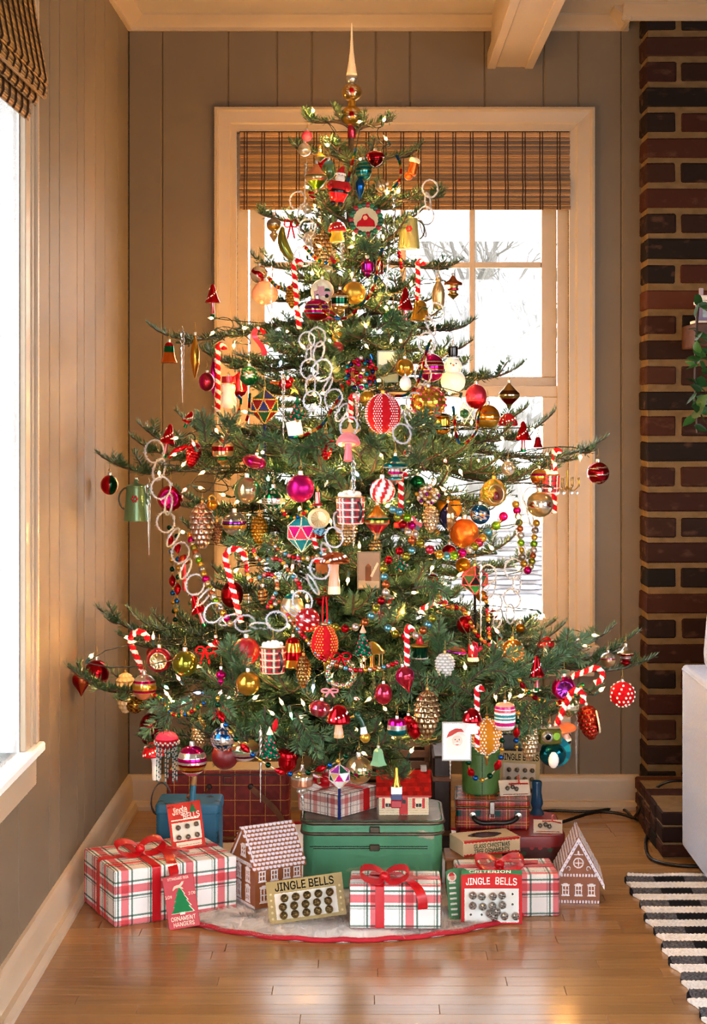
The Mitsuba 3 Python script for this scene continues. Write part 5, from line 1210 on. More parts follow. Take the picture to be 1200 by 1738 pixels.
COLORED = [(440, 790, 'r'), (330, 757, 'r'), (316, 829, 'r'), (755, 781, 'r'), (305, 1154, 'r'), (602, 1185, 'r'), (497, 958, 'r'), (846, 1074, 'r'), (800, 1096, 'r'), (455, 815, 'g'), (731, 815, 'g'), (463, 981, 'g'), (280, 1165, 'g'), (315, 1188, 'g'), (493, 1209, 'g'), (617, 656, 'g'), (477, 613, 'b'), (507, 952, 'b'), (340, 1176, 'b'), (532, 1162, 'b'), (608, 808, 'b'), (847, 1111, 'b'), (535, 672, 'o'), (756, 833, 'o'), (562, 765, 'o'), (478, 938, 'o'), (300, 1209, 'r'), (735, 823, 'r'), (372, 1181, 'p'), (390, 1185, 'p')]
BULB_PLY = pl(lathe([(0.0033, 0.0092), (0.0037, 0.0062), (0.0033, 0.0032)], 9), None, True)
GLASS_PLY = pl(join([lathe([(0.0003, 0.019), (0.0012, 0.0158), (0.0025, 0.012), (0.0033, 0.0092)], 8), lathe([(0.0033, 0.0032), (0.0031, 0.0), (0.0026, -0.002)], 8)]), None, True)
def bulb_ply(rad, weak=False, glass=False):
    """the glowing middle of a mini light, or the dimmer glass of its tip and foot"""
    e = {'type': 'area', 'radiance': rgb(rad)}
    return {**(GLASS_PLY if glass else BULB_PLY), 'bsdf': {'type': 'diffuse', 'reflectance': rgb([0.6, 0.6, 0.6])}, 'emitter': {**e, 'sampling_weight': 0.0} if weak or glass else e}
SOCK = pl(lathe([(0.0026, 0.0), (0.0034, -0.001), (0.0034, -0.012), (0.0024, -0.016), (0.0004, -0.0165)], 7), 'light_socket', 40)
def facing(d):
    d = np.asarray(d, float) / np.linalg.norm(d)
    x = np.cross([0, 1, 0.1], d); x /= np.linalg.norm(x) + 1e-9; y = np.cross(d, x)
    m = np.eye(4); m[:3, :3] = np.stack([x, y, d], 1); return m
def light_string(label, spots, rads, seed):
    k = thing('light_string', label, 'string lights')
    g = np.random.default_rng(seed)
    order = sorted(range(len(spots)), key=lambda i: -spots[i][2])
    rows, row = [], []
    for n_, i in enumerate(order):
        row.append(i)
        if len(row) == 9: rows.append(row); row = []
    if row: rows.append(row)
    seq = []
    for n_, r in enumerate(rows):
        seq += sorted(r, key=lambda i: spots[i][0] * (1 if n_ % 2 else -1))
    nodes = []
    for i in seq:
        d = np.array([g.normal(0, 0.5), -0.35 + g.normal(0, 0.3), g.normal(0.1, 0.6)]); d /= np.linalg.norm(d)
        m = facing(d); m[:3, 3] = spots[i]
        tw = mi.ScalarTransform4f(m)
        bk = part(k, 'bulb', bulb_ply(rads[i], max(rads[i]) < 1000 * BULB), tw=tw)
        g_ = np.asarray(rads[i]) / max(rads[i]); part(bk, 'glass', bulb_ply(BULB * np.array([1.9, 1.02, 0.24]) if g_[1] > 0.4 and g_[0] > 0.99 else BULB * 1.6 * g_, True, True), tw=tw)
        part(k, 'socket', SOCK, tw=tw)
        nodes.append(spots[i] - d * 0.016)
    wires = []
    for a, b in zip(nodes[:-1], nodes[1:]):
        inn = [p + min(0.5, 1.5 * np.linalg.norm(b - a)) * (np.array([TX, TD, p[2] - 0.02]) - p) for p in (a, b)]
        wires.append(spline([a, inn[0], inn[1], b], 12)[:-1] if np.linalg.norm(inn[1] - inn[0]) > 0.01 else np.array([a]))
    part(k, 'wire', tube(np.vstack(wires + [nodes[-1][None]]), 0.0013, 4), 'light_wire', True)
spots = [on_tree(px, py, 0.93, -0.012) for px, py in CLEAR]
spots = [p + (0 if p[0] > XL + 0.13 else p - np.array([0, 0, EYE])) * (0 if p[0] > XL + 0.13 else (XL + 0.13) / p[0] - 1) for p in spots]
bg = np.random.default_rng(4)
for i in range(60):                                       # behind and inside, where the glow comes from between the branches
    z = 0.5 + 1.35 * (i + 0.5) / 60; a = i * 2.39996; r = tree_radius(z) * bg.uniform(0.35, 0.7)
    spots.append(np.array([TX + r * math.cos(a), TD + min(abs(r * math.sin(a)), 0.4) * (-1 if i % 3 else 1), z]))
def spread(points, n):
    """the indices of n points far from one another"""
    P = np.array(points); out = [0]; d = np.linalg.norm(P - P[0], axis=1)
    while len(out) < n:
        out.append(int(d.argmax())); d = np.minimum(d, np.linalg.norm(P - P[out[-1]], axis=1))
    return set(out)
bright = spread(spots, 84)                               # lamps of uneven brightness: these carry most of the light
light_string('string of clear warm mini lights wound through the christmas tree', spots, [WARM * bg.uniform(0.8, 1.2) if i in bright else WARM * 0.03 for i in range(len(spots))], 1)
CB = {'r': (1.0, 0.05, 0.03), 'g': (0.05, 0.8, 0.25), 'b': (0.08, 0.35, 1.0), 'o': (1.0, 0.32, 0.05), 'p': (1.0, 0.3, 0.3)}
light_string('string of coloured mini lights wound through the lower christmas tree', [on_tree(px, py, 0.96, -0.012) for px, py, c in COLORED], [np.array(CB[c]) * 90 * BULB for px, py, c in COLORED], 2)

# ---------------------------------------------------------------- ornaments: shapes in units of one pixel of the photograph, x right, z up, -y towards the room
from scipy.interpolate import PchipInterpolator
K_ = {  # sRGB paints
    'red': (184, 16, 28), 'crimson': (150, 10, 24), 'dred': (96, 10, 16), 'rose': (206, 58, 84), 'pink': (226, 130, 140), 'peach': (228, 164, 132), 'magenta': (190, 16, 112), 'purple': (120, 40, 130),
    'gold': (206, 160, 60), 'amber': (198, 126, 30), 'olive': (140, 140, 48), 'brass': (176, 140, 78), 'cream': (232, 220, 190), 'white': (236, 234, 230), 'silver': (214, 212, 208), 'grey': (150, 146, 140),
    'green': (20, 104, 56), 'dgreen': (12, 60, 38), 'lime': (130, 180, 40), 'mint': (120, 170, 130), 'sage': (120, 138, 84), 'teal': (20, 120, 132), 'blue': (24, 84, 160), 'navy': (26, 34, 84), 'sky': (96, 160, 190),
    'black': (16, 14, 15), 'brown': (96, 56, 30), 'tan': (190, 148, 100), 'copper': (176, 92, 50), 'orange': (214, 110, 40), 'yellow': (222, 180, 50), 'champ': (206, 184, 140)}
def c_(x): return lin(*K_[x]) if isinstance(x, str) else lin(*x)
# patterns: fn(th, t, x, y, z)
def bands(*bs):
    """(end, colour) pairs from the top down"""
    ends = np.array([b[0] for b in bs]); cs = np.array([c_(b[1]) for b in bs])
    return lambda th, t, x, y, z: cs[np.minimum(np.searchsorted(ends, t, side='left'), len(cs) - 1)]
def plain(c): cc = c_(c); return lambda th, t, x, y, z: np.tile(cc, (len(th), 1))
def meridian(n, cols, off=0.0):
    cs = np.array([c_(c) for c in cols]); return lambda th, t, x, y, z: cs[(np.floor((th + off) / (2 * math.pi) * n).astype(int)) % len(cs)]
def swirl(n, a, b, turn, duty=0.5):
    A, B = c_(a), c_(b)
    return lambda th, t, x, y, z: np.where((((th / (2 * math.pi) * n + t * turn) % 1.0) < duty)[:, None], A, B)
def fleck(base, dot, n, size, seed=1, squash=1.0):
    g = np.random.default_rng(seed); ph = g.uniform(0, 2 * math.pi, n); tt = (np.arange(n) + 0.5) / n * 0.9 + 0.04; A, B = c_(base), c_(dot)
    def fn(th, t, x, y, z):
        m = np.zeros(len(th), bool)
        for p, q in zip(ph, tt):
            d = np.hypot(((th - p + math.pi) % (2 * math.pi) - math.pi) * np.sin(np.clip(np.pi * (0.15 + 0.85 * q), 0.3, 2.6)), (t - q) * 3.0 * squash); m |= d < size
        return np.where(m[:, None], B, A)
    return fn
def net(base, line, n=8, w=0.16):
    A, B = c_(base), c_(line)
    def fn(th, t, x, y, z):
        u, v_ = th / (2 * math.pi) * n, t * n * 0.5
        m = (np.abs(((u + v_) % 1) - 0.5) > 0.5 - w) | (np.abs(((u - v_) % 1) - 0.5) > 0.5 - w)
        return np.where(m[:, None], B, A)
    return fn
def crochet(base, line):
    A, B = c_(base), c_(line)
    def fn(th, t, x, y, z):
        u = (th / (2 * math.pi) * 8) % 1.0
        arch = np.abs(np.abs(u - 0.5) - 0.5 * np.clip((t - 0.02) / 0.42, 0, 1) ** 0.6) < 0.07
        belt = (t > 0.45) & (t < 0.68) & ~(((np.floor(th / (2 * math.pi) * 40) + np.floor(t * 30)) % 2 == 0) & (((th / (2 * math.pi) * 40) % 1) > 0.4) & ((t * 30) % 1 > 0.35))
        low = (t >= 0.68) & (np.abs(np.abs(u - 0.5) - 0.5 * np.clip((1 - t) / 0.3, 0, 1)) < 0.09)
        return np.where(((arch & (t < 0.45)) | belt | low)[:, None], B, A)
    return fn
def plaid_p(n=9, a='red', b=(24, 34, 44), l='white'):
    A, B, C_ = c_(a), c_(b), c_(l)
    def fn(th, t, x, y, z):
        u, v_ = (th / (2 * math.pi) * n) % 1, (t * n * 0.42) % 1
        m = (u < 0.42).astype(float) * 0.5 + (v_ < 0.42) * 0.5
        c = A * (1 - m)[:, None] + B * m[:, None]
        ln = (np.abs(u - 0.72) < 0.07) | (np.abs(v_ - 0.72) < 0.07) | (np.abs(u - 0.2) < 0.04)
        return np.where(ln[:, None], C_ * 0.75 + c * 0.25, c)
    return fn
def bricks_p(a='crimson', l='cream', n=10, rows=6):
    A, B = c_(a), c_(l)
    def fn(th, t, x, y, z):
        v_ = t * rows; u = th / (2 * math.pi) * n + 0.5 * (np.floor(v_) % 2)
        return np.where((((v_ % 1) < 0.16) | ((u % 1) < 0.1))[:, None], B, A)
    return fn
def daisy(base, petal, eye, at_t=0.52, cen=(0.0, 2.1, 4.2), r=0.62, band_=None):
    A, B, E = c_(base), c_(petal), c_(eye)
    def fn(th, t, x, y, z):
        c = np.tile(A, (len(th), 1))
        if band_ is not None: c[(t > band_[0]) & (t < band_[1])] = c_(band_[2])
        for q in cen:
            dx, dy = ((th - q + math.pi) % (2 * math.pi)) - math.pi, (t - at_t) * 3.0
            d, a = np.hypot(dx, dy), np.arctan2(dy, dx)
            c[(d < r * (0.55 + 0.45 * np.cos(3.5 * a) ** 2)) & (np.abs(np.sin(3.5 * a)) < 0.93)] = B
            c[d < 0.3 * r] = E
        return c
    return fn
def star_indent(rim, core):
    """painted reflector: rays round the dent that faces the room"""
    A, B = c_(rim), c_(core)
    def fn(th, t, x, y, z):
        d = np.hypot(x, z) / (np.abs(z).max() + 1e-9); f = y < 0
        return np.where((f & (d < 0.28))[:, None], B, np.where((f & (d < 0.6) & (np.sin(np.arctan2(z, x) * 12) > 0.2))[:, None], c_('white'), A))
    return fn
PROF = {
    'ball': [(0, 0), (.03, .34), (.08, .54), (.15, .714), (.25, .866), (.35, .954), (.5, 1), (.65, .954), (.75, .866), (.85, .714), (.92, .54), (.97, .34), (1, 0)],
    'tear': [(0, 0), (.03, .3), (.1, .62), (.2, .88), (.32, 1), (.45, .96), (.6, .72), (.75, .42), (.88, .17), (.96, .06), (1, 0)],
    'spindle': [(0, 0), (.06, .2), (.2, .6), (.35, .92), (.5, 1), (.65, .92), (.8, .6), (.94, .2), (1, 0)],
    'egg': [(0, 0), (.03, .3), (.1, .55), (.25, .82), (.45, .98), (.6, 1), (.78, .85), (.9, .58), (.97, .32), (1, 0)],
    'top': [(0, .1), (.05, .16), (.12, .3), (.3, .72), (.4, .96), (.44, 1), (.5, 1), (.56, .93), (.7, .6), (.84, .26), (.9, .2), (.95, .18), (1, 0)],
    'ufo': [(0, .1), (.08, .24), (.2, .5), (.3, .95), (.36, 1), (.42, .95), (.44, .58), (.52, .55), (.54, .62), (.62, .6), (.64, .42), (.7, .4), (.75, .58), (.8, .6), (.9, .3), (1, 0)],
    'lantern': [(0, .14), (.1, .3), (.18, .7), (.25, .94), (.3, 1), (.62, .97), (.68, .86), (.72, .5), (.78, .48), (.84, .56), (.9, .4), (1, 0)],
    'barrel': [(0, 0), (.02, .5), (.06, .78), (.12, .9), (.2, .95), (.35, 1), (.65, 1), (.8, .95), (.88, .9), (.94, .78), (.98, .5), (1, 0)],
    'bell': [(0, 0), (.03, .2), (.08, .42), (.2, .56), (.5, .66), (.75, .78), (.9, .94), (.97, 1), (1, .98), (.99, .85), (.93, .2), (.93, 0)],
    'finial': [(0, .16), (.1, .18), (.14, .4), (.22, .86), (.32, 1), (.42, .96), (.54, .62), (.58, .36), (.62, .34), (.66, .56), (.72, .58), (.8, .4), (.92, .12), (1, 0)],
    'pin': [(0, 0), (.03, .4), (.08, .52), (.14, .4), (.2, .5), (.3, .8), (.5, 1), (.75, .96), (.92, .74), (.98, .5), (1, 0)],
    'acorn': [(0, 0), (.04, .5), (.2, .95), (.4, 1), (.42, .86), (.6, .84), (.8, .6), (.93, .25), (1, 0)],
    'flat': [(0, 0), (.1, .55), (.3, .9), (.5, 1), (.7, .9), (.9, .55), (1, 0)],
    'drum': [(0, 0), (.01, .96), (.05, 1), (.12, 1), (.14, .94), (.86, .94), (.88, 1), (.95, 1), (.99, .96), (1, 0)],
}
def prof(name, w, h, n=None):
    p = np.array(PROF[name]); n = n or int(np.clip(h * 0.8, 16, 46))
    if name in ('ball',): a = np.linspace(0, math.pi, n); return np.stack([w / 2 * np.sin(a) + 1e-4, h / 2 * np.cos(a)], 1)
    t = np.unique(np.concatenate([np.linspace(0, 1, n), p[:, 0]])); r = PchipInterpolator(p[:, 0], p[:, 1])(t) if np.all(np.diff(p[:, 0]) > 0) else None
    if r is None: t, r = p[:, 0], p[:, 1]
    return np.stack([np.maximum(r, 0) * w / 2 + 1e-4, h / 2 - t * h], 1)
def segs(w): return int(np.clip(w * 0.95, 14, 44))
_c = {}
def cached(key, fn):
    if key not in _c: _c[key] = fn()
    return _c[key]
def capparts(h, size=7, color='silver', hook=14):
    """metal cap and wire hook above a body of height h"""
    def mk():
        cap = pl(lathe([(0.3, size * 0.55), (size * 0.42, size * 0.5), (size * 0.5, size * 0.3), (size * 0.5, -size * 0.35)], 12, c_(color)), 'v_brushed', 40)
        a = np.linspace(-0.4, 2 * math.pi - 0.9, 10); r = size * 0.3
        hk = pl(tube(np.vstack([np.stack([r * np.sin(a), 0 * a, size * 0.75 + r - r * np.cos(a)], 1), [[r * 0.5, 0, size * 0.9 + 2.4 * r]], [[0, 0, size + hook]]]), 0.45, 4, c_('brass')), 'v_brushed', True)
        return cap, hk
    cap, hk = cached(('cap', size, color, hook), mk)
    o = T().translate([0, 0, h / 2 + size * 0.2])
    return [('cap', cap, o), ('hook', hk, o)]
def body(name, w, h, pat, bsdf='v_mirror', disp=None, seg=None):
    return pl(lathe(prof(name, w, h), seg or segs(w), pat, disp), bsdf, True)
# every builder returns a list of (part name, ply dict, transform or None)
def turned(name, w, h, pat, bsdf='v_mirror', cap=6, capc='silver', disp=None, hook=14):
    return [('body', body(name, w, h, pat, bsdf, disp), None)] + (capparts(h, cap, capc, hook) if cap else [])
def ball_(w, pat, bsdf='v_mirror', h=None, cap=None, **kw): return turned('ball', w, h or w, pat, bsdf, cap or max(5, w * 0.2), **kw)
def dented(w, out, inn, bsdf='v_mirror'):
    """a ball with a fluted reflector pressed into the side that faces the room"""
    r = w / 2; seg, n = 36, 30
    a = np.linspace(0, math.pi, n)
    rr, yy = r * np.sin(a), -r * np.cos(a)
    m = a < 0.72
    th = np.arange(seg) * 2 * math.pi / seg
    V = []
    for i in range(n):
        y = -2 * r * math.cos(0.72) - yy[i] if m[i] else yy[i]
        q = rr[i] * (1 + (0.10 * np.cos(9 * th) if m[i] else 0 * th))
        V.append(np.stack([q * np.sin(th), np.full(seg, y) * (0.72 if m[i] else 1) + (-r * math.cos(0.72) * 0.28 if m[i] else 0), q * np.cos(th)], 1))
    v = np.vstack(V); f = grid_faces(n, seg, True)
    c = np.where(np.repeat(m, seg)[:, None], c_(inn), c_(out))
    return [('body', pl((v, f, c), bsdf, True), None)] + capparts(w, max(5, w * 0.18))
def mushroom(w, h, cap_h=0.5, style='cone', capc='red', stem='pink', bsdf='v_mirror', foot='green', dots=9, stemw=0.3):
    z1, zc = h / 2, h / 2 - h * cap_h
    if style == 'cone': cp = [(0.01, 0), (.12, .02), (.24, .07), (.38, .25), (.55, .5), (.74, .74), (.94, .9), (1, .96), (.97, 1.0), (.8, 1.0), (.4, .97), (.01, .96)]
    else: cp = [(0.01, 0), (.3, .05), (.55, .18), (.78, .4), (.93, .66), (1, .88), (.96, .99), (.8, 1.02), (.4, .98), (.01, .96)]
    p = np.array(cp); P = np.stack([p[:, 0] * w / 2, z1 - p[:, 1] * h * cap_h], 1)
    t = np.linspace(0, 1, 30); s = np.linspace(0, 1, len(P)); P = np.stack([np.interp(t, s, P[:, 0]), np.interp(t, s, P[:, 1])], 1)
    hat = lathe(P, segs(w), c_(capc))
    under = np.arange(len(hat[0])) // segs(w) > 24
    hat[2][under] = c_('cream') if style != 'cone' else c_(stem)
    g = np.random.default_rng(int(w * 7 + h)); out = [('cap', pl(hat, bsdf, True), None)]
    db = cached(('dot', round(w)), lambda: pl(ball(w * 0.055, (0, 0, 0), 8, c_('white')), 'v_gloss', True))
    for i in range(dots):
        q = (i + 0.6) / dots; zz = 0.25 + 0.6 * ((i * 0.618) % 1); a = -1.5 + 3.0 * ((i * 0.382 + 0.13) % 1)
        r = np.interp(zz, p[:8, 1], p[:8, 0]) * w / 2 * 0.97
        out.append(('white_dot', db, T().translate([r * math.sin(a), -r * math.cos(a), z1 - zz * h * cap_h]).scale([1, 0.6, 1])))
    zs = np.array([zc + h * cap_h * 0.12, zc - (h * (1 - cap_h)) * 0.3, zc - h * (1 - cap_h) * 0.75, -h / 2, -h / 2 - 0.2])
    rs = np.array([stemw * 0.85, stemw * 0.75, stemw, stemw * 1.05, 0.02]) * w / 2
    out.append(('stem', pl(lathe(np.stack([rs, zs], 1), 16, lambda th, t_, x, y, z: np.where((z < -h / 2 + h * 0.08)[:, None], c_(foot), c_(stem))), bsdf if style == 'cone' else 'v_gloss', 50), None))
    return out
def cane(h, w, r=4.2, flip=False):
    """a twisted chenille candy cane: the hook turns to the right, or to the left"""
    R = w / 2 - r; a = np.linspace(0, math.pi * 1.05, 14)
    top = h / 2 - R - r
    pts = [[-R, 0, -h / 2 + i * (top + h / 2) / 16] for i in range(17)] + [[-R * math.cos(q), 0, top + R * math.sin(q)] for q in a[1:]] + [[R, 0, top - R * 0.5]]
    P = np.array(pts, float)
    if flip: P[:, 0] *= -1
    P = spline(P, int(h * 1.1) + 20)
    def colr(th, s): return np.where((((th / (2 * math.pi) + s / (r * 3.6)) % 1.0) < 0.6)[:, None], c_('red'), c_('white'))
    m = tube(P, r, 12, colr)
    n = len(P); th = np.tile(np.arange(12) * 2 * math.pi / 12, n); s = np.repeat(np.concatenate([[0], np.cumsum(np.linalg.norm(np.diff(P, axis=0), axis=1))]), 12)
    k = 1 + 0.16 * np.cos(2 * (th + s / (r * 3.6) * 2 * math.pi)) + 0.05 * np.random.default_rng(3).normal(size=len(th))
    c0 = np.repeat(P, 12, 0); v = m[0].copy(); v[:n * 12] = c0 + (v[:n * 12] - c0) * k[:, None]
    return [('twisted_stem', pl((v, m[1], m[2]), 'v_cloth', True), None)]
def icicle(h, w, bsdf='icicle_glass', turns=None):
    n = int(h * 0.9) + 10; t = np.linspace(0, 1, n); seg = 8
    r = w / 2 * np.interp(t, [0, .03, .1, 1], [.35, 1, 1, .22]); tw = t * h / (w * 1.5) * math.pi
    th = np.arange(seg) * 2 * math.pi / seg
    V = [np.stack([r[i] * (0.72 + 0.28 * np.cos(2 * (th + tw[i]))) * np.sin(th), -r[i] * (0.72 + 0.28 * np.cos(2 * (th + tw[i]))) * np.cos(th), np.full(seg, h / 2 - t[i] * h)], 1) for i in range(n)]
    v = np.vstack(V + [[[0, 0, h / 2]], [[0, 0, -h / 2]]]); f = grid_faces(n, seg, True)[:, ::-1]; i = np.arange(seg); j = (i + 1) % seg
    f = np.vstack([f, np.stack([i, j, i * 0 + n * seg], 1), np.stack([j + (n - 1) * seg, i + (n - 1) * seg, i * 0 + n * seg + 1], 1)])
    m = (v, f) if bsdf == 'icicle_glass' else col((v, f), c_('silver'))
    hk = cached('icihook', lambda: pl(tube([[0, 0, 0], [1.2, 0, 3], [0, 0, 6], [-1, 0, 9]], 0.45, 4, c_('silver')), 'v_brushed', True))
    return [('twisted_rod', pl(m, bsdf, True if bsdf != 'icicle_glass' else True), None), ('hook', hk, T().translate([0, 0, h / 2 - 1]))]
scene['icicle_glass'] = {'type': 'dielectric', 'int_ior': 1.45}
def cone(w, h, c='silver', tip=None, bsdf='v_mirror', rows=9, lace=None):
    """a pinecone of overlapping scales: each scale a bulge of the glass"""
    cols = 10; n, seg = rows * 8, 60
    t = np.linspace(0, 1, n)
    r = w / 2 * np.interp(t, [0, .05, .15, .35, .6, .85, .97, 1], [.12, .5, .8, 1, .92, .6, .3, .02])
    th = np.arange(seg) * 2 * math.pi / seg
    TH, TT = np.meshgrid(th, t)
    row = np.floor(TT * rows); u = (TH / (2 * math.pi) * cols + 0.5 * (row % 2)) % 1; v_ = (TT * rows) % 1
    bump = np.sqrt(np.clip(1 - (2 * u - 1) ** 2, 0, 1)) * np.clip(v_ * 1.25, 0, 1) * np.where(v_ > 0.85, 0.55, 1)
    R = r[:, None] * (0.84 + 0.2 * bump)
    v = np.stack([R * np.sin(TH), -R * np.cos(TH), np.repeat((h / 2 - t * h)[:, None], seg, 1)], -1).reshape(-1, 3)
    A = c_(c); B = c_(tip) if tip else A * 0.45  # tip colours the recesses between the scales; without it they are darkened
    k = np.clip(bump * 1.4, 0, 1).reshape(-1, 1)
    return [('scales', pl((v, grid_faces(n, seg, True)[:, ::-1], B * (1 - k) + A * k), bsdf, True), None)] + capparts(h, 6, 'brass')
def beads_on(w, h, name, n, r, c, pat=None, base='red', bsdf='v_cloth', cols=None):
    """a satin body studded with rows of little beads (one mesh of beads, too small to pick apart)"""
    p = prof(name, w, h, 40); g = []
    s = np.concatenate([[0], np.cumsum(np.hypot(np.diff(p[:, 0]), np.diff(p[:, 1])))])
    bb = ball(r, (0, 0, 0), 5)
    L = s[-1]; rows = max(4, int(L / (r * 3.0)))
    for i in range(1, rows):
        q = i / rows * L; R, Z = np.interp(q, s, p[:, 0]), np.interp(q, s, p[:, 1])
        m = max(3, int(2 * math.pi * R / (r * 3.1)))
        for j in range(m):
            a = (j + 0.5 * (i % 2)) / m * 2 * math.pi
            if pat is not None and not pat(a, i / rows): continue
            x = xf(bb, None, (R * math.sin(a), -R * math.cos(a), Z)); g.append(col(x, c_(cols(a, i / rows)) if cols else c_(c)))
    out = [('body', pl(lathe(p, segs(w), plain(base) if not callable(base) else base), bsdf, True), None)]
    return out + [('bead_studs', pl(join(g), 'v_gloss', True), None, 'stuff')] if g else out
def snowman(w, h, hat='black', heads=True):
    out = []
    r1, r2 = w / 2, w * 0.36
    zb = -h / 2 + r1 * 0.96
    p = [(0.02, zb - r1 * 0.96)] + [(r1 * math.sin(a), zb - r1 * 0.96 * math.cos(a)) for a in np.linspace(0.15, 2.35, 16)]
    z2 = p[-1][1] + r2 * 0.72
    p += [(r2 * math.sin(a), z2 - r2 * math.cos(a)) for a in np.linspace(0.85, 2.5, 12)]
    zt = p[-1][1]
    p += [(r2 * 0.6, zt + 1), (r2 * 0.6, zt + w * 0.12), (0.02, zt + w * 0.13)]
    out.append(('body', pl(lathe(p[::-1], 36, c_('white')), 'v_gloss', 50), None))
    hz = zt + w * 0.1
    out.append(('hat', pl(lathe([(0.02, hz + w * 0.42), (w * 0.17, hz + w * 0.42), (w * 0.2, hz + w * 0.36), (w * 0.19, hz + 2), (w * 0.27, hz + 1), (w * 0.27, hz - 1), (0.02, hz - 1)], 24, c_(hat)), 'v_gloss', 40), None))
    for sx_ in (-1, 1): out.append(('eye', pl(ball(w * 0.03, (sx_ * w * 0.11, -r2 * 0.94, z2 + r2 * 0.3), 8, c_('black')), 'v_gloss', True), None))
    out.append(('nose', pl(tube([(0, -r2 * 0.95, z2 + r2 * 0.1), (w * 0.03, -r2 * 1.25, z2 + r2 * 0.05)], [w * 0.045, 0.3], 8, c_('orange')), 'v_gloss', True), None))
    return out + [(n, m, T().translate([0, 0, hz + w * 0.3 - h / 2 + h / 2])) for n, m, _ in []] + [(n, m, T().translate([0, 0, hz + w * 0.42]) ) for n, m, t in capparts(0, 7)]
def mug(w, h, pat, side=1):
    z0, z1 = -h / 2, h * 0.28
    p = [(0.02, z0), (w * 0.42, z0), (w * 0.45, z0 + 2)] + [(w * (0.45 + 0.05 * t), z0 + 2 + (z1 - z0 - 2) * t) for t in np.linspace(0.05, 1, 18)] + [(w * 0.47, z1 + 0.5), (w * 0.44, z1 - 2), (0.02, z1 - 2)]
    out = [('cup', pl(lathe(p[::-1], 44, pat), 'v_satin', 50), None)]
    out.append(('rim', pl(xf(lathe([(w * 0.49, z1 + 1.2), (w * 0.515, z1), (w * 0.49, z1 - 1.2)], 36, c_('gold'))), 'v_mirror', 50), None))
    a = np.linspace(-1.35, 1.35, 12)
    hm = tube(np.stack([0 * a, -(w * 0.46 + h * 0.2 * np.cos(a)), -h * 0.12 + h * 0.27 * np.sin(a)], 1), w * 0.05, 8, c_((24, 24, 26)))
    out.append(('handle', pl(xf(hm, rz(0.55 * side)), 'v_gloss', True), None))
    g = np.random.default_rng(int(w)); mm = []
    for i in range(16):
        a_, q = g.uniform(0, 6.28), math.sqrt(g.random()) * w * 0.36
        mm.append(ball(w * 0.1, (q * math.cos(a_), q * math.sin(a_), z1 + h * 0.16 * (1 - q / (w * 0.6))), 10, c_('white')))
    mm.append(lathe([(0.02, z1 + h * 0.1), (w * 0.3, z1 + h * 0.08), (w * 0.47, z1 - 1)], 20, c_('white')))
    out.append(('cream_topping', pl(join(mm), 'v_matte', True), None))
    return out + [(n, m, T().translate([0, 0, z1 + h * 0.16])) for n, m, t in capparts(0, 6)]
def tree_orn(w, h, top='cream'):
    g = np.random.default_rng(9); body_h = h * 0.72
    n, seg = 26, 30; t = np.linspace(0, 1, n)
    r = w / 2 * (0.14 + 0.86 * t) * (1 + 0.06 * np.cos(t * 3 * 2 * math.pi)); r[-1] = 0.02; r[0] = w * 0.04
    th = np.arange(seg) * 2 * math.pi / seg; TH, R = np.meshgrid(th, r)
    R = R * (1 + g.uniform(-0.10, 0.10, R.shape)); Z = np.repeat((h * 0.5 - h * 0.2 - np.append(t[:-1], t[-2]) * body_h)[:, None], seg, 1) + g.uniform(-0.8, 0.8, R.shape)
    v = np.stack([R * np.sin(TH), -R * np.cos(TH), Z], -1).reshape(-1, 3)
    c = c_((10, 92, 66)) * g.uniform(0.5, 1.6, (len(v), 1))
    out = [('glitter_body', pl((v, grid_faces(n, seg, True)[:, ::-1], np.clip(c, 0, 1)), 'v_glitter', False), None)]
    bm_ = cached(('treebead', round(w)), lambda: pl(ball(w * 0.055, (0, 0, 0), 8, c_('rose')), 'v_gloss', True))
    for i in range(13):
        q = 0.15 + 0.8 * (i + 0.5) / 13; a = -1.5 + 3.0 * ((i * 0.618) % 1); rr = np.interp(q, t, r)
        out.append(('bead', bm_, T().translate([rr * math.sin(a), -rr * math.cos(a), h * 0.3 - q * body_h])))
    out.append(('top_cap', pl(lathe([(w * 0.03, h * 0.5), (w * 0.07, h * 0.42), (w * 0.16, h * 0.3), (w * 0.17, h * 0.27)], 14, c_(top)), 'v_satin', 40), None))
    out.append(('trunk', pl(lathe([(w * 0.08, -h * 0.41), (w * 0.09, -h * 0.47), (0.02, -h * 0.5)], 10, c_('brass')), 'v_mirror', 40), None))
    return out
mat('v_glitter', None, rough=0.22, metal=0.75)
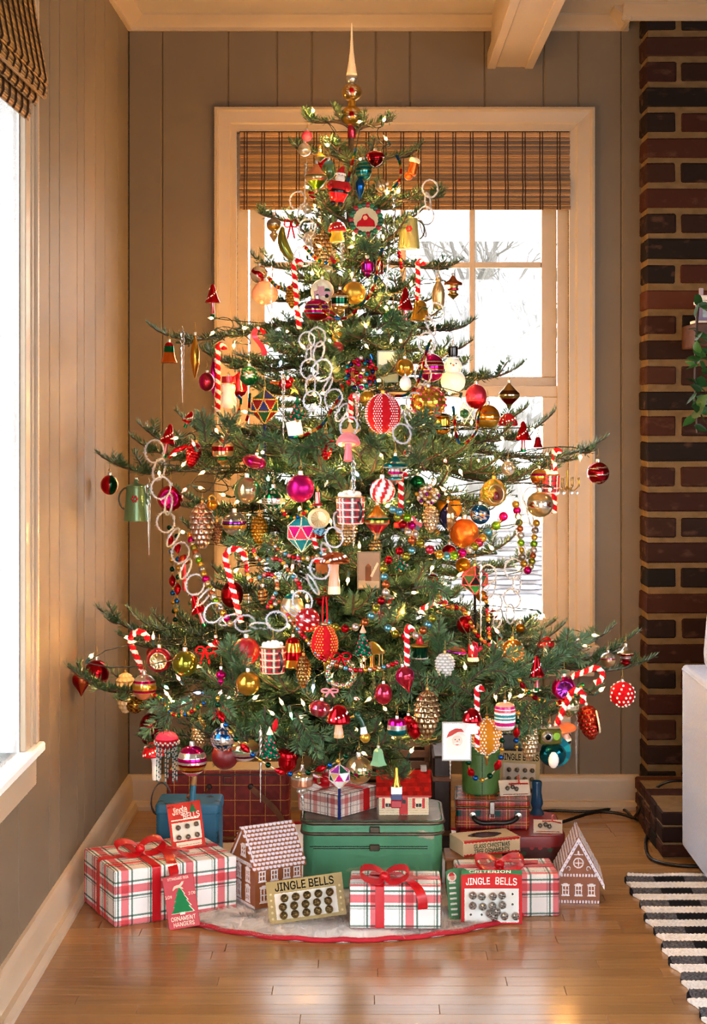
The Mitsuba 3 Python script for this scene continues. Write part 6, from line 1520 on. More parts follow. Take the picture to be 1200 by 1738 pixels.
def coffeepot(w, h, base, flower='red', flip=1):
    z0, z1 = -h / 2, h * 0.28
    out = [('pot', pl(lathe([(0.02, z1), (w * 0.36, z1), (w * 0.38, z1 - 1.5)] + [(w * (0.38 + 0.12 * t), z1 - 1.5 - (z1 - z0 - 2) * t) for t in np.linspace(0.05, 1, 16)] + [(w * 0.49, z0), (0.02, z0)], 36, plain(base)), 'v_satin_gl', 50), None)]
    out.append(('lid', pl(lathe([(0.5, h * 0.44), (w * 0.09, h * 0.43), (w * 0.11, h * 0.40), (w * 0.06, h * 0.37), (w * 0.1, h * 0.345), (w * 0.3, h * 0.31), (w * 0.4, h * 0.285), (w * 0.4, h * 0.265)], 28, plain(base)), 'v_satin_gl', 50), None))
    out.append(('spout', pl(tube(spline([(-flip * w * 0.42, 0, -h * 0.12), (-flip * w * 0.5, 0, h * 0.12), (-flip * w * 0.52, 0, h * 0.25)], 8), [w * 0.1, w * 0.09, w * 0.085, w * 0.08, w * 0.075, w * 0.07, w * 0.065, w * 0.06], 10, c_(base)), 'v_satin_gl', True), None))
    out.append(('handle', pl(tube(spline([(flip * w * 0.38, 0, h * 0.24), (flip * w * 0.62, 0, h * 0.14), (flip * w * 0.62, 0, -h * 0.16), (flip * w * 0.48, 0, -h * 0.24)], 12), w * 0.035, 7, c_((50, 56, 44))), 'v_satin_gl', True), None))
    for i in range(6):
        a = i * math.pi / 3; out.append(('petal', cached(('petal', w, flower), lambda: pl(ball(w * 0.055, (0, 0, 0), 8, c_(flower)), 'v_gloss', True)), T().translate([w * 0.1 * math.cos(a), -w * 0.455, w * 0.1 * math.sin(a)]).scale([1, 0.4, 1])))
    return out + [(n, m, T().translate([0, 0, h * 0.43])) for n, m, t in capparts(0, 6)]
mat('v_satin_gl', None, rough=0.25, metal=0.35)
def bow_orn(w, h, c='red', bsdf='v_mirror'):
    out = []
    for sg in (-1, 1):
        a = np.linspace(0, 2 * math.pi, 22)[:-1]
        out.append(('loop', pl(tube(np.stack([sg * (w * 0.25 + w * 0.22 * np.cos(a)), -1 + 2 * np.sin(a), h * 0.25 + h * 0.17 * np.sin(a)], 1), w * 0.055, 7, c_(c), closed=True), bsdf, True), None))
        out.append(('tail', pl(tube(spline([(0, -1, h * 0.22), (sg * w * 0.12, -2, -h * 0.05), (sg * w * 0.26, -1, -h * 0.45)], 10), [w * 0.06] * 9 + [w * 0.02], 7, c_(c)), bsdf, True), None))
    out.append(('knot', pl(ball(w * 0.11, (0, -2, h * 0.24), 12, c_(c)), bsdf, True), None))
    return out
def wreath(w, c1, c2, bow_c='red', n=60, tubew=0.11):
    g = np.random.default_rng(int(w)); R = w * (0.5 - tubew); a = np.linspace(0, 2 * math.pi, 49)[:-1]
    out = [('ring', pl(tube(np.stack([R * np.cos(a), 0 * a, R * np.sin(a)], 1), w * tubew * (0.85 + 0.15 * np.sin(a * 12)), 10, lambda th, s: np.where((np.sin(s * 0.7 + th) > 0)[:, None], c_(c1), c_(c2)), closed=True), 'v_mirror', True), None)]
    bb = {}
    for i in range(n):
        q = i / n * 2 * math.pi; b = g.choice(['red', 'silver', 'gold', 'teal', 'pink'])
        if b not in bb: bb[b] = cached(('wb', b, round(w)), lambda: pl(ball(w * 0.032, (0, 0, 0), 7, c_(b)), 'v_mirror', True))
        out.append(('bead', bb[b], T().translate([float(R * math.cos(q) + g.normal(0, w * 0.04)), float(-w * tubew * 0.95), float(R * math.sin(q) + g.normal(0, w * 0.04))])))
    return out + [('bow_' + n_, m, T().translate([0, -w * 0.16, w * 0.38]).scale(0.6)) for n_, m, t in bow_orn(w, w * 0.9, bow_c)]
def poly_gem(w, h, cols, tassel=None, bead='cream'):
    """a faceted beaded drop: coloured triangles edged with beads, with or without a tassel"""
    r = w / 2; top, bot = [0, 0, h / 2], [0, 0, -h / 2]
    a = np.arange(6) * math.pi / 3
    u = [[r * math.sin(q), -r * math.cos(q), h * 0.2] for q in a]; l = [[r * 0.9 * math.sin(q + math.pi / 6), -r * 0.9 * math.cos(q + math.pi / 6), -h * 0.14] for q in a]
    tris = []
    for i in range(6):
        j = (i + 1) % 6; tris += [(top, u[j], u[i]), (u[i], u[j], l[i]), (u[j], l[j], l[i]), (l[i], l[j], bot)]
    v = np.array([p for t in tris for p in t], float); c = np.repeat(np.array([c_(cols[i % len(cols)]) for i in range(len(tris))]), 3, 0)
    out = [('facets', pl((v, np.arange(len(v)).reshape(-1, 3)[:, ::-1], c), 'v_cloth', False), None)]
    bs = []; bb = ball(max(0.9, w * 0.026), (0, 0, 0), 5)
    for i in range(6):
        j = (i + 1) % 6
        for p, q in ((top, u[i]), (u[i], u[j]), (u[i], l[i]), (l[i], u[j]), (l[i], l[j]), (l[i], bot)):
            p, q = np.array(p), np.array(q); m = int(np.linalg.norm(q - p) / (w * 0.07)) + 1
            bs += [xf(bb, None, p + (q - p) * (k_ / m)) for k_ in range(m)]
    out.append(('bead_edging', pl(col(join(bs), c_(bead)), 'v_gloss', True), None, 'stuff'))
    if tassel:
        tc, tl = tassel
        out.append(('tassel', pl(join([tube([(x, y, -h / 2 + 1), (x * 1.4, y * 1.4, -h / 2 - tl)], 0.8, 4, c_(tc)) for x, y in [(0, 0)] + [(1.6 * math.cos(q), 1.6 * math.sin(q)) for q in np.arange(7) * 0.9]]), 'v_cloth', True), None))
    return out + capparts(h, 5, 'brass')
def framed(w, h, art, frame='grey', mount='white'):
    out = [('frame', pl(col(join([box(-w / 2, w / 2, -1.5, 1.5, -h / 2, -h / 2 + 2.2), box(-w / 2, w / 2, -1.5, 1.5, h / 2 - 2.2, h / 2), box(-w / 2, -w / 2 + 2.2, -1.5, 1.5, -h / 2, h / 2), box(w / 2 - 2.2, w / 2, -1.5, 1.5, -h / 2, h / 2)]), c_(frame)), 'v_brushed', False), None),
           ('mount', pl(col(box(-w / 2 + 1, w / 2 - 1, -0.8, 1.2, -h / 2 + 1, h / 2 - 1), c_(mount)), 'v_satin', False), None)]
    for nm, poly, c, y in art:
        out.append((nm, pl(extrude(poly, -1.0 - 0.2 * y, -0.8, c_(c)), 'v_matte', False), None))
    return out
def star_(r1, r2, n=5, rot=math.pi / 2): return [((r1 if i % 2 == 0 else r2) * math.cos(rot + i * math.pi / n), (r1 if i % 2 == 0 else r2) * math.sin(rot + i * math.pi / n)) for i in range(2 * n)]
def figure(w, h, suit='red'):
    """a stout glass figure: suit, bearded face, peaked cap, boots"""
    out = [('suit', pl(lathe([(0.02, h * 0.16), (w * 0.2, h * 0.15), (w * 0.36, h * 0.05), (w * 0.42, -h * 0.12), (w * 0.44, -h * 0.2), (w * 0.34, -h * 0.32), (w * 0.3, -h * 0.42), (0.02, -h * 0.44)], 24, bands((.55, suit), (.62, 'black'), (1, suit))), 'v_gloss', True), None),
           ('face', pl(ball(w * 0.2, (0, -1, h * 0.24), 16, c_('peach')), 'v_gloss', True), None),
           ('beard', pl(xf(ball(w * 0.22, (0, 0, 0), 14, c_('white')), np.diag([1, 0.7, 1.2]), (0, -w * 0.14, h * 0.15)), 'v_matte', True), None),
           ('hat', pl(tube(spline([(0, 0, h * 0.28), (0, 0, h * 0.4), (w * 0.1, 0, h * 0.5)], 8), np.linspace(w * 0.22, w * 0.05, 8), 14, c_(suit)), 'v_gloss', True), None),
           ('hat_trim', pl(xf(lathe([(w * 0.21, 2), (w * 0.25, 0), (w * 0.21, -2)], 18, c_('white')), None, (0, 0, h * 0.29)), 'v_matte', True), None)]
    for sg in (-1, 1):
        out.append(('eye', pl(ball(w * 0.028, (sg * w * 0.07, -w * 0.215, h * 0.26), 7, c_('black')), 'v_gloss', True), None))
        out.append(('arm', pl(tube(spline([(sg * w * 0.28, 0, h * 0.1), (sg * w * 0.46, -2, -h * 0.04), (sg * w * 0.3, -w * 0.3, -h * 0.1)], 8), w * 0.1, 9, c_(suit)), 'v_gloss', True), None))
        out.append(('boot', pl(join([tube([(sg * w * 0.17, 0, -h * 0.38), (sg * w * 0.17, 0, -h * 0.5)], w * 0.11, 9, c_('black')), ball(w * 0.13, (sg * w * 0.17, -w * 0.1, -h * 0.48), 9, c_('black'))]), 'v_gloss', True), None))
    return out
def cluster(w, h, cols, n, r, seed=2):
    """a bunch of little glass beads wired together"""
    g = np.random.default_rng(seed); out = []
    for i in range(n):
        z = 1 - 2 * (i + 0.5) / n; a = i * 2.39996; q = math.sqrt(1 - z * z)
        c = cols[i % len(cols)]; k_ = g.uniform(0.82, 1.12)
        out.append(('bead', cached(('clb', c, r), lambda: pl(ball(r, (0, 0, 0), 9, c_(c)), 'v_mirror', True)), T().translate([float(w / 2 * q * math.cos(a) * k_), float(w / 2 * q * math.sin(a) * k_), float(h / 2 * z * k_)])))
    out.append(('core', pl(ball(min(w, h) * 0.36, (0, 0, 0), 12, c_('brass'), h / w), 'v_mirror', True), None))
    return out

# ---------------------------------------------------------------- every ornament: where it hangs, what it is, how to tell it
def O(name, px, py, parts, k, label, roll=0.0, yaw=0.0, tilt=0.0, cat='ornament', group=None, dy=0.0):
    p = on_tree(px, py, k, dy - 0.02)
    s = float(p[1] / F)
    key = thing(name, label, cat, group)
    tw = T().translate([float(x) for x in p]).rotate([0, 0, 1], float(yaw)).rotate([0, 1, 0], float(roll)).rotate([1, 0, 0], float(tilt)).scale(s)
    for q in parts:
        part(key, q[0], q[1], tw=tw if q[2] is None else tw @ q[2], kind=q[3] if len(q) > 3 else None)
    return key
B_ = 'glass_ball'; M_ = 'mushroom_ornament'; I_ = 'icicle_ornament'; C_ = 'candy_cane'; P_ = 'pinecone_ornament'; S_ = 'spinning_top_ornament'

# tree topper
k = thing('tree_topper', 'gold glass tree topper with tall white spire at the very top', 'tree topper')
tp = at(597, 134, TD); TPT = T().translate([float(x) for x in tp]).scale(TD / F)
part(k, 'spire', pl(lathe([(0.4, 96), (1.4, 88), (2.0, 70), (3.2, 50), (5.2, 30), (8.0, 14), (9.6, 6), (9.0, 4)], 22, c_('cream')), 'v_satin', True), tw=TPT)
part(k, 'silver_ball', pl(lathe([(8.5, 7), (9.8, 4), (9.8, -1), (8.5, -5), (5, -8), (4.6, -10)], 24, c_('silver')), 'v_mirror', True), tw=TPT)
part(k, 'upper_ball', pl(xf(lathe(prof('ball', 34, 31), 40, star_indent('brass', 'red')), None, (0, 0, -23)), 'v_mirror', True), tw=TPT)
part(k, 'neck', pl(lathe([(6, -36), (7, -38), (6.2, -42), (7, -46), (6.4, -50)], 22, c_('gold')), 'v_mirror', True), tw=TPT)
part(k, 'lower_ball', pl(xf(lathe(prof('ball', 37, 35), 40, star_indent('gold', 'crimson')), None, (0, 0, -63)), 'v_mirror', True), tw=TPT)
part(k, 'socket_tube', pl(lathe([(6.5, -78), (7, -82), (7, -100), (0.1, -100)], 18, c_('rose')), 'v_mirror', True), tw=TPT)

# top of the tree
O(B_, 521, 231, ball_(18, plain('rose'), 'v_satin'), .6, 'small rose glass ball on the topmost left branch')
O(B_, 517, 254, ball_(23, bands((.5, 'silver'), (.6, 'champ'), (1, 'silver'))), .5, 'clear silver ball behind the second branch from the top at left')
O('lantern_ornament', 543, 267, turned('top', 20, 19, bands((.5, 'gold'), (1, 'champ'))), .8, 'small pale gold pointed ornament above the peach spinning top')
O(S_, 537, 303, turned('top', 38, 52, bands((.40, 'peach'), (.44, 'sage'), (.5, 'champ'), (.62, 'champ'), (.85, 'lime'), (1, 'champ'))), .95, 'peach and lime spinning top ornament near the treetop at left')
O('egg_ornament', 558, 288, turned('egg', 24, 34, bands((.3, 'sky'), (.45, 'mint'), (1, 'mint'))), .8, 'pale teal egg ornament right of the peach spinning top')
O('figure_ornament', 576, 315, figure(38, 66), 1.0, 'bearded figure in a red suit and cap, under the treetop', roll=8)
O('striped_ornament', 617, 289, turned('ball', 28, 36, swirl(1, 'teal', 'mint', 5, .6)), .95, 'teal striped ornament right of the red suited figure')
O('spike_ornament', 611, 322, turned('tear', 16, 40, plain('blue'), cap=0), .9, 'blue glass spike below the teal striped ornament')
O('heart_ornament', 637, 270, turned('acorn', 31, 28, bands((.55, 'crimson'), (1, 'dred'))), .9, 'dark red glass heart right of the trunk near the treetop')
O('boot_ornament', 700, 289, [('boot', pl(join([col(xf(tube(spline([(0, 0, 16), (0, 0, 0), (0, 0, -9)], 8), 7.5, 14), None), c_('orange')), col(xf(ball(7.5, (-4, 0, -11), 14), None), c_('orange'))]), 'v_glitter', True), None), ('cuff', pl(xf(lathe([(7, 21), (9.5, 19), (9.5, 14), (7.5, 13)], 18, c_('cream')), None), 'v_matte', True), None)] + [(n, m, T().translate([0, 0, 20])) for n, m, t in capparts(0, 5)], .6, 'orange glitter boot with cream cuff hanging over the shade', roll=14)
O(I_, 518, 311, icicle(70, 6, 'v_mirror'), .6, 'twisted silver icicle left of the peach spinning top', roll=3)
O('acorn_ornament', 646, 316, turned('acorn', 26, 20, bands((.5, 'champ'), (1, 'cream'))), .9, 'pale champagne acorn below the dark red heart', roll=70)
k_ = O('diorama_ornament', 621, 373, [('disc', pl(xf(lathe([(0.1, 3), (26, 3), (26, -3), (0.1, -3)], 40, c_('champ')), rx(math.pi / 2)), 'v_satin', 40), None), ('print_scene', pl(extrude([(-16, -12), (16, -12), (14, -2), (6, 4), (2, 10), (-5, 8), (-8, 0), (-14, -4)], -4.2, -3, c_('red')), 'v_matte', False), None), ('print_face', pl(extrude(disc(4, 14, c=(-1, 3)), -5, -3, c_('peach')), 'v_matte', False), None)]
       + [('leaf', cached(('wleaf', i % 3), lambda: pl(ball(5.2, (0, 0, 0), 8, c_([(14, 70, 44), (24, 104, 60), (150, 20, 30)][i % 3])), 'v_gloss', True)), T().translate([25 * math.cos(a), -2.5, 25 * math.sin(a)]).scale([1, .6, 1])) for i, a in enumerate(np.arange(22) * 2 * math.pi / 22)], 1.0, 'round scene ornament framed by a green and red wreath')
O(M_, 572, 393, mushroom(31, 34, .5, 'dome', 'red', 'yellow', 'v_gloss', 'yellow', 8, .8), .95, 'squat red mushroom with yellow stem left of the round scene')
O('coffeepot_ornament', 694, 390, coffeepot(38, 66, (150, 156, 100)), .6, 'olive green coffeepot ornament before the upper window panes')
O(I_, 669, 372, icicle(88, 8), .75, 'clear twisted icicle left of the olive coffeepot')
O('finial_ornament', 465, 389, turned('finial', 25, 50, bands((.12, 'grey'), (.4, 'grey'), (.52, 'gold'), (1, 'champ'))), .2, 'smoky gold finial hanging clear at the left of the upper panes')
O('bow_ornament', 494, 389, bow_orn(24, 38), .7, 'red glass bow beside the smoky gold finial')
O('pickle_ornament', 490, 414, [('pod', pl(tube(spline([(-10, 0, 28), (-9, 0, 0), (4, 0, -22), (14, 0, -30)], 20), 8 * np.sin(np.linspace(0.25, 2.9, 20)) + 1, 12, lambda th, s: np.where((np.sin(th * 5) > 0)[:, None], c_('sage'), c_('olive'))), 'v_mirror', True), None)] + [(n, m, T().translate([-10, 0, 28])) for n, m, t in capparts(0, 5)], .6, 'curved green and gold pod ornament under the red bow')
O(P_, 547, 424, cone(36, 58, 'champ', 'brown'), .8, 'champagne pinecone ornament with bead string behind the upper branches')
O(I_, 580, 434, icicle(46, 12), .9, 'thick clear glass drop beside the champagne pinecone')
O('lantern_ornament', 624, 455, turned('lantern', 22, 34, meridian(8, ['magenta', 'purple'])), .9, 'magenta ribbed lantern ornament above the plain gold ball')
O(B_, 601, 497, ball_(39, plain('gold'), 'v_brushed'), .95, 'plain satin gold ball by the trunk below the round scene')
O('lantern_ornament', 641, 446, turned('drum', 20, 40, plaid_p(6, 'dred', 'black', 'black'), 'v_gloss'), .6, 'black and dark red lantern ornament right of the magenta lantern')
O(C_, 714, 478, cane(78, 18), .75, 'upright candy cane below the olive coffeepot')
O('pin_ornament', 744, 498, turned('pin', 22, 56, bands((.42, 'champ'), (.44, 'brown'), (1, 'champ')), 'v_brushed'), .5, 'champagne bowling pin ornament at the window muntin')
O('lantern_ornament', 769, 488, turned('ufo', 32, 42, bands((.42, 'copper'), (.55, 'champ'), (.62, 'rose'), (.72, 'champ'), (1, 'brass'))), .2, 'copper tiered lantern ornament hanging alone in the window')
O(M_, 688, 519, mushroom(28, 64, .62), .95, 'tall red mushroom above the dark green ball')
O(B_, 667, 541, ball_(34, plain('green'), 'v_glitter'), .95, 'dark green ball below the tall red mushroom right of the trunk')
O('bell_ornament', 713, 527, turned('bell', 38, 36, plain('gold')), .8, 'gold glass bell beside the champagne bowling pin')
O(B_, 440, 466, ball_(30, fleck('crimson', 'white', 12, .5, 4)), .35, 'crimson ball with white snowflakes beside the upper sash stile')
O('egg_ornament', 450, 497, turned('egg', 46, 42, plain('peach'), 'v_satin'), .4, 'large matte peach ornament under the crimson snowflake ball')
O(I_, 461, 510, icicle(118, 7), .55, 'long clear icicle before the matte peach ornament')
O(C_, 509, 498, cane(120, 22, 4.4), .9, 'long candy cane left of the red truck ornament', roll=-5)
O('truck_ornament', 547, 495, [('white_egg', pl(xf(lathe(prof('flat', 40, 44), 36, plain('cream')), np.diag([1, .5, 1])), 'v_gloss', True), None),
   ('truck_body', pl(extrude([(-14, -8), (14, -8), (14, 0), (5, 0), (3, 8), (-7, 8), (-8, 0), (-14, 0)], -11.5, -9, c_('crimson')), 'v_gloss', False), None), ('wheel', pl(extrude(disc(3.2, 12, c=(-8, -8)), -12.4, -9, c_('black')), 'v_matte', False), None), ('wheel', pl(extrude(disc(3.2, 12, c=(8, -8)), -12.4, -9, c_('black')), 'v_matte', False), None), ('truck_load', pl(extrude([(4, 0), (14, 0), (12, 4), (6, 5)], -12, -9, c_('dgreen')), 'v_matte', False), None)] + capparts(44, 6), .95, 'white egg ornament with a dark red truck')
O(B_, 538, 526, ball_(44, bands((.3, 'magenta'), (.36, 'cream'), (.5, 'purple'), (.56, 'gold'), (.66, 'magenta'), (.7, 'sky'), (1, 'crimson')), h=38), .9, 'magenta ball with thin stripes under the red truck ornament')
O('lantern_ornament', 577, 514, turned('lantern', 30, 46, bands((.24, 'brown'), (.34, 'cream'), (.55, 'dgreen'), (.64, 'cream'), (1, 'brass'))), .95, 'cream and dark green banded lantern left of the satin gold ball')
O(P_, 497, 505, cone(26, 40, 'gold', 'brown'), .7, 'small gold pinecone behind the long candy cane')
O(I_, 657, 478, icicle(88, 7), .95, 'clear icicle hanging left of the tall red mushroom', roll=4)

# the left shoulder
O(M_, 361, 511, mushroom(26, 58, .55), .1, 'red mushroom standing up on the high left branch against the wall')
O('bell_ornament', 287, 598, turned('bell', 28, 36, bands((.25, 'red'), (.34, 'gold'), (.62, 'green'), (.7, 'gold'), (1, 'orange'))), .12, 'red and green striped bell, outermost on the high left branch')
O(I_, 310, 622, icicle(122, 8), .14, 'long clear icicle between the striped bell and gold spindle')
O('spindle_ornament', 331, 606, turned('spindle', 16, 76, meridian(6, ['gold', 'amber'])), .16, 'slender gold spindle on the high left branch')
O(B_, 351, 648, ball_(27, meridian(2, ['rose', 'magenta'], .5), h=32), .25, 'two tone pink ball left of the wall side candy cane')
O('spindle_ornament', 362, 640, turned('spindle', 11, 70, plain('magenta')), .15, 'thin magenta spindle behind the two tone pink ball')
O(C_, 375, 640, cane(118, 20, 4.6), .45, 'candy cane hanging before the wall left of the small snowman')
O('snowman_ornament', 388, 668, [('body', pl(lathe([(0.1, 18), (11, 15), (12, 8), (10, 1), (12, -4), (13.5, -14), (11, -24), (0.1, -26)], 26, c_('white')), 'v_gloss', True), None), ('red_hat', pl(lathe([(0.1, 30), (11.5, 29), (12, 18), (0.1, 18)], 24, c_('crimson')), 'v_gloss', 40), None)] + [(n, m, T().translate([0, 0, 30])) for n, m, t in capparts(0, 5)], .5, 'small white snowman with flat red hat right of a candy cane')
O('house_ornament', 406, 655, [('walls', pl(lathe([(0.1, 14), (13, 12), (14, -8), (13, -10), (0.1, -10)], 4 * 9, bricks_p()), 'v_gloss', 40), None), ('roof', pl(lathe([(0.1, 24), (15, 12), (15, 11), (0.1, 11)], 8, c_('crimson')), 'v_gloss', False), None), ('base', pl(lathe([(13, -10), (10, -15), (3, -19), (0.1, -19)], 20, c_('red')), 'v_mirror', True), None)], .4, 'red brick patterned house ornament beside the small snowman')
O(B_, 423, 638, ball_(33, daisy('green', 'cream', 'gold', .45, (0, 1.6, 3.2, 4.8), .7), 'v_glitter'), .75, 'green ball with white flowers over the left branches')
O('ribbon_ornament', 444, 579, [('twist', pl(strip(spline([(-8, -2, 22), (-12, 0, 8), (-2, 2, -6), (4, 0, -24)], 16), 10, .8, (1, .5, 0)) + (), 'pink_glass', 40), None), ('twist', pl(strip(spline([(-4, 2, 22), (6, 4, 10), (10, 2, -2), (12, 0, -6)], 12), 8, .8, (1, -.5, 0)), 'red_glass', 40), None)] + [(n, m, T().translate([-6, 0, 22])) for n, m, t in capparts(0, 6)], .7, 'pink and red twisted ribbon glass under the peach ornament')
mat('pink_glass', c_('rose'), rough=.12, metal=.5); mat('red_glass', c_('red'), rough=.12, metal=.5)
O('beaded_ornament', 449, 690, poly_gem(50, 60, ['navy', 'dred', 'dgreen', 'dred', 'navy', 'dgreen'], ('navy', 56), 'gold'), .85, 'navy red and green beaded gem with long navy tassel')
O('bird_ornament', 484, 652, [('body', pl(xf(ball(9, (0, 0, 0), 14, c_('red')), np.diag([1.4, 1, 1])), 'v_mirror', True), None), ('head', pl(ball(5.5, (9, 0, 7), 12, c_('red')), 'v_mirror', True), None), ('beak', pl(tube([(13, 0, 7), (18, 0, 6)], [1.6, .2], 7, c_('gold')), 'v_gloss', True), None), ('tail', pl(tube([(-10, 0, 1), (-26, 0, 4)], [4, 1.4], 8, c_('orange')), 'v_mirror', True), None)], .9, 'little red glass bird above the green glitter tree at left')
O('tree_ornament', 505, 695, tree_orn(32, 44, 'green'), .95, 'green glitter tree over a white glass tag')
O('tag_ornament', 500, 727, [('tag', pl(col(box(-13, 13, -1.5, 1.5, -15, 13, 1), c_((200, 212, 222))), 'v_gloss', False), None)] + [('rib', cached('tagrib', lambda: pl(col(box(-1, 1, -2.4, -1.5, -14, 12), c_('white')), 'v_gloss', False)), T().translate([x, 0, 0])) for x in (-9, -3, 3, 9)], .8, 'ribbed white glass tag under the green glitter tree', roll=-12)
O(I_, 481, 690, icicle(112, 8), .95, 'clear twisted icicle right of the navy tassel')

# the middle
O('bead_cluster', 612, 634, cluster(48, 54, ['crimson', 'magenta', 'silver', 'teal', 'red', 'navy', 'rose'], 60, 4.2, 3), 1.0, 'large cluster of crimson silver and teal beads at the trunk')
O('beaded_ball', 650, 702, beads_on(60, 68, 'ball', 0, 1.35, 'white', lambda a, t: (a % (math.pi / 3)) > .42, 'red') + capparts(68, 8, 'gold', 16), 1.02, 'large red satin ball studded with rows of white pearls')
O(I_, 606, 693, icicle(60, 11), 1.0, 'thick clear drop between a candy cane hook and red pearl ball')
O(C_, 601, 692, cane(50, 20, 4.4), .95, 'short candy cane left of the red pearl ball')
O(B_, 687, 624, ball_(31, plain('gold')), .97, 'shiny gold ball touching the white pearl drop')
O('pearl_ornament', 688, 650, turned('egg', 20, 26, plain('white'), 'v_gloss', 4), 1.0, 'white pearl drop under the shiny gold ball')
O('picture_ornament', 658, 622, framed(36, 54, [('print_sky', [(-16, 0), (16, 0), (16, 25), (-16, 25)], (196, 210, 204), 0), ('print_hill', [(-16, -25), (16, -25), (16, 4), (4, 8), (-8, 2), (-16, 4)], (110, 130, 116), 1), ('print_figure', [(6, -8), (14, -12), (12, 2), (8, 4)], (180, 90, 70), 2)], (96, 104, 96)), .75, 'framed winter picture behind the bead cluster and gold ball')
O(B_, 732, 624, ball_(44, bands((.3, 'magenta'), (.34, 'cream'), (.42, 'crimson'), (.46, 'cream'), (.6, 'magenta'), (.63, 'gold'), (.72, 'purple'), (.75, 'cream'), (1, 'magenta')), h=48), .85, 'magenta ball with cream stripes left of the large snowman')
O('snowman_ornament', 769, 623, snowman(42, 88), .7, 'large white glass snowman with black hat before the window')
O('beaded_ball', 727, 683, beads_on(60, 52, 'ball', 0, 3.0, 'crimson', None, 'gold', 'v_mirror', lambda a, t: ['crimson', 'rose', 'gold'][int(a * 5 + t * 9) % 3]) + capparts(52, 7), .97, 'gold ball crusted with raspberry coloured beads under the striped magenta ball')
O(B_, 808, 673, ball_(36, bands((.2, 'rose'), (.7, 'rose'), (1, 'crimson')), 'v_brushed', h=42), .6, 'satin rose ball right of the raspberry beaded ball')
O('star_ornament', 788, 702, [('bead_wire', pl(join([col(tube(np.array([(18 * math.sin(q + o), -2 * (1 if o else -1), 18 * math.cos(q + o)) for q in np.arange(4) * 2 * math.pi / 3]), 1.3, 6), c_('cream')) for o in (0, math.pi / 3)]), 'v_gloss', True), None), ('green_gem', pl(xf(lathe(prof('flat', 17, 17), 6, plain('dgreen')), rx(math.pi / 2)), 'v_gloss', False), None)], .7, 'six pointed bead star with green centre in the window')
O(B_, 827, 708, ball_(43, bands((.3, 'amber'), (.38, 'grey'), (.5, 'amber'), (.56, 'champ'), (.62, 'amber'), (.68, 'champ'), (1, 'gold'))), .45, 'amber ball with smoky stripes below the copper spinning top')
O(M_, 862, 719, mushroom(34, 36, .6, 'dome', 'crimson', 'cream', 'v_gloss', 'cream', 8, .35), .35, 'domed red mushroom right of the amber striped ball')
O(S_, 864, 672, turned('top', 36, 46, bands((.3, 'brass'), (.44, 'brown'), (.5, 'champ'), (.62, 'brass'), (.8, 'crimson'), (1, 'brass'))), .2, 'brown and brass spinning top ornament below the right snowy sash')
O('barrel_ornament', 750, 719, turned('barrel', 27, 36, bands((.14, 'black'), (.22, 'gold'), (.26, 'brown'), (.62, 'gold'), (.68, 'black'), (.76, 'grey'), (.8, 'black'), (1, 'amber'))), .85, 'gold and black banded barrel ornament below the raspberry beaded ball')
O('star_ornament', 594, 735, [('star', pl(extrude(star_(20, 9), -1.5, 1.5, c_('tan')), 'v_matte', False), None)], 1.0, 'flat tan wooden star above the pink mushroom')
O(M_, 591, 758, mushroom(42, 50, .42, 'dome', 'pink', 'pink', 'v_gloss', 'pink', 0, .35), 1.05, 'pale pink wide mushroom under the wooden star', tilt=-16)
O('strawberry_ornament', 553, 758, cone(27, 46, 'red', 'dred'), .95, 'red strawberry shaped ornament left of the pale pink mushroom')
O(M_, 888, 741, mushroom(28, 52, .62), .7, 'red spotted mushroom on the right branch beside the casing')
O('bell_ornament', 913, 750, turned('bell', 16, 18, plain('red'), cap=4), .5, 'tiny red bell right of the red spotted mushroom')
O(C_, 945, 815, cane(112, 18, 4.6), .6, 'candy cane hanging at the right casing between mug and chandelier')
O(B_, 1015, 803, ball_(38, swirl(1, 'crimson', 'white', 3.2, .82)), .3, 'crimson ball with thin white stripes, outermost at the right')
def chandelier():
    out = [('stem', pl(tube([(0, 0, 20), (0, 0, -8)], 1.6, 8, c_('gold')), 'v_mirror', True), None)]
    drop = pl(lathe(prof('tear', 4.5, 9, 10)[::-1] * [1, -1], 8), 'icicle_glass', True)
    bd = pl(ball(2.2, (0, 0, 0), 8, c_('champ')), 'v_mirror', True)
    for i in range(8):
        a = i * math.pi / 4 + .2; p = spline([(0, 0, -6), (12 * math.cos(a), 12 * math.sin(a), -14), (21 * math.cos(a), 21 * math.sin(a), -4), (20 * math.cos(a), 20 * math.sin(a), 6)], 10)
        out.append(('arm', pl(tube(p, 0.9, 5, c_('gold')), 'v_mirror', True), None))
        for q in (3, 6, 9): out.append(('bead', bd, T().translate([float(x) for x in p[q]])))
        out.append(('drop', drop, T().translate([float(p[5][0]), float(p[5][1]), float(p[5][2] - 7)])))
    return out
O('chandelier_ornament', 963, 818, chandelier(), .45, 'tiny gold chandelier ornament with clear drops near the right tip')
O('mug_ornament', 929, 817, mug(42, 40, plaid_p(), -1), .6, 'tartan mug ornament behind the right casing candy cane')
O(B_, 916, 856, ball_(46, daisy('champ', 'red', 'sage', .52, (-.75, .75, 2.4, 4.0), .34, (.36, .68, 'silver')), h=44), .7, 'silver ball with a band of red flowers at right')
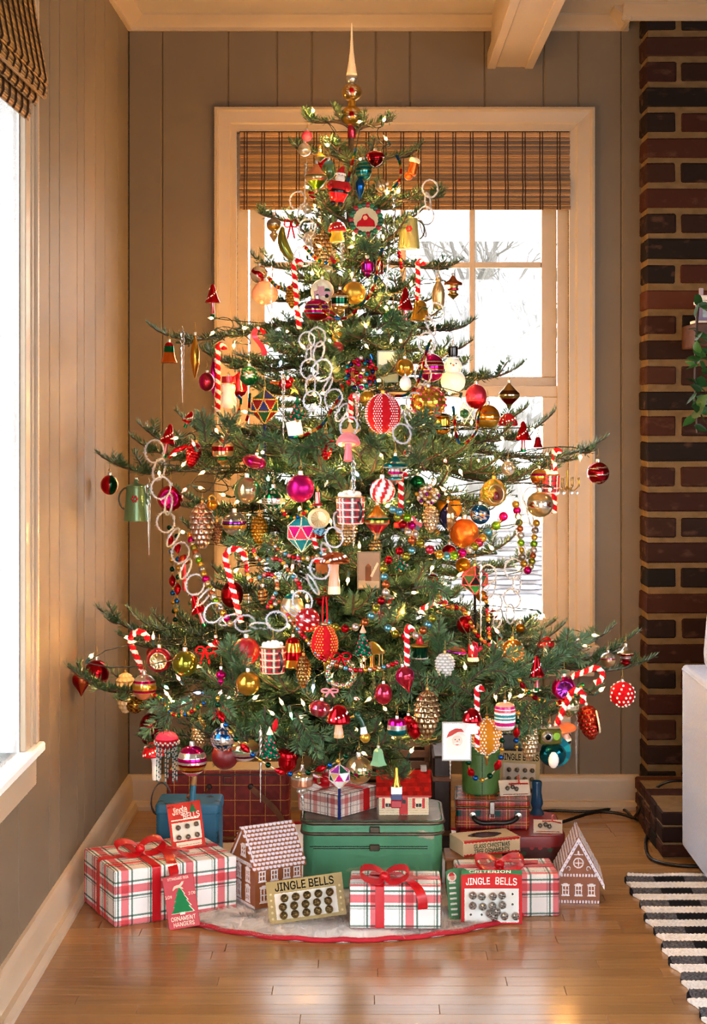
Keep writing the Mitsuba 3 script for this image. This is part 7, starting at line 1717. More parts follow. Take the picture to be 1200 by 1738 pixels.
O('nest_ornament', 838, 836, [('shell', pl(lathe(prof('egg', 44, 48), 36, fleck('gold', 'olive', 40, .22, 5), lambda th, t: .04 * np.sin(th * 14) * np.sin(t * 40)), 'v_glitter', False), None), ('opening_rim', pl(tube([(6 + 13 * math.cos(a), -19, -2 + 16 * math.sin(a)) for a in np.arange(24) * math.pi / 12], 1.6, 7, c_('champ'), closed=True), 'v_mirror', True), None), ('opening', pl(xf(lathe([(0.1, 1), (12.5, 1), (12.5, -1), (0.1, -1)], 20, c_('brown')), rx(math.pi / 2), (6, -19, -2)), 'v_matte', 40), None), ('figure', pl(lathe([(0.1, 8), (4, 4), (6, -6), (0.1, -8)], 10, c_('dred')), 'v_gloss', True), T().translate([6, -20, -4]))] + capparts(48, 7, 'gold'), .95, 'yellow gold egg with oval opening above the blue daisy ball', yaw=-10)
O(B_, 815, 873, ball_(34, daisy('blue', 'white', 'orange', .55, (.15, 2.2, 4.4, -1.3), .85)), .95, 'blue ball painted with white daisies')
O(P_, 731, 881, cone(30, 48, 'cream', 'tan', rows=8), .95, 'cream pinecone ornament under the jewelled ball')
O('bead_cluster', 726, 842, cluster(34, 30, ['silver', 'white', 'silver', 'purple', 'champ', 'gold'], 44, 3.6, 4), .98, 'silver jewelled ball with mixed gems above the cream pinecone')
O('fish_ornament', 760, 878, [('body', pl(xf(lathe(prof('spindle', 30, 50), 30, meridian(5, ['tan', 'navy', 'champ'])), np.diag([1, .6, 1])), 'v_mirror', True), None)] + capparts(50, 5), .9, 'blue and gold fish shaped ornament right of the cream pinecone')
O(B_, 788, 905, ball_(50, plain('orange'), 'v_brushed'), .75, 'big orange ball glowing under the blue daisy ball')
O(B_, 762, 862, ball_(44, plain('amber'), 'v_brushed'), .7, 'amber ball half hidden behind the fish shaped ornament')
O('lantern_ornament', 671, 798, turned('ufo', 42, 50, bands((.4, 'teal'), (.5, 'silver'), (.56, 'silver'), (.63, 'magenta'), (.72, 'silver'), (.82, 'teal'), (1, 'silver'))), 1.02, 'teal and silver tiered lantern right of the swirled ball')
O(B_, 649, 833, ball_(43, swirl(7, 'white', 'red', 1.0, .55), 'v_gloss'), 1.05, 'white ball with red peppermint swirls')
O(C_, 684, 842, cane(86, 16, 4.4), 1.0, 'candy cane right of the peppermint swirled ball')
O(B_, 510, 829, ball_(47, plain('magenta'), 'v_brushed'), 1.05, 'large shiny magenta ball in the middle of the tree')
O('mug_ornament', 595, 860, mug(50, 58, plaid_p()), 1.05, 'tartan mug ornament heaped with white cream, tree centre')
O(P_, 588, 902, cone(40, 50, 'champ', 'brown'), 1.0, 'silver pinecone below the centre tartan mug')
O(S_, 640, 886, turned('top', 42, 60, bands((.3, 'gold'), (.38, 'champ'), (.44, 'green'), (.5, 'gold'), (.56, 'champ'), (.8, 'rose'), (1, 'champ'))), 1.05, 'gold spinning top ornament with green band and rose base')
O('car_ornament', 692, 886, [('car_body', pl(extrude([(-22, -9), (22, -9), (23, -2), (14, 1), (8, 10), (-10, 10), (-14, 1), (-22, -1)], -9, 9, c_('red')), 'v_gloss', False), None)] + [('wheel', pl(extrude(disc(5, 14, c=(x, -10)), -10, 10, c_('black')), 'v_gloss', False), None) for x in (-13, 13)] + [('side_window', pl(extrude([(-8, 2), (6, 2), (5, 8), (-7, 8)], -9.5, -8, c_('cream')), 'v_gloss', False), None)], .95, 'red toy car ornament between the gold top and cream pinecone', yaw=20)
O(B_, 464, 848, ball_(41, crochet('green', 'white')), .98, 'green ball in white crochet netting')
O('beaded_ornament', 512, 905, poly_gem(52, 66, ['teal', 'magenta', 'rose', 'teal'], None, 'cream'), 1.02, 'magenta pink and teal beaded gem ornament below magenta ball')
O('rosette_ornament', 541, 880, [('ball', pl(lathe(prof('ball', 38, 36), 36, plain('cream')), 'v_gloss', True), None), ('rosette', pl(xf(lathe([(0.1, 1.4), (5, 1), (13, 0), (13.5, -1.5)], 44, lambda th, t, x, y, z: np.where((np.sin(th * 16) > 0)[:, None], c_('tan'), c_('champ'))), rx(math.pi / 2), (1, -18, 0)), 'v_brushed', 40), None), ('blue_fan', pl(xf(lathe([(0.1, 0), (14, -6), (13, -9), (0.1, -16)], 24, meridian(16, ['sky', 'navy'])), np.diag([1, .5, 1]), (3, -4, -14)), 'v_gloss', 40), None)] + capparts(36, 6), 1.02, 'cream ball with pleated gold rosette and blue fan')
O('candle_ornament', 539, 845, [('candle', pl(lathe([(0.1, 10), (4, 10), (4.4, -10), (0.1, -10)], 14, swirl(3, 'white', 'rose', 2.5)), 'v_gloss', 40), None), ('flame', pl(lathe([(0.1, 21), (1.6, 16), (2.4, 12.5), (0.1, 10)], 10, c_('yellow')), 'v_gloss', True), None), ('clip', pl(lathe([(8, -9), (9, -11), (8, -13), (0.1, -13)], 16, c_('rose')), 'v_mirror', 40), None)], 1.02, 'little striped candle with yellow flame on pink clip')
O(I_, 600, 856, icicle(150, 9), 1.08, 'longest clear icicle hanging before the centre tartan mug')
O(B_, 541, 905, ball_(20, plain('red')), .95, 'small red ball left of the silver centre pinecone')
O(C_, 534, 908, cane(46, 16, 4.2), 1.03, 'short candy cane at the right edge of the beaded gem', roll=-18)

# the left middle
O(B_, 186, 823, ball_(31, meridian(6, ['red', 'dgreen', 'orange'], .9), h=34), .35, 'red and green segmented ball, outermost at the left')
O('coffeepot_ornament', 231, 846, coffeepot(42, 76, (96, 128, 90), 'crimson', -1), .4, 'sage green coffeepot ornament at the left')
O(I_, 253, 880, icicle(124, 8), .4, 'long clear icicle right of the sage coffeepot')
O(B_, 289, 846, dented(44, 'red', 'magenta'), .6, 'red ball with magenta fluted dent behind the silver chain')
O(M_, 284, 748, mushroom(28, 58, .58), .55, 'leaning red mushroom on the left middle branch', roll=12)
O(M_, 320, 712, mushroom(21, 30, .7), .3, 'small red mushroom cap peeking above the left branches', roll=24)
O('pepper_ornament', 303, 768, [('pod', pl(tube(spline([(-16, 0, -10), (-4, 0, 2), (8, 0, 8), (16, 0, 12)], 14), 5 * np.sin(np.linspace(.3, 2.8, 14)) + .5, 10, c_('red')), 'v_mirror', True), None)], .8, 'slim red pepper ornament lying on the left branch')
O('strawberry_ornament', 328, 772, cone(27, 44, 'red', 'dred'), .85, 'red strawberry ornament beside the slim red pepper', roll=15)
O('lantern_ornament', 378, 766, turned('lantern', 36, 48, bands((.2, 'red'), (.34, 'champ'), (.5, 'crimson'), (.6, 'champ'), (.7, 'champ'), (.8, 'green'), (1, 'brass'))), .85, 'cream lantern ornament with crimson band on the left')
O(B_, 419, 832, ball_(45, meridian(4, ['champ', 'mint'], .7)), .98, 'pale gold ball with mint panels')
O(P_, 343, 893, cone(44, 80, 'silver', 'copper'), .85, 'large silver pinecone on the left side')
O(B_, 398, 889, ball_(42, bands((.35, 'grey'), (.42, 'silver'), (.5, 'purple'), (.56, 'navy'), (.72, 'gold'), (.8, 'grey'), (1, 'silver')), h=40), .95, 'smoky ball with purple and gold stripes right of silver pinecone')
O(P_, 368, 905, cone(20, 40, 'brown', 'black', bsdf='v_satin'), .75, 'small brown natural pinecone below the striped smoky ball')
O('lantern_ornament', 432, 784, turned('flat', 42, 24, meridian(12, ['rose', 'magenta'])), .95, 'flat pink ribbed ornament above the mint panelled ball', roll=15)
O('lock_ornament', 360, 857, [('body', pl(xf(lathe(prof('flat', 19, 18), 24, plain('amber')), np.diag([1, .6, 1])), 'v_mirror', True), None), ('shackle', pl(tube([(6 * math.cos(a), 0, 8 + 8 * math.sin(a)) for a in np.linspace(0, math.pi, 10)], 1.6, 7, c_('gold')), 'v_mirror', True), None)], .9, 'small amber padlock ornament above the large silver pinecone')
O(M_, 337, 1035, mushroom(28, 60, .58), .8, 'tilted red mushroom hanging against the lower left wall', roll=-20)
O('lollipop_ornament', 313, 968, [('head', pl(xf(lathe(prof('flat', 20, 18), 24, meridian(10, ['red', 'orange'])), np.diag([1, .6, 1])), 'v_mirror', True), T().translate([0, 0, 18])), ('stick', pl(tube([(0, 0, 10), (0, 0, -34)], 3.2, 9, c_('red')), 'v_gloss', True), None)], .55, 'red lollipop ornament with red stick inside the silver chain')
O(B_, 394, 1009, ball_(38, fleck('crimson', 'dred', 26, .4, 8), 'v_mirror', h=46), .75, 'dark crimson carved ball behind the diagonal candy cane')
O(C_, 409, 990, cane(130, 42, 5), .95, 'large candy cane hooked over a left branch, leaning', roll=-14)
O('spindle_ornament', 446, 1012, turned('lantern', 17, 34, swirl(1, 'tan', 'brown', 5)), .9, 'small tan wooden lantern ornament right of large leaning cane')
O('egg_ornament', 496, 1031, turned('egg', 40, 50, bands((.2, 'teal'), (.45, 'champ'), (1, 'champ')), 'v_brushed'), .95, 'champagne egg ornament with teal top behind silver chain')
O(B_, 522, 1052, ball_(42, net('white', 'crimson', 6, .3), 'v_gloss'), 1.03, 'white and crimson lattice ball left of the red satin bell')
O('beaded_bell', 551, 1091, beads_on(46, 62, 'egg', 0, 1.5, 'gold', lambda a, t: (a % (math.pi / 2.5)) > .5 and t > .1, 'red') + [('ribbon_loop', pl(join([col(tube(spline([(-3, 0, 28), (-4, 0, 50), (-2, 0, 78)], 8), 1.5, 5), c_('red')), col(tube(spline([(3, 0, 28), (4, 0, 50), (2, 0, 78)], 8), 1.5, 5), c_('red'))]), 'v_cloth', True), None), ('bead_crown', pl(xf(lathe([(0.1, 36), (6, 34), (8, 30), (0.1, 29)], 14, c_('champ')), None), 'v_mirror', True), None), ('clapper', pl(lathe([(0.1, -30), (3.5, -34), (1.4, -40), (1.2, -48), (0.1, -50)], 10, c_('gold')), 'v_mirror', True), None)], 1.06, 'red satin bell studded with gold beads on a red ribbon')
O(M_, 567, 972, mushroom(54, 72, .27, 'dome', 'copper', 'peach', 'v_mirror', 'cream', 10, .38), 1.03, 'large copper mushroom with pearly stem at the centre')
O('picture_ornament', 626, 968, framed(40, 64, [('print_ground', [(-18, -30), (18, -30), (18, -18), (-18, -17)], (190, 160, 120), 0), ('print_figure', [(-6, -18), (4, -18), (4, 6), (-1, 12), (-6, 6)], (120, 70, 40), 1), ('print_staff', [(2, -10), (14, 14), (17, 12), (6, -12)], (214, 190, 150), 2)], (110, 84, 58), (150, 112, 76)), .95, 'small sepia picture in a wooden frame')
O(P_, 637, 930, cone(24, 30, 'champ', 'black', rows=5), .85, 'small dark striped pinecone above the sepia picture')
O('tree_ornament', 680, 951, tree_orn(25, 40, 'gold'), .98, 'small green glitter tree above the bead garland, right of sepia picture')
O('tree_ornament', 616, 1089, tree_orn(34, 56, 'peach'), 1.05, 'green glitter tree with peach tip above the gold carousel')
O(B_, 418, 1105, ball_(45, plain('crimson'), 'v_satin', h=46), .95, 'matte dark red ball left of the lower tartan mug')
O('mug_ornament', 463, 1114, mug(46, 56, plaid_p(9, 'red', (40, 20, 20), 'cream')), 1.03, 'red tartan mug ornament on the lower left front')
O('lantern_ornament', 497, 1106, turned('bell', 44, 52, bands((.3, 'crimson'), (.5, 'dred'), (.56, 'gold'), (.62, 'dred'), (.9, 'crimson'), (1, 'gold'))), .9, 'dark red bell lantern right of the lower tartan mug')
O(P_, 515, 1140, cone(27, 56, 'brass', 'brown'), .97, 'brass gold pinecone under the red satin bell')
O('wreath_ornament', 579, 1142, wreath(58, 'champ', 'mint'), 1.05, 'silver glass wreath with red bow at the lower centre')
def carousel():
    out = [('canopy', pl(lathe([(0.1, 24), (6, 22), (21, 8), (22, 4), (0.1, 4)], 26, meridian(12, ['gold', 'champ'])), 'v_mirror', 40), None), ('floor', pl(lathe([(0.1, -20), (20, -20), (21, -24), (0.1, -25)], 26, c_('gold')), 'v_mirror', 40), None), ('core', pl(lathe([(4, 4), (4, -20)], 12, c_('amber')), 'v_mirror', True), None)]
    return out + [('post', cached('cpost', lambda: pl(tube([(0, 0, 5), (0, 0, -21)], 1.1, 6, c_('champ')), 'v_mirror', True)), T().translate([17 * math.cos(a), 17 * math.sin(a), 0])) for a in np.arange(8) * math.pi / 4]
O('carousel_ornament', 632, 1112, carousel(), .95, 'gold carousel ornament glowing behind the peach tipped glitter tree')
O(B_, 421, 1160, ball_(41, plain('gold')), 1.0, 'shiny gold ball below the matte dark red ball')
O(B_, 314, 1126, ball_(43, plain('olive')), .95, 'shiny olive green ball on the lower left branches')
O(B_, 270, 1120, dented(42, 'rose', 'champ'), .85, 'pink ball with ribbed gold dent beside the olive ball')
O(C_, 246, 1110, cane(90, 40, 5), .85, 'candy cane lying over the lower left branch', roll=-24)
O(B_, 164, 1143, ball_(42, bands((.7, 'crimson'), (1, 'rose')), h=46), .55, 'shiny crimson ball at the lower left wall')
O('teardrop_ornament', 138, 1160, turned('tear', 31, 46, meridian(3, ['copper', 'crimson'], 1.4)), .5, 'copper teardrop ornament, outermost at the lower left')
O(P_, 213, 1176, cone(38, 70, 'champ', 'tan', bsdf='v_gloss', rows=9), .7, 'pearly white pinecone at the lower left')
O(B_, 245, 1166, ball_(41, bands((.25, 'silver'), (.36, 'magenta'), (.42, 'champ'), (.6, 'gold'), (.7, 'magenta'), (1, 'peach')), h=44), .85, 'gold and magenta banded ball right of the pearly pinecone')
O(B_, 229, 1196, ball_(30, net('gold', 'brown', 9, .2)), .7, 'gold lattice ball below the pearly white pinecone')
O(B_, 256, 1238, ball_(40, swirl(1, 'dred', 'crimson', 5), h=58), .6, 'dark red ribbed ball in shade above the white stemmed mushroom')
O(M_, 263, 1291, mushroom(42, 64, .38, 'dome', 'red', 'white', 'v_gloss', 'white', 9, .36), .85, 'large spotted mushroom with thick white stem, lowest at left', roll=-6)
O('cushion_ornament', 283, 1256, [('cushion', pl(xf(lathe(prof('flat', 40, 32), 36, bands((.45, 'rose'), (1, 'crimson'))), None), 'v_cloth', True), None)] + [('bead', cached('cub', lambda: pl(ball(2.4, (0, 0, 0), 8, c_('silver')), 'v_mirror', True)), T().translate([20.5 * math.sin(a), -20.5 * math.cos(a), -2 - 3 * (i % 2)])) for i, a in enumerate(np.arange(30) * 2 * math.pi / 30)] + [('fringe', cached(('cuf', i % 2), lambda: pl(join([col(ball(1.5, (0, 0, -2.8 * q), 6), c_('silver' if q % 3 else 'teal')) for q in range(7 if i % 2 else 22)]), 'v_mirror', True)), T().translate([17 * math.sin(a), -17 * math.cos(a), -10])) for i, a in enumerate(np.arange(16) * 2 * math.pi / 16)] + capparts(32, 5, 'brass'), 1.0, 'pink cushion ornament with silver beads and long teal fringe')
O(B_, 326, 1291, ball_(50, bands((.22, 'magenta'), (.4, 'white'), (.5, 'magenta'), (.6, 'white'), (.69, 'crimson'), (.77, 'gold'), (.84, 'crimson'), (.9, 'white'), (1, 'magenta')), h=52), 1.05, 'magenta ball with white and gold stripes, lowest at left front')
O(P_, 339, 1247, cone(30, 50, 'champ', 'brass'), .9, 'pale champagne pinecone above the striped magenta ball')
O(B_, 378, 1254, ball_(41, crochet('blue', 'white')), 1.05, 'blue ball in white crochet netting')
O(B_, 382, 1283, ball_(46, plain('dred'), 'v_satin'), .95, 'dark maroon ball behind the blue crochet ball')
O(B_, 414, 1272, turned('flat', 52, 42, bands((.3, 'champ'), (.45, 'peach'), (.55, 'mint'), (.7, 'silver'), (.8, 'purple'), (1, 'silver'))), .92, 'wide pastel striped ball right of the blue crochet ball')
O('bow_ornament', 371, 1212, bow_orn(34, 24), .95, 'red bow ornament above the blue crochet ball')
O('tree_ornament', 458, 1262, tree_orn(36, 58, 'cream'), 1.1, 'green glitter tree with cream tip and red feather at front')
O('feather_ornament', 467, 1231, [('feather', pl(lathe(prof('spindle', 9, 26), 12, plain('red')), 'v_cloth', True), None)], 1.1, 'small red feather beside the cream tip of the glitter tree', roll=12)
O(I_, 442, 1300, icicle(124, 7, 'v_mirror'), 1.08, 'long silver icicle hanging left of the front glitter tree')
O('fruit_ornament', 488, 1292, turned('acorn', 37, 46, plain('red')), .95, 'bright red fruit ornament right of the front glitter tree')
O('finial_ornament', 513, 1326, turned('lantern', 37, 48, bands((.2, 'silver'), (.34, 'champ'), (.42, 'white'), (.66, 'peach'), (.74, 'silver'), (1, 'silver'))) + [('spiral_tail', pl(tube(spline([(0, 0, -24), (1, 0, -44), (0, 0, -62)], 14), np.linspace(3, .6, 14) , 8, lambda th, s: np.where((np.sin(th + s * .7) > 0)[:, None], c_('silver'), c_('grey'))), 'v_mirror', True), None)], 1.06, 'peach lantern finial with spiral silver tail, lowest of all')
O('beaded_ornament', 576, 1318, poly_gem(38, 42, ['dgreen', 'white', 'purple', 'tan', 'magenta', 'white'], ('navy', 52), 'silver'), 1.1, 'white and purple faceted bead ball with navy tassel')
O(B_, 609, 1307, ball_(46, daisy('champ', 'green', 'magenta', .6, (-.2, .9, 2.4, 4), .5), h=48), 1.05, 'champagne ball painted with fruit right of the faceted bead ball')
O('lantern_ornament', 543, 1203, turned('flat', 38, 30, meridian(14, ['rose', 'pink'])), 1.0, 'pink ribbed flat ornament behind the front white spotted mushroom', roll=12)
O(M_, 575, 1224, mushroom(41, 56, .55, 'dome', 'red', 'peach', 'v_mirror', 'tan', 8, .4), 1.1, 'shiny red mushroom with peach stem at the front centre')
O('goose_ornament', 614, 1228, [('neck', pl(tube(spline([(4, 0, -18), (2, 0, -4), (-3, 0, 8), (-7, 0, 12)], 14), np.interp(np.linspace(0, 1, 14), [0, .3, .8, 1], [6.5, 5, 5, 6]), 12, lambda th, s: np.where((s < 11)[:, None], c_('white'), c_('dgreen'))), 'v_gloss', True), None), ('head', pl(ball(6.6, (-7, 0, 14), 12, c_('dgreen')), 'v_gloss', True), None), ('beak', pl(tube([(-12, 0, 13), (-21, 0, 10)], [2.6, .6], 8, c_('gold')), 'v_gloss', True), None), ('breast', pl(ball(9, (6, 0, -24), 14, c_('gold')), 'v_glitter', True), None)], 1.1, 'green necked goose ornament with white collar')
O(B_, 651, 1178, ball_(30, plain('rose'), h=36), 1.05, 'rose pink ball left of the magenta teardrop')
O('teardrop_ornament', 689, 1154, turned('tear', 33, 48, meridian(4, ['rose', 'magenta'], .7)), 1.08, 'magenta and pink teardrop ornament at the lower right front', roll=-14)
O(P_, 755, 1130, cone(36, 44, 'silver', 'grey', rows=9, bsdf='v_satin'), 1.0, 'matte silver pinecone under the purple rimmed disc')
O(P_, 725, 1212, cone(46, 82, 'champ', 'brown'), 1.08, 'largest silver and copper pinecone left of the framed face')
O('barrel_ornament', 674, 1234, turned('barrel', 33, 30, bands((.36, 'magenta'), (.44, 'white'), (.6, 'silver'), (.64, 'white'), (.92, 'teal'), (1, 'silver'))), 1.1, 'small magenta silver and teal striped barrel ornament')
O('fruit_ornament', 704, 1238, turned('acorn', 30, 36, plain('red'), cap=4), 1.05, 'red fruit ornament between the small barrel and largest pinecone')
face_art = [('print_beard', [(-17, -22), (-13, -24), (13, -24), (18, -8), (18, 8), (8, 15), (-10, 12), (-18, -2)], (226, 218, 206), 0), ('print_face', disc(9, 20, c=(1, 1)), (228, 196, 180), 2), ('print_cap', [(-17, 6), (-13, 16), (-2, 22), (9, 21), (12, 16), (2, 16), (-8, 10)], (190, 70, 64), 3), ('print_eye', disc(1.1, 8, c=(-2.5, 3)), (70, 50, 46), 5), ('print_eye', disc(1.1, 8, c=(4.5, 3)), (70, 50, 46), 5), ('print_nose', disc(1.6, 10, c=(1, 0)), (210, 140, 126), 5), ('print_mouth', [(-2, -5), (4, -5), (1, -7)], (180, 80, 76), 5), ('print_moustache', [(-6, -4), (1, -2), (8, -4), (1, -4.6)], (236, 230, 220), 4)]
O('picture_ornament', 775, 1258, framed(50, 66, face_art, 'grey', (232, 232, 230)), 1.12, 'silver framed print of a bearded face in a red cap')
O(M_, 801, 1223, mushroom(34, 42, .55, 'dome', 'red', 'white', 'v_mirror', 'white', 7, .62), 1.15, 'glossy red mushroom at the corner of the framed face')
O('beaded_ball', 826, 1250, beads_on(52, 60, 'ball', 0, 1.8, 'white', lambda a, t: (a % (math.pi / 3)) > .42, 'amber') + [('drop', pl(lathe([(0.1, -30), (5, -34), (2, -40), (3, -44), (0.1, -50)], 12, c_('brass')), 'v_mirror', True), None)] + capparts(60, 6, 'gold'), 1.0, 'amber satin ball with white pearls over the green canister')
O(C_, 814, 1215, cane(106, 18, 4.5), 1.12, 'candy cane hanging before the amber pearl ball')
O('barrel_ornament', 857, 1216, turned('barrel', 36, 48, bands((.12, 'peach'), (.22, 'magenta'), (.27, 'white'), (.34, 'rose'), (.42, 'white'), (.5, 'teal'), (.55, 'silver'), (.62, 'teal'), (.68, 'white'), (.8, 'magenta'), (.86, 'white'), (1, 'silver')), 'v_gloss'), 1.05, 'pink and teal striped barrel ornament right of pearl ball')
O(I_, 764, 1304, icicle(36, 5, 'v_mirror'), 1.05, 'short silver icicle below the framed face')
O(P_, 898, 1258, cone(33, 68, 'cream', 'brass'), 1.0, 'pale gold pinecone right of the striped barrel')
O('peacock_ornament', 938, 1277, [('body', pl(xf(ball(20, (0, 0, -4), 20, c_((10, 80, 92))), np.diag([1.15, .8, 1])), 'v_mirror', True), None), ('breast', pl(xf(ball(11, (0, 0, 0), 14, c_('white')), np.diag([.85, .6, 1.3]), (0, -13, -10)), 'v_gloss', True), None), ('tail', pl(xf(lathe([(0.1, 3), (26, 2), (24, -2), (0.1, -3)], 24, meridian(12, [(8, 66, 78), (14, 96, 100)])), rx(math.pi / 2), (6, 8, 0)), 'v_mirror', 40), None)], .9, 'teal glass bird with white breast under the camera ornament')
O('camera_ornament', 933, 1249, [('case', pl(col(box(-19, 19, -7, 7, -14, 12, 2), c_('sage')), 'v_mirror', False), None), ('lens', pl(xf(lathe([(0.1, 4), (5, 4), (8, 2), (10, 0), (10, -4)], 24, bands((.2, 'black'), (.6, 'silver'), (1, 'grey'))), rx(math.pi / 2), (-6, -8, 0)), 'v_mirror', 40), None), ('flash', pl(xf(lathe([(0.1, 2), (6, 1.5), (7, -1)], 20, c_('lime')), rx(math.pi / 2), (10, -7, 0)), 'v_gloss', 40), None), ('top_plate', pl(col(box(-17, 17, -5, 5, 12, 16, 1), c_('silver')), 'v_mirror', False), None)] + [(n, m, T().translate([0, 0, 16])) for n, m, t in capparts(0, 7)], .98, 'toy camera ornament with silver lens and lime flash', yaw=10)
O(M_, 911, 1143, mushroom(28, 60, .58, capc='red', stem='pink'), 1.0, 'red spotted mushroom with pink stem at the lower right')
O(B_, 957, 1168, dented(41, 'magenta', 'purple', 'v_mirror'), .9, 'shiny magenta ball at the lower right branches')
O('beaded_ball', 1056, 1178, beads_on(42, 42, 'ball', 0, 2.4, 'white', lambda a, t: int(a * 2.2 + t * 3) % 2 == 0, 'red') + capparts(42, 6), .6, 'red satin ball with white beads, outermost at lower right')
O('strawberry_ornament', 1000, 1226, [('shell', cone(40, 60, 'red', 'copper', bsdf='v_mirror')[0][1], None), ('opening_rim', pl(tube([(14, -8 + 9 * math.cos(a), 18 * math.sin(a)) for a in np.arange(20) * math.pi / 10], 1.8, 7, c_('cream'), closed=True), 'v_gloss', True), None), ('opening', pl(xf(lathe([(0.1, 1), (1, 1), (1, -1), (0.1, -1)], 20, c_('brown')), ry(math.pi / 2)), 'v_matte', 40), T().translate([14, -8, 0]).scale([1, 8, 16]))] + capparts(60, 6), .8, 'coppery red strawberry ornament with oval opening, at lower right', roll=-10)
O('lantern_ornament', 1062, 1114, turned('ufo', 30, 36, bands((.2, 'silver'), (.36, 'champ'), (.5, 'crimson'), (.6, 'silver'), (1, 'crimson'))), .3, 'silver and crimson tiered lantern above the lower right tip')
O(I_, 979, 1270, icicle(96, 7), .85, 'long clear icicle at the lower right against the wall')
O(C_, 966, 1212, cane(96, 34, 5), .95, 'candy cane leaning under the shiny magenta ball', roll=24)
O(C_, 1000, 1150, cane(56, 34, 4.6), .7, 'candy cane hook lying on the lower right branch', roll=68)
O(M_, 958, 1242, mushroom(44, 32, .5, 'dome', 'copper', 'peach', 'v_satin', 'cream', 0, .4), .85, 'copper mushroom lying under the leaning candy cane', roll=-12)
O(B_, 964, 1198, ball_(38, crochet('sage', 'cream')), .85, 'sage ball in cream netting under the shiny magenta ball')
O(M_, 926, 1097, mushroom(30, 34, .5, 'dome', 'crimson', 'cream', 'v_gloss', 'cream', 5, .3), .5, 'crimson mushroom standing up behind the right lower branches')
O('beaded_ball', 870, 1105, beads_on(38, 40, 'ball', 0, 2.0, 'champ', lambda a, t: int(a * 3) % 2 == 0, 'amber', 'v_mirror') + capparts(40, 6, 'gold'), .85, 'amber beaded ball below the window sill at right')
O('beaded_ornament', 806, 985, poly_gem(48, 50, ['black', 'dgreen', 'brown', 'dgreen', 'black', 'green'], ('black', 66), 'rose'), .85, 'dark green and gold bead lantern with black tassel')
O(I_, 816, 1025, icicle(140, 8, 'v_mirror'), .95, 'long silver icicle before the black tassel')
O('tag_ornament', 642, 1284, [('bell', pl(lathe(prof('bell', 28, 30), 4, plain('mint')), 'v_gloss', False), None)] + capparts(30, 5), 1.08, 'pale green glass bell with square sides above the toy house')
O('brush_ornament', 673, 1338, [('handle', pl(lathe([(0.1, 36), (2.5, 34), (3, 24), (6, 8), (8, 3)], 16, c_('gold')), 'v_mirror', True), None), ('ferrule', pl(col(box(-10, 10, -4, 4, -10, 4, 1), c_('silver')), 'v_mirror', False), None), ('bristle_band', pl(col(box(-9.6, 9.6, -3.6, 3.6, -20, -10, 1), c_('navy')), 'v_gloss', False), None), ('bristle_tip', pl(col(box(-9.6, 9.6, -3.6, 3.6, -33, -20, 1.5), c_('crimson')), 'v_gloss', False), None)], 1.1, 'glass paintbrush ornament hanging before the toy house')
O('drum_ornament', 712, 1106, [('drum', pl(lathe(prof('drum', 30, 24), 30, bands((.12, 'gold'), (.88, 'dgreen'), (1, 'white'))), 'v_mirror', 40), None), ('figure', pl(join([lathe([(0.1, 34), (3, 31), (0.1, 28)], 10, c_('peach')), lathe([(1, 28), (4, 24), (7, 14), (0.1, 12)], 10, c_('red'))]), 'v_gloss', True), None)], 1.0, 'dark green drum ornament with tiny red skater')
O('disc_ornament', 772, 1105, [('disc', pl(lathe([(0.1, 8), (16, 6), (20, 0), (0.1, -6)], 30, bands((.55, 'copper'), (1, 'brass'))), 'v_mirror', 40), None), ('purple_rim', pl(xf(lathe([(19, 2.4), (21.5, 0), (19, -2.4)], 32, c_('purple')), None), 'v_mirror', True), None)], .9, 'copper disc with purple rim above the matte silver pinecone', roll=8)
O('mitten_ornament', 803, 1104, [('hand', pl(lathe([(0.1, 16), (8, 13), (10, 4), (8, -8), (7, -12)], 18, c_('rose')), 'v_mirror', True), None), ('thumb', pl(tube([(8, 0, 0), (15, 0, 6)], [4, 3], 10, c_('rose')), 'v_mirror', True), None), ('cuff', pl(lathe([(8, -11), (9.5, -13), (9.5, -18), (0.1, -18)], 18, c_('cream')), 'v_matte', 40), None)], .9, 'small rose mitten ornament behind the lower right branches')
O(B_, 693, 1222, ball_(16, plain('red')), 1.1, 'tiny red ball on a pink ribbon at the framed face')
O('spindle_ornament', 366, 1100, turned('finial', 16, 36, plain('red')), .9, 'small red finial above the olive green ball')
O('bow_ornament', 348, 1112, bow_orn(32, 34, 'red', 'v_cloth'), .85, 'red velvet bow right of the olive ball')
O('lantern_ornament', 375, 1150, turned('finial', 18, 30, plain('magenta')), 1.0, 'tiny magenta finial left of the shiny gold ball')
O('bow_ornament', 560, 1176, bow_orn(30, 16, 'pink', 'v_satin'), 1.0, 'pink ribbon bow under the silver wreath')
O('strawberry_ornament', 985, 1096, cone(22, 26, 'silver', 'copper', rows=6), .5, 'small silvery cone among the lower right branches')
O(B_, 1032, 1120, ball_(26, bands((.4, 'silver'), (.5, 'rose'), (1, 'champ'))), .45, 'small silver ball behind the lower right twig')
O(B_, 915, 810, ball_(30, bands((.3, 'gold'), (.45, 'magenta'), (.6, 'gold'), (1, 'orange'))), .6, 'gold and magenta ball above the bead loop at right')
O(B_, 695, 770, ball_(22, swirl(6, 'white', 'red', 1.0)), .95, 'small peppermint ball above the teal tiered lantern')
O('star_ornament', 500, 660, [('star', pl(extrude(star_(12, 5), -1.5, 1.5, c_('gold')), 'v_glitter', False), None)], .8, 'small gold glitter star above the little glitter tree')
O(P_, 440, 900, cone(30, 50, 'gold', 'brown'), .8, 'gold pinecone behind the green crochet ball')
O('lantern_ornament', 545, 1010, turned('lantern', 30, 40, bands((.3, 'red'), (.5, 'gold'), (1, 'crimson'))), .7, 'red and gold lantern deep behind the copper mushroom')
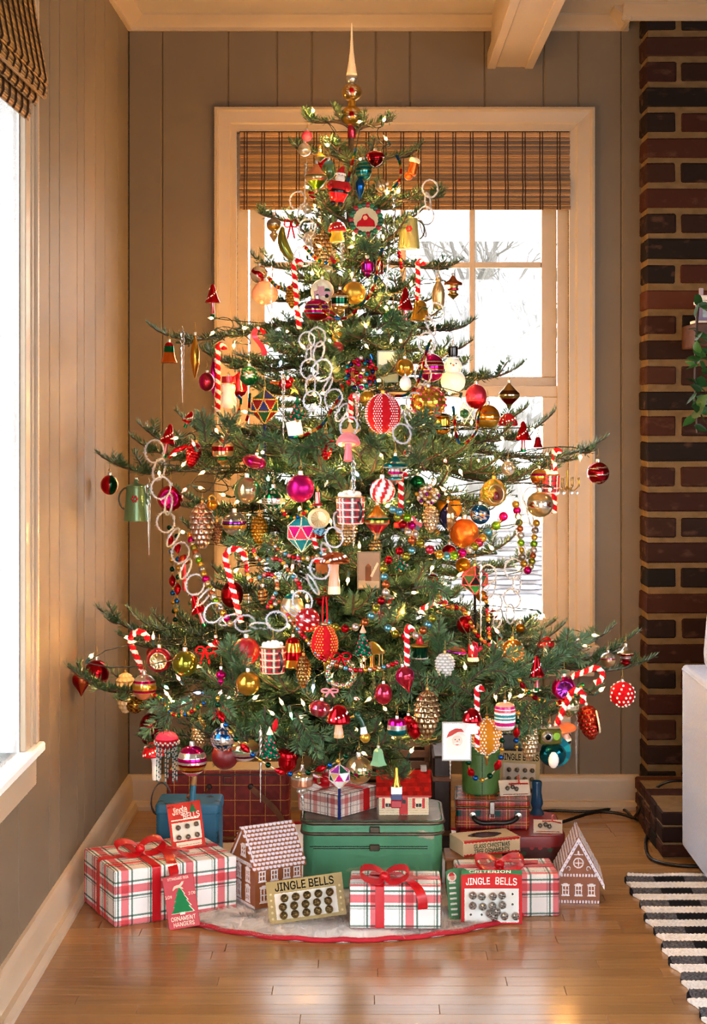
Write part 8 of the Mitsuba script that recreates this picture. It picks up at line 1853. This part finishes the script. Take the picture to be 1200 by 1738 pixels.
O('house_ornament', 548, 960, [('walls', pl(col(box(-12, 12, -8, 8, -14, 6), c_('brown')), 'v_gloss', False), None), ('roof', pl(lathe([(0.1, 18), (17, 6), (17, 5), (0.1, 5)], 4, c_('red')), 'v_gloss', False), None)], .75, 'small brown house ornament left of the copper mushroom')
O('lantern_ornament', 655, 1020, turned('ufo', 30, 36, bands((.4, 'silver'), (.6, 'red'), (1, 'silver'))), .95, 'silver and red lantern below the sepia picture')
O('bell_ornament', 640, 1036, turned('bell', 28, 26, bands((.5, 'sky'), (.7, 'silver'), (1, 'rose'))), .95, 'pale blue bell below the sepia picture')
O(B_, 790, 1060, ball_(30, plain('crimson')), .7, 'crimson ball between the dark tassel and lower branches')
O(C_, 735, 1030, cane(54, 20, 4.4), .9, 'candy cane crossing the front right branch', roll=60)
O(C_, 695, 1095, cane(70, 18, 4.6), 1.05, 'candy cane left of the dark green drum')
O(B_, 862, 795, ball_(24, plain('silver')), .8, 'small silver ball under the red spotted mushroom at right')

# ---------------------------------------------------------------- garlands of beads and the silver tinsel chain
def bead_ply(c, r, kind='round'):
    def mk():
        if kind == 'round': return pl(ball(r, (0, 0, 0), 12, c_(c)), 'v_mirror', True)
        if kind == 'cone': return pl(lathe([(0.1, r * 1.9), (r * 0.5, r * 1.3), (r, r * 0.45), (r, -r * 0.45), (r * 0.5, -r * 1.3), (0.1, -r * 1.9)], 10, c_(c)), 'v_mirror', 30)
        return pl(lathe([(0.1, r * 1.5), (r * 0.7, r * 1.3), (r * 0.7, -r * 1.3), (0.1, -r * 1.5)], 10, c_(c)), 'v_mirror', 30)
    return cached(('bead', c, r, kind), mk)
def garland(label, path, seq, k=1.0, gap=0.0, cord_c='champ', dy=-0.03, group=None):
    """path: (px, py) or (px, py, k) along the string; seq: (colour, radius in px, kind) repeated"""
    key = thing('bead_garland', label, 'garland', group)
    Q = np.array([on_tree(p[0], p[1], p[2] if len(p) > 2 else k, dy) for p in path])
    C = spline(Q, 240); s = np.concatenate([[0], np.cumsum(np.linalg.norm(np.diff(C, axis=0), axis=1))])
    part(key, 'cord', tube(C[::3], 0.0007, 4, c_(cord_c)), 'v_brushed', True)
    u, i = 0.002, 0
    while True:
        c, r, kd = seq[i % len(seq)]
        sc = np.interp(u, s, C[:, 1]) / F
        half = r * sc * {'round': 1, 'cone': 1.9, 'tube': 1.5}[kd]
        u += half
        if u > s[-1]: break
        p = np.array([np.interp(u, s, C[:, q]) for q in range(3)]); e = min(u + 0.003, s[-1]); b = np.array([np.interp(max(u - 0.003, 0), s, C[:, q]) for q in range(3)])
        m = np.eye(4)
        if kd != 'round':
            d = np.array([np.interp(e, s, C[:, q]) for q in range(3)]) - b; m = facing(d)
        m[:3, :3] *= sc; m[:3, 3] = p
        part(key, 'bead', bead_ply(c, r, kd), tw=mi.ScalarTransform4f(m))
        u += half + gap; i += 1
BIG = [('magenta', 8, 'round'), ('gold', 2.2, 'round'), ('lime', 8, 'round'), ('gold', 2.2, 'round'), ('sky', 8, 'round'), ('gold', 2.2, 'round'), ('gold', 7.6, 'round'), ('gold', 2.2, 'round'), ('rose', 8, 'round'), ('champ', 2.2, 'round'), ('olive', 7.6, 'round'), ('silver', 2.2, 'round'), ('silver', 7, 'round'), ('gold', 2.2, 'round')]
garland('garland of large glass beads swagged across the right window', [(858, 868, .8), (846, 888, .8), (826, 906, .82), (808, 926, .88), (785, 938, .92), (760, 944, .95), (735, 936, 1.0), (712, 920, 1.0), (702, 900, 1.0), (690, 878, 1.02), (664, 864, 1.03)], BIG)
MID = [('gold', 6.4, 'round'), ('magenta', 6.8, 'round'), ('champ', 5.8, 'round'), ('olive', 6.4, 'round'), ('copper', 5.8, 'round'), ('silver', 6.4, 'round'), ('lime', 6.4, 'round'), ('gold', 5.6, 'round'), ('grey', 6.4, 'round')]
garland('loop of glass beads hanging from the right branch over the window', [(874, 850, .7), (880, 880, .68), (884, 915, .65), (886, 945, .62), (895, 968, .62), (904, 945, .6), (907, 910, .6), (912, 880, .62)], MID)
garland('string of gold and magenta beads beside the left silver pinecone', [(322, 905, .8), (330, 932, .85), (340, 958, .88), (350, 985, .9), (362, 1012, .92), (376, 1036, .95), (392, 1060, .95)], MID)
STR = [('dgreen', 4.4, 'round'), ('gold', 2.2, 'round'), ('red', 6, 'cone'), ('gold', 2.0, 'round'), ('blue', 4.6, 'round'), ('champ', 2.0, 'tube'), ('gold', 4.4, 'round'), ('champ', 2.0, 'tube')]
garland('thin string of green red and blue beads hanging left of the chain', [(287, 890, .5), (290, 925, .5), (292, 960, .5), (293, 1000, .5), (296, 1040, .5)], STR, gap=0.001)
garland('second thin bead string left of the red lollipop', [(300, 905, .55), (302, 945, .55), (302, 985, .55), (300, 1020, .55), (297, 1058, .55)], STR, gap=0.001)
SM = [('rose', 4.2, 'round'), ('gold', 4.0, 'round'), ('silver', 4.4, 'round'), ('copper', 4, 'round'), ('champ', 4.2, 'round'), ('sky', 4.4, 'round'), ('pink', 4.2, 'round'), ('red', 4.4, 'round')]
garland('pastel pearl garland running under the red satin bell', [(488, 1040, .98), (497, 1058, 1), (512, 1076, 1.02), (528, 1096, 1.04), (545, 1116, 1.06), (575, 1130, 1.08), (600, 1137, 1.08), (630, 1136, 1.07), (660, 1130, 1.06), (678, 1122, 1.05)], SM)
garland('jumble of pastel beads above the champagne egg', [(400, 925, .9), (418, 950, .92), (430, 985, .94), (452, 975, .95), (470, 1000, .97), (455, 1030, .95), (478, 1018, .97)], SM)
LRG = [('sky', 7.2, 'round'), ('gold', 2, 'round'), ('olive', 7, 'round'), ('gold', 2, 'round'), ('crimson', 7.2, 'round'), ('gold', 2, 'round'), ('silver', 7, 'round'), ('gold', 2, 'round'), ('copper', 7, 'round'), ('gold', 2, 'round')]
garland('glass bead garland curling between sepia picture and red satin bell', [(552, 1052, 1), (575, 1066, 1.02), (598, 1066, 1.03), (622, 1054, 1.03), (640, 1030, 1.02), (655, 1005, 1.02), (652, 978, 1.0), (660, 950, 1.0)], LRG)
SPR = [('blue', 3.6, 'tube'), ('green', 3.2, 'tube'), ('gold', 3, 'tube'), ('red', 3.6, 'tube'), ('champ', 2.4, 'round'), ('gold', 3, 'tube'), ('crimson', 3.6, 'tube')]
garland('slim multicoloured bead garland from the treetop down past gold ball', [(604, 262, .9), (590, 292, .95), (612, 250, .92), (650, 420, .95), (640, 460, .98), (628, 500, 1), (606, 525, 1), (585, 540, 1), (560, 535, 1), (545, 515, .98)][3:], SPR)
garland('slim multicoloured bead garland hanging below the dark red heart', [(604, 252, .9), (598, 275, .95), (592, 300, .95), (588, 318, .95)], SPR)
garland('slim multicoloured bead strand beside the orange boot', [(672, 262, .8), (680, 285, .8), (676, 308, .85), (664, 322, .9)], SPR)
garland('slim multicoloured bead garland across the bead cluster and pearl ball', [(628, 600, .98), (636, 640, 1.02), (650, 664, 1.04), (680, 672, 1.02), (706, 655, 1), (718, 620, .98), (730, 580, .95)], SPR)
garland('slim multicoloured bead garland by the tan wooden star', [(490, 742, .98), (520, 737, 1), (545, 722, 1), (566, 690, 1), (580, 668, 1), (575, 650, .98)], SPR)
garland('slim multicoloured bead strand between green bead star and amber ball', [(768, 690, .85), (772, 720, .85), (780, 752, .85), (798, 745, .8), (810, 722, .7), (816, 690, .65)], SPR)
garland('slim bead strand hanging right of the small snowman', [(402, 672, .65), (404, 700, .65), (400, 722, .66), (412, 722, .68), (422, 700, .7), (424, 670, .7)], SPR)
garland('slim red and gold bead strand below the olive coffeepot', [(676, 425, .8), (680, 445, .8), (682, 465, .8)], [('red', 3.6, 'round'), ('crimson', 3.6, 'round'), ('gold', 3, 'round')])
TINY = [('gold', 3.6, 'round'), ('red', 3.6, 'round'), ('gold', 3.2, 'round'), ('green', 3.6, 'round'), ('gold', 3.2, 'round'), ('blue', 3.6, 'round')]
garland('tiny gold red green and blue beads round the champagne pinecone', [(515, 418, .8), (533, 436, .9), (556, 446, .95), (575, 440, .95)], TINY)
garland('tiny gold and red beads between snowflake ball and large cane', [(455, 470, .6), (470, 486, .7), (488, 490, .8), (502, 478, .9)], TINY)
garland('pastel pearls draped behind the lattice ball and copper mushroom', [(430, 930, .97), (452, 950, .98), (474, 950, 1), (492, 972, 1), (508, 992, 1), (500, 1015, 1)], SM)
garland('pastel pearls under the beaded gem and small brown house', [(458, 915, .98), (480, 938, 1), (512, 948, 1), (536, 945, 1.0), (552, 930, 1)], SM)
garland('large glass beads falling from swirled ball to small glitter tree', [(664, 858, 1.04), (676, 880, 1.03), (694, 905, 1.02), (700, 930, 1), (690, 945, 1), (676, 928, 1)], LRG)
garland('bright beads looping under the gold carousel to the green drum', [(656, 1060, 1), (676, 1078, 1.02), (700, 1080, 1.03), (722, 1066, 1.02), (738, 1046, 1)], LRG)
garland('gold and crimson beads over the purple rimmed disc', [(742, 1010, .95), (762, 1030, .95), (785, 1034, .92), (806, 1072, .9), (826, 1092, .9), (850, 1084, .85)], [('gold', 4.4, 'round'), ('crimson', 4.6, 'round'), ('gold', 3.6, 'round'), ('copper', 4.4, 'round')])
garland('gold and crimson beads by the reclining cane at lower right', [(880, 1150, 1), (905, 1182, .98), (930, 1192, .95), (975, 1180, .85), (990, 1160, .8)], [('gold', 4, 'round'), ('crimson', 4.6, 'cone'), ('gold', 3.6, 'round'), ('green', 4, 'round')])
garland('red and green beads behind the pink cushion ornament', [(255, 1180, .9), (280, 1196, .95), (305, 1215, 1), (330, 1205, 1), (350, 1190, 1)], TINY)
garland('tiny mixed beads below the magenta ball in the middle', [(478, 862, 1), (490, 878, 1), (520, 868, 1.02), (530, 856, 1.03)], TINY)
WOOD = [('gold', 4, 'round'), ('champ', 1.8, 'tube'), ('dgreen', 5, 'round'), ('champ', 1.8, 'tube'), ('red', 6.2, 'cone'), ('blue', 4.8, 'round'), ('champ', 1.8, 'tube')]
garland('swag of red green and blue beads across the lower front', [(370, 1182, 1.02), (388, 1238, 1.08), (402, 1256, 1.1), (418, 1272, 1.12), (436, 1286, 1.12), (456, 1299, 1.12), (480, 1311, 1.12), (505, 1314, 1.12), (535, 1308, 1.12), (562, 1298, 1.12), (590, 1282, 1.1)], WOOD, gap=0.001)
garland('loop of red green and blue beads before the green canister', [(792, 1278, 1.1), (796, 1300, 1.1), (804, 1318, 1.1), (818, 1324, 1.1), (834, 1315, 1.1), (846, 1296, 1.1), (852, 1272, 1.1), (852, 1250, 1.08)], WOOD, gap=0.0008)
garland('short bead strand left of the pale gold lower pinecone', [(880, 1205, 1.02), (878, 1230, 1.02), (876, 1255, 1.02), (878, 1276, 1.02)], WOOD)
garland('bead strand hanging right of the long silver icicle', [(824, 1010, .9), (828, 1045, .9), (830, 1075, .9), (832, 1100, .92)], MID[:5] and [('copper', 4.2, 'round'), ('gold', 4.0, 'round'), ('black', 4.2, 'round'), ('rose', 4.2, 'round')])

tg = np.random.default_rng(6)
def tinsel_ring(w, h, r):
    n = 26; a = np.arange(n) * 2 * math.pi / n
    base = tube(np.stack([w / 2 * np.cos(a), 0 * a, h / 2 * np.sin(a)], 1), r * .55, 6, closed=True)
    P = []; N = []
    m = 420; aa = tg.uniform(0, 2 * math.pi, m); ph = tg.uniform(0, 2 * math.pi, m)
    c0 = np.stack([w / 2 * np.cos(aa), 0 * aa, h / 2 * np.sin(aa)], 1)
    o = np.stack([np.cos(ph) * np.cos(aa), np.sin(ph), np.cos(ph) * np.sin(aa)], 1) + tg.normal(0, .25, (m, 3))
    tip = c0 + o * (r * tg.uniform(.8, 1.35, m))[:, None]
    wv = np.stack([-np.sin(aa), 0 * aa, np.cos(aa)], 1) * (r * .22)
    v = np.stack([c0 - wv, c0 + wv, tip], 1).reshape(-1, 3)
    return join([col(base, lin(168, 174, 186)), col((v, np.arange(3 * m).reshape(-1, 3)), lin(206, 216, 232))])
RINGS = [pl(tinsel_ring(w, 34, 2.3), 'v_tinsel', False) for w in (30, 24, 16, 10)]
mat('v_tinsel', None, rough=0.3, metal=0.3, spec=0.8)
def chain(label, path, k=1.0):
    key = thing('tinsel_chain', label, 'garland')
    for i, q in enumerate(path):
        px, py = q[:2]; kk = q[2] if len(q) > 2 else k
        a, b = path[max(i - 1, 0)], path[min(i + 1, len(path) - 1)]
        ang = math.degrees(math.atan2(b[0] - a[0], -(b[1] - a[1])))
        p = on_tree(px, py, kk, -0.03)
        ln = math.hypot(b[0] - a[0], b[1] - a[1]) / (2 if 0 < i < len(path) - 1 else 1)
        sc = p[1] / F * (ln + 9) / 36
        part(key, 'link', RINGS[0 if i % 2 == 0 else 1], tw=T().translate([float(x) for x in p]).rotate([0, 1, 0], 180 - ang + tg.uniform(-8, 8)).rotate([0, 0, 1], tg.uniform(-25, 25) if i % 2 == 0 else tg.uniform(48, 72)).scale(float(sc)))
chain('silver tinsel ring chain swagged from the left branch to centre front', [(262, 766, .6), (270, 797, .62), (273, 828, .65), (286, 856, .7), (281, 886, .72), (294, 912, .76), (306, 938, .8), (315, 966, .84), (331, 992, .88), (346, 1014, .92), (362, 1040, .95), (388, 1052, .98), (416, 1058, 1), (441, 1062, 1.02), (470, 1054, 1.04), (494, 1038, 1.05), (513, 1020, 1.06), (531, 992, 1.06), (543, 965, 1.06), (555, 938, 1.06), (567, 912, 1.06), (574, 886, 1.06)])
chain('silver tinsel ring chain in a double loop left of the bead cluster', [(538, 572, .98), (541, 597, 1), (547, 628, 1), (556, 655, 1), (566, 676, 1.02), (580, 700, 1.04), (592, 724, 1.05)])
chain('short silver tinsel chain left of the double loop', [(521, 578, .98), (524, 600, 1), (525, 626, 1), (527, 654, 1), (530, 680, 1)])
chain('silver tinsel ring chain down the right past the large snowman', [(740, 530, .8), (731, 553, .85), (725, 582, .88), (727, 609, .9), (718, 636, .92), (726, 662, .95), (706, 684, .98), (694, 712, 1), (682, 736, 1)])
chain('short silver tinsel chain hanging by the olive coffeepot', [(730, 320, .3), (726, 342, .3), (723, 366, .3), (718, 388, .35)])
chain('silver tinsel chain hanging free before the lower right glass', [(905, 845, .6), (900, 875, .6), (893, 905, .6), (886, 935, .6), (872, 966, .55), (877, 992, .55), (869, 1016, .55), (866, 1042, .55)])
chain('short silver tinsel chain at the upper left beside the red bow', [(505, 340, .6), (512, 362, .65), (521, 388, .7), (523, 412, .75), (514, 436, .8)])
chain('short silver tinsel chain right of the dark green bead lantern', [(828, 975, .5), (834, 1000, .5), (838, 1024, .5), (845, 1050, .55)])

# small plain balls half seen between the inner branches
fg = np.random.default_rng(31)
FILL = ['red', 'gold', 'crimson', 'silver', 'green', 'champ', 'rose', 'amber']
for i in range(48):
    z = 0.46 + 1.45 * ((i * 0.618 + .1) % 1); r = tree_radius(z)
    a = math.pi * 1.17 + math.pi * 0.66 * ((i * 0.3819) % 1)
    rr = r * fg.uniform(.4, .72)
    p = np.array([TX + rr * math.cos(a), TD + rr * math.sin(a), z]); c = FILL[i % len(FILL)]; w = [20, 26, 16][i % 3]
    p[0] = max(p[0], XL + 0.05)
    nm = dict(red='bright red', green='dark green', champ='champagne').get(c, c)
    key = thing('glass_ball', f'small plain {nm} glass ball tucked deep between inner branches', 'ornament', f'small {nm} balls deep in the tree')
    tw = T().translate([float(x) for x in p]).scale(float(p[1] / F))
    for q in cached(('fill', c, w), lambda: ball_(w, plain(c))): part(key, q[0], q[1], tw=tw if q[2] is None else tw @ q[2])
